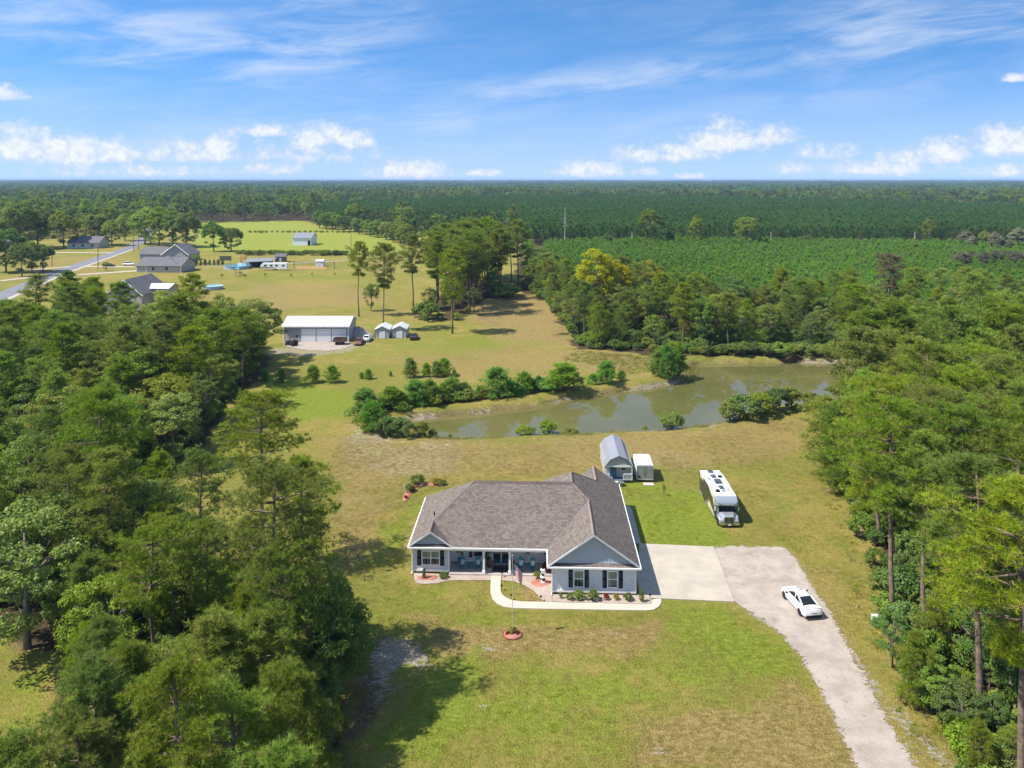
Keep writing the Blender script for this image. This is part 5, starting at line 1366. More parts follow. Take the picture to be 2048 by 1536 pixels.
for (px, py, top, wd, lab, mm) in ((775, 874, 838, 1.0, 'dense bush at the left tip of the pond', 'leaf_dark'), (805, 876, 840, 1.1, 'second dense bush along the left pond tip', 'leaf_dark'), (842, 874, 842, 1.0, 'third dense bush along the left pond tip', 'leaf'), (866, 870, 850, 1.0, 'small bush ending the row at the left pond tip', 'leaf_dark'), (900, 868, 855, .8, 'tiny bush at the near pond shore', 'leaf_dark'),
                                   (1050, 868, 848, 1.3, 'low reedy bush left of the round shore bush', 'leaf_olive'), (1097, 864, 834, 1.3, 'round bush at the near pond shore', 'leaf'), (1140, 862, 846, 1.4, 'low reedy bush right of the round shore bush', 'leaf_olive'), (1290, 852, 840, 1.3, 'thin reeds on the near pond shore', 'leaf_olive'), (1342, 856, 822, 1.2, 'lone bush on the near pond shore', 'leaf'),
                                   (1460, 842, 806, 1.2, 'leftmost bush of the clump on the right pond shore', 'leaf'), (1488, 838, 796, 1.2, 'second bush of the clump on the right pond shore', 'leaf_dark'), (1520, 834, 790, 1.2, 'third bush of the clump on the right pond shore', 'leaf'), (1552, 826, 783, 1.2, 'fourth bush of the clump on the right pond shore', 'leaf_dark'), (1582, 820, 778, 1.1, 'tallest bush of the clump on the right pond shore', 'leaf'), (1618, 812, 790, 1.3, 'yellowish bush ending the clump on the right shore', 'leaf_olive')):
    tree_px('shrub', px, py, top, lab, 'bushes on the near pond shore', m=mm, wide=wd * .95)

# ------------------------------------------------------------------ trees round the neighbours
GN = 'trees of the roadside neighbourhood'
for i, (px, py, top, k, mm, lab) in enumerate(((12, 545, 462, 'broad', 'leaf_dark', 'dark tree at the left edge beside the road'), (44, 553, 488, 'broad', 'leaf_dark', 'street tree left of the driveway, first of three'), (64, 546, 486, 'broad', 'leaf_dark', 'street tree left of the driveway, second of three'), (86, 543, 490, 'broad', 'leaf_dark', 'street tree left of the driveway, third of three'),
        (35, 500, 408, 'broad', 'leaf', 'big tree behind the far left house'), (128, 497, 425, 'broad', 'leaf_olive', 'wide pale tree left of the low farmhouse'), (75, 495, 415, 'broad', 'leaf_dark', 'dark tree between the far left house and the farmhouse'), (190, 490, 424, 'broad', 'leaf', 'tree behind the low farmhouse'), (224, 492, 442, 'broad', 'leaf_olive', 'yellowish tree between farmhouse and road'),
        (250, 482, 430, 'broad', 'leaf', 'tree left of the road end'), (290, 488, 418, 'broad', 'leaf', 'tall tree right of the road end'), (318, 492, 416, 'broad', 'leaf', 'first of the big trees behind the grey houses'), (345, 494, 424, 'broad', 'leaf_dark', 'second of the big trees behind the grey houses'), (372, 495, 428, 'broad', 'leaf_dark', 'third of the big trees behind the grey houses'),
        (428, 503, 444, 'broad', 'leaf_dark', 'left one of the two round trees beside the green field'), (462, 503, 452, 'broad', 'leaf_dark', 'right one of the two round trees beside the green field'), (211, 542, 524, 'broad', 'leaf', 'small round tree on the lawn by the dark car'), (392, 528, 508, 'broad', 'leaf_olive', 'hazy pale bush beside the evergreen row'), (300, 492, 470, 'broad', 'leaf_dark', 'low bush right of the road end'))):
    tree_px('bigbroad' if py - top > 25 else k, px, py, top, lab, GN, m=mm, wide=1.0 if py - top > 25 else 1.3)
for i in range(9):
    tree_px('youngpine', 375 + 8.8 * i, 532.5 - .25 * i, 521 - .2 * i, 'small dark evergreen in the hedge row behind the pool', 'evergreen hedge row', m='leaf_dark', wide=.75)
for i, (px, py, top) in enumerate(((444, 557, 547), (491, 556, 548), (530, 553, 545), (582, 554, 547), (624, 552, 545), (669, 552, 545))):
    tree_px('broad', px, py, top, 'thin sapling in the row before the white camper, %s from the left' % words[i], 'saplings in a row', wide=.9)

GE = 'taller trees along the plantation edge'
for (px, py, top, mm, lab, k) in ((1302, 496, 414, 'leaf_olive', 'tall thin olive tree at the plantation edge', 'broad'), (1393, 496, 432, 'leaf_olive', 'pale tree left of the bright one at the plantation edge', 'broad'), (1493, 497, 430, 'leaf', 'bright green tree standing out at the plantation edge', 'bigbroad'), (1612, 497, 470, 'leaf_dark', 'low dark tree at the plantation edge', 'bigbroad'), (1858, 496, 440, 'leaf_olive', 'thin tree right at the plantation edge', 'broad'), (1340, 496, 462, 'leaf_dark', 'small dark tree left at the plantation edge', 'bigbroad'), (1215, 496, 466, 'leaf_dark', 'small dark tree beside the bleached snag', 'bigbroad')):
    tree_px(k, px, py, top, lab, GE, m=mm, wide=.8)
M['leaf_grey'] = leaf_mat('greyish_leaves', (.15, .15, .075), (.26, .25, .14), (.33, .31, .2), sat=.8)
for i in range(16):
    px = 1925 + (i % 8) * 22 + random.uniform(-6, 6); py = 505 + (i // 8) * 34 + random.uniform(-8, 8)
    tree_px('bigbroad', px, py, py - random.uniform(30, 50), 'greyish olive tree in the group at the right edge behind the plantation', 'grey olive trees at the right edge', m=random.choice(['leaf_grey', 'leaf_grey', 'leaf_olive']), wide=.9)
# ------------------------------------------------------------------ distant snags
for (px, py, top, lab, v) in ((1130, 494, 414, 'tall bleached snag above the plantation edge', 0),):
    tree_px('dead', px, py, top, lab, v=v)
for i, (px, lab) in enumerate(((1264, 'thin pale pole snag left at the plantation edge'), (1542, 'thin pale pole snag in the middle of the plantation edge'), (1830, 'thin pale pole snag right at the plantation edge'))):
    p = P(px, 495); s_ = thing('snag', lab, 'snag', p)
    MB().tube([(0, 0, 0), (.05, 0, 3), (0, .1, 9.2)], [.28, .25, .2], 6).build('trunk', M['bark_dead'], s_)

# ------------------------------------------------------------------ masses nobody could count
LOD = {}
def lodpine(seed, H, c0, R, nb, shape, m, K=5, ln=.8, wd=.22, cl=2, tf=3, cr=.35):
    tm, cm_, _ = make_pine(seed, H, c0, R, nb, cl, tf, K, ln, wd, .14, shape, .1, m, cr)
    return proto_object('stock_pine', [tm, cm_])
def lodbroad(seed, H, R, m, ncl=34, per=22, size=.8, c0=.15):
    tm, cm_, _ = make_broad(seed, H, c0, R, ncl, per, size, .2, m, 1.0, .7, 1.15)
    return proto_object('stock_broadleaf', [tm, cm_])
sm = [lodpine(201, 4.0, .02, 1.35, 22, 'cone', 'needle_young', 4, .42, .13, 3, 4, .22), lodpine(202, 4.4, .02, 1.4, 24, 'cone', 'needle_young', 4, .42, .13, 3, 4, .22), lodpine(203, 3.7, .02, 1.5, 22, 'cone', 'needle_young', 4, .42, .13, 3, 4, .22)]
M['leaf_far'] = leaf_mat('far_mixed_leaves', (.040, .075, .028), (.085, .130, .048), (.15, .16, .07), vr=.35, patch=.45)
M['needle_plant'] = leaf_mat('plantation_needles', (.066, .132, .042), (.138, .228, .074), None, vr=.22, patch=.2)
tl_ = [lodpine(211, 11, .30, 2.1, 26, 'cone', 'needle_plant', 5, .8, .24, 3, 3, .4), lodpine(212, 12, .35, 2.2, 28, 'round', 'needle_plant', 5, .8, .24, 3, 3, .4), lodpine(213, 11.5, .32, 2.1, 26, 'cone', 'needle_plant', 5, .8, .24, 3, 3, .4)]
bl_ = [lodbroad(221, 14, 4.8, 'leaf_far'), lodbroad(222, 15, 4.6, 'leaf_dark'), lodbroad(223, 13, 5.0, 'leaf_olive'), lodpine(224, 18, .4, 3.2, 30, 'round', 'needle', 5, 1.0, .3, 4, 3, .5), lodbroad(225, 14, 4.5, 'leaf_far')]
r2 = np.random.default_rng(77)
def inview(p, m=1.08, pad=14): return np.abs(p[:, 0]) < p[:, 1] * (1024 / FPX) * m + pad
# young plantation: rows of small pines behind the treeline
YP = W([(1085, 547), (1180, 600), (1300, 620), (1500, 630), (1700, 638), (2100, 648), (2250, 560), (2150, 500), (1900, 493), (1500, 490), (1180, 490), (1090, 495)])
xs_ = np.arange(-10, 480, 2.2); ys_ = np.arange(200, 500, 2.6)
g = np.stack(np.meshgrid(xs_, ys_), -1).reshape(-1, 2); g = g + r2.normal(0, .55, g.shape)
g = g[(sdf(g[:, 0], g[:, 1], YP) < 0)]; g = g[inview(g)]
g = g[r2.uniform(size=len(g)) < .93]
scatter('young_pine_plantation', np.c_[g, np.zeros(len(g))], r2.normal(1.0, .16, len(g)).clip(.5, 1.6), sm, None, r2, 'dense bright green young pine plantation behind the pond treeline', 'plantation')
# tall plantation behind it
TP = W([(640, 452), (700, 458), (830, 452), (1005, 453), (1060, 492), (1300, 490), (1900, 492), (2300, 494), (2300, 432), (1850, 424), (1500, 411), (1250, 404), (1000, 406), (640, 425)])
xs_ = np.arange(-300, 1600, 4.6); ys_ = np.arange(440, 1500, 5.2)
g = np.stack(np.meshgrid(xs_, ys_), -1).reshape(-1, 2); g = g + r2.normal(0, .9, g.shape)
g = g[(sdf(g[:, 0], g[:, 1], TP) < 0)]; g = g[inview(g)]
keep = r2.uniform(size=len(g)) < np.clip(1.15 - g[:, 1] / 1900, .35, 1)
g = g[keep]
scatter('tall_pine_plantation', np.c_[g, np.zeros(len(g))], r2.normal(1.0, .07, len(g)) * (1 + np.clip(g[:, 1] - 600, 0, 900) / 3000), tl_, None, r2, 'dark even-topped pine plantation stretching across the right background', 'plantation')
print('young', len(g))
# mixed forest far away
def ring(d0, d1, r, polys_out, rng, left=-1.0, right=1.0):
    out = []
    y = d0
    while y < d1:
        st = r * (1 + (y - d0) / d0 * .35)
        n = int(y * (1024 / FPX) * 2.2 / st)
        x = np.linspace(-1.1, 1.1, max(n, 2)) * y * (1024 / FPX) + rng.normal(0, st * .35, max(n, 2))
        out.append(np.c_[x, np.full(len(x), y) + rng.normal(0, st * .35, len(x))]); y += st * 1.0
    o = np.concatenate(out)
    for pl in polys_out: o = o[sdf(o[:, 0], o[:, 1], pl) > 3]
    return o
OPEN = [W([(-200, 700), (-200, 470), (60, 480), (180, 478), (270, 470), (310, 455), (385, 446), (600, 443), (640, 452), (790, 472), (820, 500), (800, 700)]), W([(828, 451), (1010, 454), (1000, 472), (828, 482)]), YP, TP,
        W([(1000, 700), (1000, 475), (1090, 490), (1300, 489), (2300, 490), (2600, 800), (1000, 800)])]
f1 = ring(470, 1700, 9.5, OPEN, r2)
scatter('mixed_forest', np.c_[f1, np.zeros(len(f1))], r2.normal(1.12, .2, len(f1)).clip(.6, 1.7), bl_, r2.choice(5, len(f1), p=[.27, .27, .14, .12, .20]), r2, 'mixed woodland spreading over the background behind the fields', 'forest')
# the hazy woodland out to the horizon: clumps of crowns
def clump_stock(seed, m):
    rng = np.random.default_rng(seed); C, Nn = [], []
    for i in range(26):
        x, y = rng.uniform(-26, 26, 2); h = rng.uniform(10, 17); r = rng.uniform(3.5, 5.5)
        n = 34; u = unit(n, rng); u[:, 2] = np.abs(u[:, 2]) * 1.2 - .25
        C.append(np.array([x, y, h - r * .7]) + u * np.array([r, r, r * .8])); Nn.append(u)
    v, tn = leaves(np.concatenate(C), np.concatenate(Nn), 3.0, rng)
    me = tri_mesh('forest_clump', v, np.arange(len(v)).reshape(-1, 4), tn, M[m])
    return bpy.data.objects.new('stock_clump', me)
cl_ = [clump_stock(301, 'leaf_far'), clump_stock(302, 'leaf_far'), clump_stock(303, 'needle_plant'), clump_stock(304, 'leaf_far'), clump_stock(305, 'needle_plant')]
f2 = ring(1650, 11000, 34, [], r2)
scatter('distant_forest', np.c_[f2, np.zeros(len(f2))], (r2.normal(1.0, .13, len(f2)) * (.78 + .5 * fbm(f2[:, 0], f2[:, 1], 420.0, 91)) * (1 + np.clip(f2[:, 1] - 2500, 0, 8000) / 16000)).clip(.6, 2.0), cl_, None, r2, 'blue-green forest stretching out to the horizon', 'forest')
print('forest counts', len(f1), len(f2), 'trees', NPL[0])
# undergrowth inside the woods
un = [proto_object('stock_shrub', list(PROTO['shrub'][i][:2])) for i in range(3)]
def under(name, polyw, r, sc, lab, rng):
    p = np.array(poisson(polyw, r, rng, maxn=4000)); p = p[inview(p, 1.1, 8)]
    scatter(name, np.c_[p, np.full(len(p), -.05)], rng.uniform(*sc, len(p)), un, None, rng, lab, 'undergrowth')
under('undergrowth', W([(620, 1750), (640, 1500), (665, 1400), (660, 1310), (560, 1240), (430, 1150), (350, 1060), (250, 1020), (0, 1000), (-250, 1000), (-250, 1215), (0, 1215), (130, 1245), (160, 1330), (140, 1750)]), 1.7, (.45, 1.1), 'low leafy undergrowth filling the near left wood', r2)
under('undergrowth', W([(1690, 985), (1690, 860), (1770, 812), (2400, 800), (2600, 1750), (2000, 1750), (1870, 1460), (1810, 1330), (1765, 1200), (1725, 1060)]), 1.9, (.45, 1.15), 'low leafy undergrowth filling the right wood', r2)
under('undergrowth', W([(520, 715), (508, 745), (465, 805), (410, 868), (335, 950), (0, 970), (-250, 970), (-250, 700), (400, 706)]), 2.4, (.5, 1.2), 'low leafy undergrowth filling the far left wood', r2)
under('undergrowth', W([(1050, 575), (1100, 612), (1145, 676), (1165, 698), (1400, 708), (1700, 710), (2150, 714), (2150, 680), (1300, 670), (1150, 600)]), 2.2, (.5, 1.2), 'low leafy undergrowth along the foot of the pond treeline', r2)

# ------------------------------------------------------------------ weeds and grass tufts
def tuft_stock(seed, n, h, spread, m):
    rng = np.random.default_rng(seed)
    c = np.c_[rng.normal(0, spread, (n, 2)), np.zeros(n)]
    v, tn = blades(c, np.tile([0, 0, 1.0], (n, 1)), 4, h, h * .11, rng, .55, .9)
    return bpy.data.objects.new('stock_tuft', tri_mesh('tuft', v, np.arange(len(v)).reshape(-1, 3), tn, M[m]))
M['grass_green'] = leaf_mat('green_grass_blades', (.190, .235, .026), (.310, .345, .052), None)
M['grass_dry'] = leaf_mat('dry_grass_blades', (.30, .24, .085), (.46, .38, .17), (.55, .5, .32))
tg_ = [tuft_stock(401, 14, .10, .16, 'grass_green'), tuft_stock(402, 14, .12, .18, 'grass_dry'), tuft_stock(403, 12, .09, .15, 'grass_green')]
tw_ = [tuft_stock(411, 16, .42, .28, 'grass_dry'), tuft_stock(412, 16, .36, .28, 'grass_green'), tuft_stock(413, 14, .45, .24, 'grass_dry')]
def not_on(p, polys, gap=.2):
    for q in polys: p = p[sdf(p[:, 0], p[:, 1], q) > gap]
    return p
HARD = [W([(1240, 1010), (1285, 1010), (1290, 1087), (1427, 1094), (1475, 1205), (1322, 1222), (980, 1222), (975, 1145), (826, 1170), (815, 1090), (850, 985), (1250, 935)]),
        W([(1420, 1090), (1580, 1093), (1630, 1180), (1760, 1400), (1860, 1560), (1900, 1750), (1760, 1750), (1700, 1500), (1600, 1320), (1465, 1206)]), POND,
        W([(1200, 880), (1320, 880), (1320, 975), (1200, 975)]), W([(1395, 990), (1485, 990), (1485, 1062), (1395, 1062)])]
gp_ = r2.uniform([-26, 40], [48, 128], (60000, 2))
lawn = W([(700, 1750), (660, 1400), (680, 1250), (640, 1060), (560, 960), (640, 870), (760, 880), (1000, 880), (1400, 862), (1600, 835), (1620, 900), (1690, 1060), (1760, 1260), (1830, 1400), (1960, 1560), (2000, 1750)])
gp_ = gp_[sdf(gp_[:, 0], gp_[:, 1], lawn) < 0]; gp_ = not_on(gp_, HARD)
dn = fbm(gp_[:, 0], gp_[:, 1], 5.0, 61); gp_ = gp_[r2.uniform(size=len(gp_)) < sst(.1, .75, dn)][:26000]
isd = (fbm(gp_[:, 0], gp_[:, 1], 7.0, 62) + .25 * sst(84, 96, gp_[:, 1])) > .56
scatter('grass', np.c_[gp_, np.zeros(len(gp_))], r2.uniform(.55, 1.25, len(gp_)), tg_, np.where(isd, 1, r2.choice([0, 2], len(gp_))), r2, 'short uneven grass growing over the lawn round the house', 'grass')
a_ = r2.uniform([-40, 95], [75, 190], (60000, 2)); dpd = sdf(a_[:, 0], a_[:, 1], POND)
wp = a_[(dpd > 1.6) & (dpd < 5.0) & (fbm(a_[:, 0], a_[:, 1], 6.0, 63) > .52)][:1500]
e1 = sdf(a_[:, 0], a_[:, 1], W([(1290, 765), (1390, 755), (1395, 722), (1160, 702), (1120, 720), (1230, 735)]))
wp = np.concatenate([wp, a_[e1 < 0][:900]])
scatter('bank_weeds', np.c_[wp, np.full(len(wp), -.15)], r2.uniform(.6, 1.5, len(wp)), tw_, None, r2, 'tall weeds and reeds fringing the pond banks', 'weeds')
we = r2.uniform([-40, 38], [80, 130], (60000, 2))
wl = sdf(we[:, 0], we[:, 1], W([(625, 1750), (640, 1500), (655, 1400), (650, 1300), (560, 1240), (420, 1150), (340, 1070), (300, 1300), (300, 1750)]))
wr = sdf(we[:, 0], we[:, 1], W([(1630, 900), (1640, 850), (1720, 810), (2100, 800), (2400, 1750), (2020, 1750), (1850, 1420), (1775, 1250), (1730, 1090), (1670, 960)]))
ke = ((np.abs(wl) < 1.6) | (np.abs(wr) < 2.2)) & (fbm(we[:, 0], we[:, 1], 4.0, 64) > .42)
we = we[ke][:1500]
scatter('edge_weeds', np.c_[we, np.zeros(len(we))], r2.uniform(.3, .9, len(we)), tw_, None, r2, 'rough weeds along the edges of the woods', 'weeds')
# ------------------------------------------------------------------ roads of the neighbourhood
def strip(name, px, width, z, m):
    pts = [P(*p) for p in px]; lft, rgt = [], []
    for i, p in enumerate(pts):
        d = (pts[min(i + 1, len(pts) - 1)] - pts[max(i - 1, 0)]); d.z = 0; d.normalize(); n = Vector((-d.y, d.x, 0))
        lft.append(p + n * width / 2); rgt.append(p - n * width / 2)
    mb = MB()
    for i in range(len(pts) - 1):
        mb.add([(*lft[i][:2], z), (*rgt[i][:2], z), (*rgt[i + 1][:2], z), (*lft[i + 1][:2], z)], [(0, 1, 2, 3)])
    o = mb.build(name, m); bmesh_fix(o)
    return struct(o)
strip('road', [(-140, 650), (-60, 616), (0, 593), (60, 568), (110, 547), (165, 528), (215, 511), (262, 495), (285, 480), (297, 466), (303, 455)], 7.2, .05, M['asphalt'])
strip('road_shoulder', [(-140, 666), (-60, 627), (10, 600), (70, 574), (120, 551), (175, 531), (225, 513), (268, 498)], 2.2, .046, M['concrete'])
for i, (a, b_, wv) in enumerate((((120, 552), (300, 540), 4.5), ((165, 533), (270, 534), 4.0), ((0, 562), (92, 551), 4.0), ((60, 541), (140, 533), 3.5), ((90, 505), (225, 506), 4.5), ((0, 610), (50, 606), 5.0))):
    strip('concrete_drive', [a, ((a[0] + b_[0]) / 2, (a[1] + b_[1]) / 2), b_], wv, .058 + .004 * i, M['concrete'])
strip('sand_track', [(330, 531), (470, 533), (560, 528), (690, 522)], 2.5, .05, M['gravel'])

# ------------------------------------------------------------------ gable-roofed buildings
M['garage_grey'] = mat('grey_metal_cladding', (.30, .315, .34), .5, .0, var=.06)
M['roll'] = mat('white_roller_door', (.74, .76, .78), .5, var=.03)
M['roofwhite'] = mat('white_metal_roof', (.62, .63, .63), .45, .1, var=.05)
M['tanwall'] = mat('tan_siding', (.42, .38, .33), .7, var=.05)
def gabled(name, label, cat, x0, x1, y0, y1, wh, rise, wallm, roofm, rz=0.0, over=.35, group=None, ridge='x', shingle=True):
    """building with its ridge along x (or y); returns the thing; local origin at front-left corner (x0, y0)"""
    t_ = thing(name, label, cat, (x0, y0, 0), rz, group)
    Wd, Dp = x1 - x0, y1 - y0
    MB().span(0, Wd, 0, Dp, -.2, wh).build('wall', wallm, t_)
    if ridge == 'x':
        ym = Dp / 2; k = rise / ym
        pl = [[(-over, -over, wh - over * k), (Wd + over, -over, wh - over * k), (Wd + over, ym, wh + rise), (-over, ym, wh + rise)], [(Wd + over, Dp + over, wh - over * k), (-over, Dp + over, wh - over * k), (-over, ym, wh + rise), (Wd + over, ym, wh + rise)]]
        gb = [[(0, 0, wh), (0, Dp, wh), (0, ym, wh + rise - .02)], [(Wd, 0, wh), (Wd, Dp, wh), (Wd, ym, wh + rise - .02)]]
        for g, s in zip(gb, (1, -1)):
            MB().add(g + [(p[0] + .1 * s, p[1], p[2]) for p in g], [(0, 1, 2), (5, 4, 3), (0, 3, 4, 1), (1, 4, 5, 2), (2, 5, 3, 0)]).build('gable', wallm, t_)
    else:
        xm = Wd / 2; k = rise / xm
        pl = [[(-over, -over, wh - over * k), (xm, -over, wh + rise), (xm, Dp + over, wh + rise), (-over, Dp + over, wh - over * k)], [(Wd + over, -over, wh - over * k), (Wd + over, Dp + over, wh - over * k), (xm, Dp + over, wh + rise), (xm, -over, wh + rise)]]
        gb = [[(0, 0, wh), (Wd, 0, wh), (xm, 0, wh + rise - .02)], [(0, Dp, wh), (Wd, Dp, wh), (xm, Dp, wh + rise - .02)]]
        for g, s in zip(gb, (1, -1)):
            MB().add(g + [(p[0], p[1] + .1 * s, p[2]) for p in g], [(0, 1, 2), (5, 4, 3), (0, 3, 4, 1), (1, 4, 5, 2), (2, 5, 3, 0)]).build('gable', wallm, t_)
    for q in pl: q[:] = [(a, b, c + .02) for a, b, c in q]
    if shingle: slope_roof('roof', pl, roofm, t_, .12)
    else:
        for q in pl: slope_roof('roof_panel', [q], roofm, t_, .10)
    return t_
# triple garage
ga0, ga1 = P(567, 684), P(697, 684)
GG = gabled('garage', 'grey metal garage with three white roller doors and white roof', 'garage', ga0[0], ga1[0], ga0[1], ga0[1] + 9.0, 4.0, 1.5, M['garage_grey'], M['roofwhite'], 0, .35, shingle=False)
gw = ga1[0] - ga0[0]
for (a, b_) in ((.285, .485), (.52, .72), (.755, .955)):
    d = MB().span(gw * a, gw * b_, -.07, 0, .05, 3.15).build('roller_door', M['roll'], GG)
    for k in range(1, 5): MB().span(gw * a, gw * b_, -.085, -.071, .05 + .62 * k, .08 + .62 * k).build('door_rib', M['white'], d)
    fr = MB(); fr.span(gw * a - .15, gw * a, -.09, 0, 0, 3.3); fr.span(gw * b_, gw * b_ + .15, -.09, 0, 0, 3.3); fr.span(gw * a, gw * b_, -.09, 0, 3.15, 3.3); fr.build('door_frame', M['white'], GG)
dd = MB().span(gw * .02, gw * .085, -.07, 0, .05, 2.1).build('door', M['tanwall'], GG)
MB().span(gw * .19, gw * .215, -.06, 0, 1.2, 1.7).build('vent', M['black'], GG)
for x in (0.08, gw - .08): MB().span(x - .12, x + .12, -.10, 0, 0, 3.9).build('corner_trim', M['white'], GG)
MB().span(-.35, gw + .35, -.50, -.36, 3.70, 3.90).build('gutter', M['white'], GG)
MB().box((gw * .615, -.12, 3.62), (.5, .2, .2)).build('wall_lamp', M['black'], GG)
# two small metal sheds
for (xa, xb, yb, lab) in ((749.5, 778, 677, 'white metal shed with dark edges, left of the pair'), (784, 812.5, 676, 'white metal shed with dark edges, right of the pair')):
    a, b_ = P(xa, yb), P(xb, yb)
    S = gabled('metal_shed', lab, 'shed', a[0], b_[0], a[1], a[1] + 5.5, 2.2, .8, mat('pale_metal_wall', (.46, .47, .48), .5), M['roofwhite'], 0, .15, 'small metal sheds', 'y', False)
    wv = b_[0] - a[0]
    dr_ = MB().span(wv * .27, wv * .74, -.06, 0, .05, 1.9).build('door', M['roll'], S)
    e = MB()
    e.span(wv * .25, wv * .27, -.08, 0, 0, 1.98); e.span(wv * .74, wv * .76, -.08, 0, 0, 1.98); e.span(wv * .25, wv * .76, -.08, 0, 1.9, 1.98); e.span(0, .08, -.05, 0, 0, 2.2); e.span(wv - .08, wv, -.05, 0, 0, 2.2)
    e.tube([(-.1, -.17, 2.1), (wv / 2, -.17, 3.0), (wv + .1, -.17, 2.1)], .07, 4)
    e.build('dark_trim', mat('navy_trim', (.04, .045, .06), .5), S)
# barn in the green field
a, b_ = P(585, 491), P(622, 491)
BN = gabled('field_barn', 'white barn with grey metal roof alone in the green field', 'barn', a[0], b_[0], a[1], a[1] + 14, 4.6, 2.6, M['roll'], mat('barn_roof', (.26, .265, .29), .5, .3), 0, .4, shingle=False)
MB().span((b_[0] - a[0]) * .82, (b_[0] - a[0]) * .95, -.1, 0, 0, 3).build('door', M['black'], BN)

# neighbour houses
def nwin(t_, x, z, wv, hv, y=-.0):
    f = MB().span(x - wv / 2 - .1, x + wv / 2 + .1, y - .07, y, z - .1, z + hv + .1).build('window', M['white'], t_)
    MB().span(x - wv / 2, x + wv / 2, y - .085, y - .071, z, z + hv).build('pane', M['glass'], f)
a, b_ = P(273, 545), P(363, 545)
N1 = gabled('neighbour_house', 'grey hip house with long low roof beside the white pickup driveway', 'house', a[0], b_[0], a[1], a[1] + 14, 2.9, 3.0, M['tanwall'], M['shingle_grey'], math.radians(-2), .5)
wN = b_[0] - a[0]
for f in (.38, .68): nwin(N1, wN * f, 1.0, 1.2, 1.4)
for x in (.0, wN * .22, wN): MB().span(x - .15, x + .15, -.12, 0, 0, 2.8).build('corner_trim', M['white'], N1)
slope_roof('roof', [[(wN * .22, -.6, 2.8), (wN * .98, -.6, 2.8), (wN * .55, 6.5, 6.6)], [(wN * .22, -.6, 2.8), (wN * .55, 6.5, 6.6), (wN * .55 - .5, 14.5, 5.2)], [(wN * .98, -.6, 2.8), (wN * .55 + .5, 14.5, 5.2), (wN * .55, 6.5, 6.6)]], M['shingle_grey'], N1)
a, b_ = P(325, 523), P(378, 523)
N2 = gabled('neighbour_house', 'grey house with white-trimmed front gable behind the hip house', 'house', a[0], b_[0], a[1], a[1] + 12, 3.6, 4.6, M['garage_grey'], M['shingle_grey'], math.radians(-3), .5, None, 'y')
wN = b_[0] - a[0]
for f in (.3, .65): nwin(N2, wN * f, 1.2, 1.2, 1.4)
rk = MB()
rk.tube([(-.6, -.6, 3.1), (wN / 2, -.6, 8.3), (wN + .6, -.6, 3.1)], .18, 4); rk.build('rake_board', M['white'], N2)
MB().span(-12, 0, 1, 11, -.2, 3.3).build('side_wing', M['garage_grey'], N2)
slope_roof('side_roof', [[(-12.5, .5, 3.3), (.5, .5, 3.3), (.5, 6, 6.6), (-12.5, 6, 6.6)], [(.5, 11.5, 3.3), (-12.5, 11.5, 3.3), (-12.5, 6, 6.6), (.5, 6, 6.6)]], M['shingle_grey'], N2)
a, b_ = P(214, 622), P(285, 622)
N3 = gabled('neighbour_house', 'tan house with steep grey gable behind the left pines', 'house', a[0], b_[0], a[1], a[1] + 16, 5.2, 4.2, M['tanwall'], M['shingle_grey'], math.radians(-2), .5, None, 'y')
wN = b_[0] - a[0]
rk = MB(); rk.tube([(-.6, -.65, 4.7), (wN / 2, -.65, 9.5), (wN + .6, -.65, 4.7)], .16, 4); rk.build('rake_board', M['white'], N3)
MB().span(-.5, wN * .45, -5.5, 0, -.2, 2.9).build('rear_wing', M['tanwall'], N3)
slope_roof('rear_roof', [[(-1, -6, 2.7), (wN * .5, -6, 2.7), (wN * .5, .1, 4.6), (-1, .1, 4.6)]], M['shingle_grey'], N3)
MB().span(-.8, wN * .3, -.9, -.2, 4.62, 4.9).build('flat_roof', M['roofwhite'], N3)
for f in (.3, .6): nwin(N3, wN * f, 1.0, 1.2, 1.3, -.0)
nwin(N3, wN * .15, 1.0, 1.2, 1.2, -5.5)
a, b_ = P(258, 616), P(322, 616)
WS = gabled('workshop', 'tall shed with white roof next to the tan house', 'shed', a[0] + .5, b_[0] + 2, a[1] + 1.0, a[1] + 8, 6.0, 1.0, M['tanwall'], M['roofwhite'], math.radians(-2), .4, shingle=False)
MB().span(1.0, 2.2, -.06, 0, .05, 2.1).build('door', M['white'], WS)
a, b_ = P(135, 497), P(197, 497)
N4 = gabled('farmhouse', 'low cream farmhouse with dark hip roof left of the road', 'house', a[0], b_[0], a[1], a[1] + 12, 3.4, 3.2, mat('cream_wall', (.50, .46, .38), .7), M['shingle_grey'], 0, .6)
for f in (.2, .5, .8): nwin(N4, (b_[0] - a[0]) * f, 1.0, 1.6, 1.5)
a, b_ = P(-20, 500), P(28, 500)
N5 = gabled('neighbour_house', 'partly hidden house at the far left edge', 'house', a[0], b_[0], a[1], a[1] + 12, 3.4, 3.4, M['tanwall'], M['shingle_grey'], 0, .6)
nwin(N5, (b_[0] - a[0]) * .6, 1.0, 1.6, 1.5)

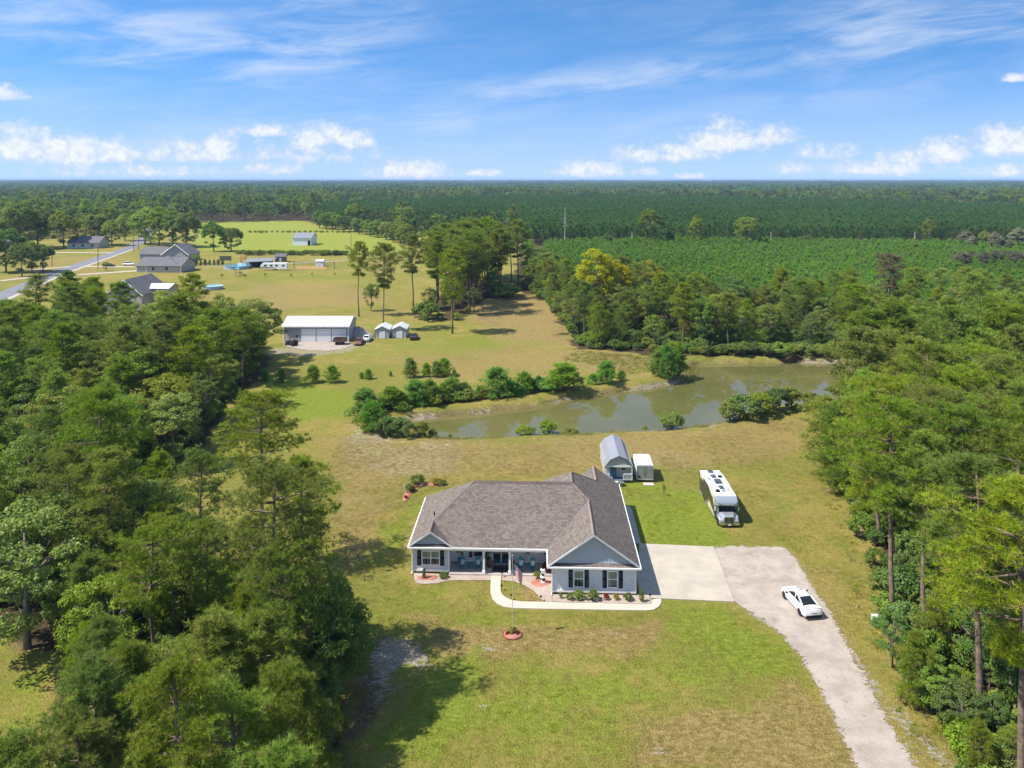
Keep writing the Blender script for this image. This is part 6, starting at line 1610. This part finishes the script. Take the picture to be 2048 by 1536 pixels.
# ------------------------------------------------------------------ distant vehicles
def simple_car(px, py, rz, label, paint, kind='sedan', group=None, name='sedan'):
    p = P(px, py)
    prof = sedan_prof if kind == 'sedan' else [(-2.5, .7, .45, .95), (-2.4, .92, .35, 1.12), (-1.2, .95, .32, 1.12), (0, .95, .32, 1.14), (1.2, .95, .32, 1.12), (2.0, .93, .35, 1.05), (2.5, .85, .4, .95), (2.6, .6, .5, .8)]
    cab = [(-1.75, .74, 1.0), (-.95, .60, 1.42), (.15, .60, 1.42), (1.05, .74, .95)] if kind == 'sedan' else [(-2.3, .80, 1.12), (-1.95, .70, 1.78), (.3, .70, 1.78), (1.1, .80, 1.12)]
    c, _ = carbody(name, label, 'car', p, rz, 4.8, 1.88, prof, cab, paint, [(-.83, -1.5), (.83, -1.5), (-.83, 1.5), (.83, 1.5)], .34, group)
    for s in (-1, 1):
        MB().box((s * .62, -2.38, .78), (.35, .10, .14)).build('tail_light', M['redlamp'], c); MB().box((s * .6, 2.34, .62), (.35, .12, .12)).build('headlight', M['lamp'], c)
    return c
rust = mat('faded_rusty_paint', (.16, .06, .045), .6, var=.3, vscale=2)
simple_car(734.5, 681, 0, 'white sedan parked beside the gravel pile', M['carwhite'])
simple_car(718, 688, math.radians(184), 'rusty red sedan at the edge of the garage apron', rust)
simple_car(828, 677.5, math.radians(4), 'dark old car right of the small sheds', mat('dark_brown_paint', (.05, .04, .04), .4))
simple_car(258, 531, math.radians(-92), 'white pickup parked in front of the grey hip house', M['carwhite'], 'suv', None, 'pickup')
simple_car(219, 533, math.radians(-80), 'dark car half hidden behind the small round tree', M['dark'], 'sedan')
def cart(px, py, label, m, bed, rz=0):
    t_ = thing('utility_trailer', label, 'trailer', P(px, py), rz)
    MB().span(-bed / 2, bed / 2, -1.2, 1.2, .75, .85).build('bed', m, t_)
    for (x0, x1, y0, y1) in ((-bed / 2, bed / 2, -1.2, -1.12), (-bed / 2, bed / 2, 1.12, 1.2), (-bed / 2, -bed / 2 + .08, -1.12, 1.12), (bed / 2 - .08, bed / 2, -1.12, 1.12)):
        MB().span(x0, x1, y0, y1, .85, 1.55).build('side_board', m, t_)
    for s in (-1, 1):
        w_ = wheel(t_, s * bed * .2, -1.0, .4, .25); w_.rotation_euler = (0, 0, math.pi / 2)
        w_ = wheel(t_, s * bed * .2, 1.0, .4, .25); w_.rotation_euler = (0, 0, math.pi / 2)
    MB().tube([(-bed / 2, 0, .7), (-bed / 2 - 1.3, 0, .55)], .06, 6).build('drawbar', M['dark'], t_)
cart(680, 688.5, 'rusty brown box trailer before the rightmost roller door', mat('rusty_steel', (.10, .065, .05), .8, var=.3), 2.9)
# small tractor mower with canopy bars by the garage's left end
tt = thing('small_tractor', 'dark small tractor left before the garage', 'tractor', P(583, 691), math.radians(70))
MB().loft([[(-.35, .2, .6), (.35, .2, .6), (.35, .2, 1.2), (-.35, .2, 1.2)], [(-.3, 1.5, .6), (.3, 1.5, .6), (.28, 1.5, 1.05), (-.28, 1.5, 1.05)]]).build('bonnet', M['dark'], tt)
MB().span(-.5, .5, -1.0, .2, .55, .8).build('chassis', M['dark'], tt)
MB().span(-.3, .3, -.7, -.2, .8, 1.0).build('seat', M['black'], tt); MB().span(-.3, .3, -.8, -.7, 1.0, 1.4).build('seat_back', M['black'], tt)
for s in (-1, 1):
    wheel(tt, s * .7, -.7, .65, .4); wheel(tt, s * .5, 1.15, .38, .25)
    MB().tube([(s * .5, -.9, .8), (s * .5, -.9, 2.1)], .04, 6).build('roll_bar', M['dark'], tt)
MB().tube([(-.5, -.9, 2.1), (.5, -.9, 2.1)], .04, 6).build('roll_bar', M['dark'], tt)
# gravel pile
rgp = np.random.default_rng(9); pile = MB(); n = 26; rings = []
for (r, z) in ((4.2, -.1), (3.6, .5), (2.6, 1.25), (1.4, 2.0), (.5, 2.45), (.05, 2.55)):
    rings.append([(math.cos(a) * r * rgp.uniform(.9, 1.1), math.sin(a) * r * .7 * rgp.uniform(.9, 1.1), z + rgp.uniform(-.08, .08)) for a in np.linspace(0, 2 * math.pi, n, endpoint=False)])
po = pile.loft(rings).build('gravel_pile', M['gravel'], smooth=True); po.location = P(716, 673); tag(po, 'heap of pale grey gravel beside the garage', 'gravel pile')
# travel trailer
ct = P(547, 541); CT = thing('travel_trailer', 'white travel trailer parked beside the blue pool', 'camper', ct, 0)
cl = 11.6
MB().loft([[(-cl / 2 + .9, y, .75), (cl / 2, y, .75), (cl / 2, y, 3.2), (-cl / 2 + .8, y, 3.2), (-cl / 2, y, 2.3), (-cl / 2 + .1, y, 1.2)] for y in (0, 2.5)]).build('body', M['rvwhite'], CT)
for k, x in enumerate((-3.6, -1.0, 1.3, 4.3)): MB().span(x - .55, x + .55, -.04, 0, 1.85, 2.55).build('window', M['carglass'], CT)
MB().add([(-5.5, -.02, 1.0), (0, -.02, 1.0), (1.5, -.02, 1.25), (-5.3, -.02, 1.7)], [(0, 1, 2, 3)]).build('swoosh_decal', mat('grey_decal', (.2, .2, .21), .5), CT)
for x in (.3, 1.2): w_ = wheel(CT, x, .1, .36, .22); w_.rotation_euler = (0, 0, math.pi / 2)
MB().tube([(-cl / 2 + .6, 1.25, .7), (-cl / 2 - 1.0, 1.25, .55)], .08, 6).build('drawbar', M['dark'], CT)
# above-ground pool
PO = thing('swimming_pool', 'round blue above-ground pool behind the playset', 'pool', P(474, 537))
MB().lathe([(5.6, 0), (5.6, 1.3), (5.75, 1.34), (5.75, 1.42), (5.3, 1.42), (5.3, 1.1)], 28).build('pool_wall', mat('pool_wall', (.30, .36, .42), .5), PO)
MB().add([(5.29 * math.cos(a), 5.29 * math.sin(a), 1.2) for a in np.linspace(0, 2 * math.pi, 28, endpoint=False)], [tuple(range(28))]).build('pool_water', mat('pool_water', (.10, .38, .45), .08, spec=.6), PO)
PO2 = thing('swimming_pool', 'half hidden pale blue pool behind the left wood', 'pool', P(425, 578))
MB().lathe([(3.6, 0), (3.6, 1.2), (3.75, 1.24), (3.3, 1.24), (3.3, 1.0)], 24).build('pool_wall', mat('pale_pool_wall', (.4, .46, .5), .5), PO2)
MB().add([(3.29 * math.cos(a), 3.29 * math.sin(a), 1.1) for a in np.linspace(0, 2 * math.pi, 24, endpoint=False)], [tuple(range(24))]).build('pool_water', mat('pale_pool_water', (.28, .50, .52), .1), PO2)
# play tower with slide
PT = thing('playset', 'small wooden play tower with slide on the grass', 'playset', P(476, 552))
for sx in (-1, 1):
    for sy in (-1, 1): MB().box((sx * .9, sy * .9, 1.5), (.12, .12, 3.0)).build('post', M['wood'], PT)
MB().box((0, 0, 1.4), (2.0, 2.0, .12)).build('platform', M['wood'], PT)
slope_roof('roof', [[(-1.2, -1.2, 2.9), (1.2, -1.2, 2.9), (0, 0, 3.8)], [(1.2, -1.2, 2.9), (1.2, 1.2, 2.9), (0, 0, 3.8)], [(1.2, 1.2, 2.9), (-1.2, 1.2, 2.9), (0, 0, 3.8)], [(-1.2, 1.2, 2.9), (-1.2, -1.2, 2.9), (0, 0, 3.8)]], M['teal'], PT, .05)
MB().add(*slab([(1.0, -.35, 1.4), (3.2, -.35, .2), (3.2, .35, .2), (1.0, .35, 1.4)], .08)).build('slide', M['dark'], PT)
# red tower, carport, board, small shed, volleyball court
RT = thing('play_tower', 'red framed play tower behind the pool', 'playset', P(487, 530))
rd = mat('red_frame', (.42, .12, .06), .6)
for sx in (-1, 1):
    for sy in (-1, 1): MB().box((sx * 1.0, sy * 1.0, 2.2), (.16, .16, 4.4)).build('post', rd, RT)
for z in (1.6, 3.2, 4.4): MB().box((0, 0, z), (2.2, 2.2, .14)).build('deck', rd, RT)
BDk = thing('deck', 'white pool deck with railing', 'deck', P(489, 534.5))
MB().box((0, 0, .7), (5.5, 3.2, 1.3)).build('deck_base', M['roll'], BDk); MB().span(-2.7, 2.7, -1.6, -1.5, 1.35, 2.2).build('railing', M['rvwhite'], BDk)
CP = thing('carport', 'grey open sided lean-to behind the white camper', 'carport', P(520, 536))
slope_roof('roof', [[(-8, 0, 2.6), (5, 0, 3.0), (6, 6, 4.0), (-7, 6, 3.6)]], mat('carport_roof', (.22, .22, .23), .6, .2), CP, .1)
for (x, y, z) in ((-7.8, .2, 2.6), (4.6, .2, 2.9), (-6.8, 5.8, 3.5), (5.6, 5.8, 3.9)): MB().box((x, y, z / 2), (.15, .15, z)).build('post', M['dark'], CP)
MB().span(-7, 4, 5.6, 5.8, 0, 3.0).build('back_wall', M['dark'], CP)
CV = thing('canopy', 'white tent canopy left of the white camper', 'canopy', P(509, 533))
slope_roof('cover', [[(-4, 0, 2.4), (2, 0, 2.4), (2, 2, 3.2), (-4, 2, 3.2)], [(-4, 4, 2.4), (2, 4, 2.4), (2, 2, 3.2), (-4, 2, 3.2)]], M['rvwhite'], CV, .04)
for (x, y) in ((-3.9, .1), (1.9, .1), (-3.9, 3.9), (1.9, 3.9)): MB().box((x, y, 1.2), (.1, .1, 2.4)).build('pole', M['metal'], CV)
a = P(550, 524)
S3 = gabled('garden_shed', 'small brown shed behind the white camper', 'shed', a[0], a[0] + 5.0, a[1], a[1] + 4, 2.6, 1.3, mat('brown_wall', (.18, .14, .12), .8), M['shingle_grey'], math.radians(8), .3)
MB().span(2.0, 3.1, -.06, 0, .05, 2.0).build('door', M['white'], S3)
a = P(631, 533); S4 = gabled('garden_shed', 'small white shed beside the volleyball net', 'shed', a[0], a[0] + 3.6, a[1], a[1] + 3.5, 2.4, .6, M['rvwhite'], M['roofwhite'], 0, .2, shingle=False)
MB().span(1.0, 1.9, -.06, 0, .05, 1.9).build('door', M['roll'], S4)
VB = thing('volleyball_net', 'long net between two posts over an orange sand court', 'net', P(588, 537))
vl = P(671, 536)[0] - P(588, 537)[0]
for x in (0, vl): MB().box((x, 0, 1.6), (.3, .3, 3.4)).build('post', M['wood'], VB)
nm = MB()
for z in (1.6, 2.0, 2.4, 2.8): nm.tube([(0, 0, z + .2), (vl / 2, 0, z - .1), (vl, 0, z + .2)], .03, 4)
for i in range(1, 30): nm.tube([(vl * i / 30, 0, 1.6), (vl * i / 30, 0, 2.9)], .018, 3)
nm.build('net_mesh', M['dark'], VB, kind='stuff')
struct(MB().poly([(*P(590, 538)[:2], .05), (*P(655, 538)[:2], .05), (*P(650, 534)[:2], .05), (*P(596, 534)[:2], .05)]).build('sand_court', mat('orange_sand', (.36, .19, .07), .9, var=.15)))
PBd = thing('billboard', 'dark rectangular board on posts behind the evergreen row', 'board', P(451, 527))
MB().span(-2.8, 2.8, -.05, .05, 1.4, 3.6).build('panel', mat('olive_board', (.10, .11, .06), .8), PBd)
for x in (-2.2, 2.2): MB().box((x, .1, .9), (.15, .15, 1.8)).build('post', M['wood'], PBd)
# utility poles along the road
for i, (px, py, top) in enumerate(((104, 533, 488), (196, 538, 492), (267, 503, 452), (277, 500, 460), (702, 508, 468))):
    p = P(px, py); h = (py - top) * HC / (py - YH)
    u = thing('utility_pole', ('utility pole before the three street trees', 'utility pole at the concrete driveway beside the road', 'tall utility pole at the road bend', 'utility pole just behind the pole at the road bend', 'thin pole at the edge of the green field')[i], 'pole', p, group='utility poles')
    MB().tube([(0, 0, -.3), (0, 0, h)], [.2, .13], 7).build('post', M['wood'], u)
    if i < 4: MB().box((0, 0, h - .7), (2.2, .12, .14), .4).build('crossarm', M['wood'], u)
# horizon tower
tw = thing('radio_tower', 'tiny mast on the horizon right of centre', 'tower', (P(1681, 372)[0], P(1681, 372)[1], 0))
MB().tube([(0, 0, 0), (0, 0, 34), (0, 0, 48)], [2.2, 1.6, .6], 6).build('mast', mat('tower_paint', (.35, .2, .2), .6), tw)
MB().box((0, 0, 44), (5, 5, 5)).build('platform', mat('tower_white', (.5, .5, .5), .6), tw)
# scrub along the green field edge
GS = 'scrub along the green field edge'
for i in range(34):
    px = 478 + i * 6.4 + random.uniform(-2, 2)
    tree_px('shrub', px, 508 + random.uniform(-2, 3), 501 + random.uniform(-2, 2), 'scrub bush in the hedge along the near edge of the green field', GS, m=random.choice(['leaf', 'leaf_olive', 'leaf_dark']), wide=1.5)
for i in range(26):
    px = 500 + i * 11
    tree_px('shrub', px, 465 + random.uniform(-.6, .6), 461, 'low weeds in the thin line across the green field', 'weed line in the green field', m='leaf_olive', wide=1.8)
GT = 'trees along the far edge of the green field'
for i in range(16):
    f = i / 15
    tree_px('bigbroad', 640 + 175 * f + random.uniform(-5, 5), 456 + 34 * f ** 1.3 + random.uniform(-2, 2), 424 + 26 * f + random.uniform(-4, 4), 'dark tree in the tongue of wood reaching into the green field', GT, m=random.choice(['leaf_dark', 'leaf_dark', 'leaf']), wide=1.2)
# ------------------------------------------------------------------ flagpole and flag
fp = P(1025, 1270)
FP_ = thing('flagpole', 'tall thin white flagpole in the red mulch ring on the front lawn', 'flagpole', fp)
fh = 6.9
MB().tube([(0, 0, 0), (0, 0, fh)], [.034, .02], 8).build('pole', mat('pole_paint', (.62, .63, .62), .4, .3), FP_)
MB().lathe([(0, -.08), (.07, -.04), (.08, 0), (.07, .04), (0, .08)], 10, (0, 0, fh + .06)).build('ball', M['metal'], FP_)
FL = thing('flag', 'drooping red and white striped flag with a blue canton on the pole', 'flag', (fp[0], fp[1], 0))
def flag():
    m = bpy.data.materials.new('striped_flag'); m.use_nodes = True
    t = NT(m.node_tree); b = t.n['Principled BSDF']; b.inputs['Roughness'].default_value = .8
    uv = t.node('ShaderNodeSeparateXYZ'); t.l.new(t.node('ShaderNodeUVMap', uv_map='cloth').outputs[0], uv.inputs[0])
    st = t.m('GREATER_THAN', t.m('FRACT', t.m('MULTIPLY', uv.outputs[1], 6.5)), .5)
    c = t.mix(st, (.55, .03, .05), (.75, .75, .75))
    can = t.m('MULTIPLY', t.m('LESS_THAN', uv.outputs[0], .40), t.m('GREATER_THAN', uv.outputs[1], 6 / 13))
    star = t.m('GREATER_THAN', t.noise(t.node('ShaderNodeUVMap', uv_map='cloth').outputs[0], 40.0, 0.0), .62)
    t.l.new(t.mix(can, c, t.mix(star, (.02, .03, .14), (.7, .7, .7))), b.inputs['Base Color'])
    return m
nu, nv_ = 14, 10; vs, fs, uvs = [], [], []
for i in range(nu + 1):
    for j in range(nv_ + 1):
        u, v = i / nu, j / nv_
        x = .06 + u * .95 * (.78 + .1 * v); y = .10 * math.sin(u * 7 + v * 2) * (.3 + u); z = 5.25 + v * 1.0 - u * u * .85 - .15 * u
        vs.append((x, y, z)); uvs.append((u, v))
for i in range(nu):
    for j in range(nv_): a = i * (nv_ + 1) + j; fs.append((a, a + nv_ + 1, a + nv_ + 2, a + 1))
me = bpy.data.meshes.new('flag_cloth'); me.from_pydata(vs, [], fs)
ul = me.uv_layers.new(name='cloth')
for lp in me.loops: ul.data[lp.index].uv = uvs[lp.vertex_index]
me.materials.append(flag()); me.polygons.foreach_set('use_smooth', [True] * len(me.polygons))
link('cloth', me, FL)

def mulch_ring(cx, cy, rx, ry, label, z=.08):
    rg_ = np.random.default_rng(int(abs(cx * 10))); n = 30
    rings = [[(math.cos(a) * rx * k * rg_.uniform(.84, 1.12), math.sin(a) * ry * k * rg_.uniform(.84, 1.12), zz) for a in np.linspace(0, 2 * math.pi, n, endpoint=False)] for (k, zz) in ((1.0, -.05), (1.0, z * .5), (.8, z), (.35, z * 1.4), (.02, z * 1.5))]
    o = MB().loft(rings).build('mulch_bed', M['mulch'], smooth=True); o.location = (cx, cy, .02); tag(o, label, 'mulch bed')
    return o
mulch_ring(fp[0], fp[1], .82, .72, 'round red mulch bed with edging at the foot of the flagpole', .12)
er = MB().tube([(fp[0] + .86 * math.cos(a), fp[1] + .76 * math.sin(a), .06) for a in np.linspace(0, 2 * math.pi, 25)], .05, 5).build('bed_edging', mat('brick_edging', (.16, .05, .04), .8)); tag(er, 'dark red edging ring round the flagpole mulch bed', 'edging')
p = P(856, 1156); mulch_ring(p[0], p[1], 1.0, .55, 'red mulch patch in the gravel bed under the left front window')
p = P(1081, 1166); mulch_ring(p[0], p[1], .95, .75, 'red mulch patch beside the ornament at the porch corner')
# bed left of the house: a curved strip of mulch
def mulch_strip(px, width, label):
    pts = [P(*q) for q in px]; mb = MB()
    rings = []
    for i, q in enumerate(pts):
        d = (pts[min(i + 1, len(pts) - 1)] - pts[max(i - 1, 0)]).normalized(); n = Vector((-d.y, d.x, 0)); wv = width * (1.0 if 0 < i < len(pts) - 1 else .5)
        rings.append([q + n * wv / 2 + Vector((0, 0, -.03)), q + n * wv * .3 + Vector((0, 0, .10)), q - n * wv * .3 + Vector((0, 0, .10)), q - n * wv / 2 + Vector((0, 0, -.03))])
    o = mb.loft(rings).build('mulch_bed', M['mulch']); tag(o, label, 'mulch bed')
mulch_strip([(809, 1003), (813, 992), (819, 982), (827, 974), (836, 970), (850, 969), (866, 969), (886, 969)], 1.0, 'curved red mulch bed at the left rear corner of the house')

# ------------------------------------------------------------------ garden plants
def plant(px, py, h, label, m='leaf', wide=1.0, kind='shrub', group=None, v=None):
    p = P(px, py); return tree_at(kind, p[0], p[1], h, label, group, m=m, wide=wide, name='garden_plant', cat='plant', v=v)
GW = 'plants in the gravel bed under the wing windows'
for (px, py, h, lab, m, wd) in ((1122, 1197, .6, 'leftmost sparse plant under the wing windows', 'leaf', .6), (1140, 1200, .65, 'second small plant under the wing windows', 'leaf', .9), (1158, 1199, .85, 'third plant under the wing windows', 'leaf', .8), (1186, 1201, 1.0, 'largest bright green plant under the wing windows', 'leaf', .95),
                                (1213, 1200, .6, 'reddish plant between the two wing windows', 'leaf_red', .8), (1233, 1200, .55, 'yellow green plant under the right wing window', 'leaf_yellow', .8), (1256, 1201, .7, 'dark plant right of the right wing window', 'leaf_dark', .8)):
    plant(px, py, h, lab, m, wd, group=GW)
plant(1284, 1204, 1.05, 'clipped dark conical evergreen at the wing corner', 'leaf_dark', .55, 'youngpine')
plant(848, 1158, 1.05, 'clipped dark conical evergreen in the left mulch patch', 'leaf_dark', .55, 'youngpine')
plant(887, 1156, .6, 'low dark plant in the gravel bed left of the porch', 'leaf_dark', 1.0)
plant(1074, 1158, .8, 'green shrub left of the ornament at the porch corner', 'leaf', .8)
plant(1095, 1146, 1.1, 'dark red bush in the porch corner beside the wing', 'leaf_red', .9)
plant(1025, 1268, .7, 'spiky green plant around the flagpole foot', 'leaf', .8)
plant(1017, 1270, .35, 'small red flowers left in the flagpole bed', 'leaf_red', 1.2); plant(1034, 1270, .35, 'small red flowers right in the flagpole bed', 'leaf_red', 1.2)
plant(835, 970, 1.3, 'tall green shrub at the bend of the rear mulch bed', 'leaf', .9); plant(819, 984, 1.0, 'loose green shrub in the rear mulch bed', 'leaf_dark', .9); plant(823, 982, .7, 'dark reddish shrub in the rear mulch bed', 'leaf_red', .9); plant(874, 969, .8, 'yellow grassy shrub in the rear mulch bed', 'leaf_yellow', 1.1); plant(886, 970, .7, 'dark green shrub at the right end of the rear mulch bed', 'leaf_dark', 1.0); plant(812, 998, .5, 'small shrub at the near end of the rear mulch bed', 'leaf_red', .9)
plant(1328, 992, 1.5, 'thin sapling on the lawn behind the driveway', 'leaf', .5, 'broad', None, 1)
# pots by the door
for (u, lab) in ((8.15, 'pot of pink flowers left of the porch rug'), (10.4, 'pot of pink flowers right of the porch rug')):
    q = hw(u, 1.5, .17); t_ = thing('flower_pot', lab, 'flower pot', q, 0, 'pots by the porch door')
    MB().lathe([(.14, 0), (.20, .3), (.22, .32), (.18, .32), (0, .28)], 10).build('pot', mat('clay_pot', (.10, .05, .04), .8), t_)
    c = link('flowers', PROTO['shrub'][1][1], t_, (0, 0, .25)); c.scale = (.2, .2, .22); c.material_slots[0].link = 'OBJECT'; c.material_slots[0].material = M['leaf_pink'] = leaf_mat('pink_petals', (.35, .12, .10), (.6, .35, .28))
q = hw(7.95, 2.0, .17); t_ = thing('tall_planter', 'dark tall planter left of the porch door', 'planter', q)
MB().lathe([(.16, 0), (.24, .7), (.26, .74), (0, .7)], 10).build('pot', M['dark'], t_)
c = link('leaves', PROTO['shrub'][2][1], t_, (0, 0, .6)); c.scale = (.22, .22, .4)
q = hw(5.0, 2.2, .17); t_ = thing('palm_planter', 'leafy potted plant in the left porch corner', 'planter', q)
MB().lathe([(.16, 0), (.24, .5), (.26, .54), (0, .5)], 10).build('pot', M['teal'], t_)
c = link('leaves', PROTO['shrub'][0][1], t_, (0, 0, .9)); c.scale = (.4, .4, .55)
MB().tube([(0, 0, .5), (0, 0, 1.3)], .03, 5).build('stem', M['wood'], t_)
# white and black stacked ornament
q = P(1086, 1167); t_ = thing('garden_ornament', 'stacked white and black garden ornament at the porch corner', 'ornament', q)
for k, (z, r, mm) in enumerate(((0.16, .24, 'white'), (.40, .20, 'black'), (.64, .24, 'white'), (.90, .17, 'black'), (1.12, .22, 'white'), (1.36, .26, 'white'), (1.5, .13, 'black'))):
    MB().lathe([(0, -.13), (r * .7, -.10), (r, 0), (r * .75, .10), (0, .13)], 12, (.05 * math.sin(k * 2), 0, z)).build('tier', M[mm], t_, smooth=True)
# path lights
for i, (px, py, lab) in enumerate(((1004, 1155, 'path light at the top of the front walk'), (1003, 1181, 'path light on the inner walk, middle'), (1022, 1200, 'path light at the inner bend of the front walk'), (1082, 1203, 'path light at the right end of the inner lawn'), (1300, 1200, 'path light beside the corner evergreen'))):
    t_ = thing('path_light', lab, 'light', P(px, py), 0, 'path lights along the front walk')
    MB().tube([(0, 0, 0), (0, 0, .45)], .02, 6).build('stake', M['black'], t_)
    MB().lathe([(.03, .40), (.12, .46), (.10, .52), (.03, .58), (0, .58)], 10).build('shade', M['black'], t_)
# patio pieces peeping over the ridge behind the house
for (u, v, lab, wv) in ((6.0, 16.5, 'pale patio sofa behind the roof ridge, left one', 2.0), (8.8, 16.5, 'dark cushioned patio sofa behind the roof ridge, right one', 2.4)):
    t_ = thing('patio_sofa', lab, 'sofa', hw(u, v), hr)
    MB().span(-wv / 2, wv / 2, -.4, .4, .15, .45).build('seat', M['metal'], t_); MB().span(-wv / 2, wv / 2, .3, .42, .45, .9).build('backrest', mat('grey_cushion', (.3, .3, .3), .9), t_)
    for s in (-1, 1): MB().span(s * wv / 2 - .08, s * wv / 2 + .08, -.4, .42, .15, .7).build('armrest', M['white'], t_)
# bare signpost by the left lawn edge and mailbox-like cabinet on the right
t_ = thing('wooden_post', 'small wooden post on the grass left of the house', 'post', P(729, 1162))
MB().box((0, 0, .55), (.09, .09, 1.1)).build('post', M['wood'], t_); MB().box((0, 0, .9), (.5, .06, .08)).build('crossbar', M['wood'], t_)
t_ = thing('utility_box', 'pale metal utility box beside the bush at the drive edge', 'utility box', P(1752, 1252))
MB().box((0, 0, .45), (.7, .6, .9)).build('cabinet', mat('pale_green_metal', (.40, .44, .40), .5), t_, bevel=.05); MB().box((0, -.05, .92), (.74, .66, .06)).build('lid', mat('pale_green_lid', (.44, .48, .44), .5), t_)
# ------------------------------------------------------------------ air: thin even haze over the whole country
hz = MB().span(-13000, 13000, -5500, 13000, -3.0, 46.0).build('haze', [])
hm = bpy.data.materials.new('haze_air'); hm.use_nodes = True
t = NT(hm.node_tree); t.n.clear()
pv = t.node('ShaderNodeVolumePrincipled')
pv.inputs['Color'].default_value = (.42, .60, .92, 1); pv.inputs['Density'].default_value = .00009; pv.inputs['Anisotropy'].default_value = 0.0
o_ = t.node('ShaderNodeOutputMaterial'); t.l.new(pv.outputs[0], o_.inputs['Volume'])
hz.data.materials.append(hm)
hz['kind'] = 'stuff'
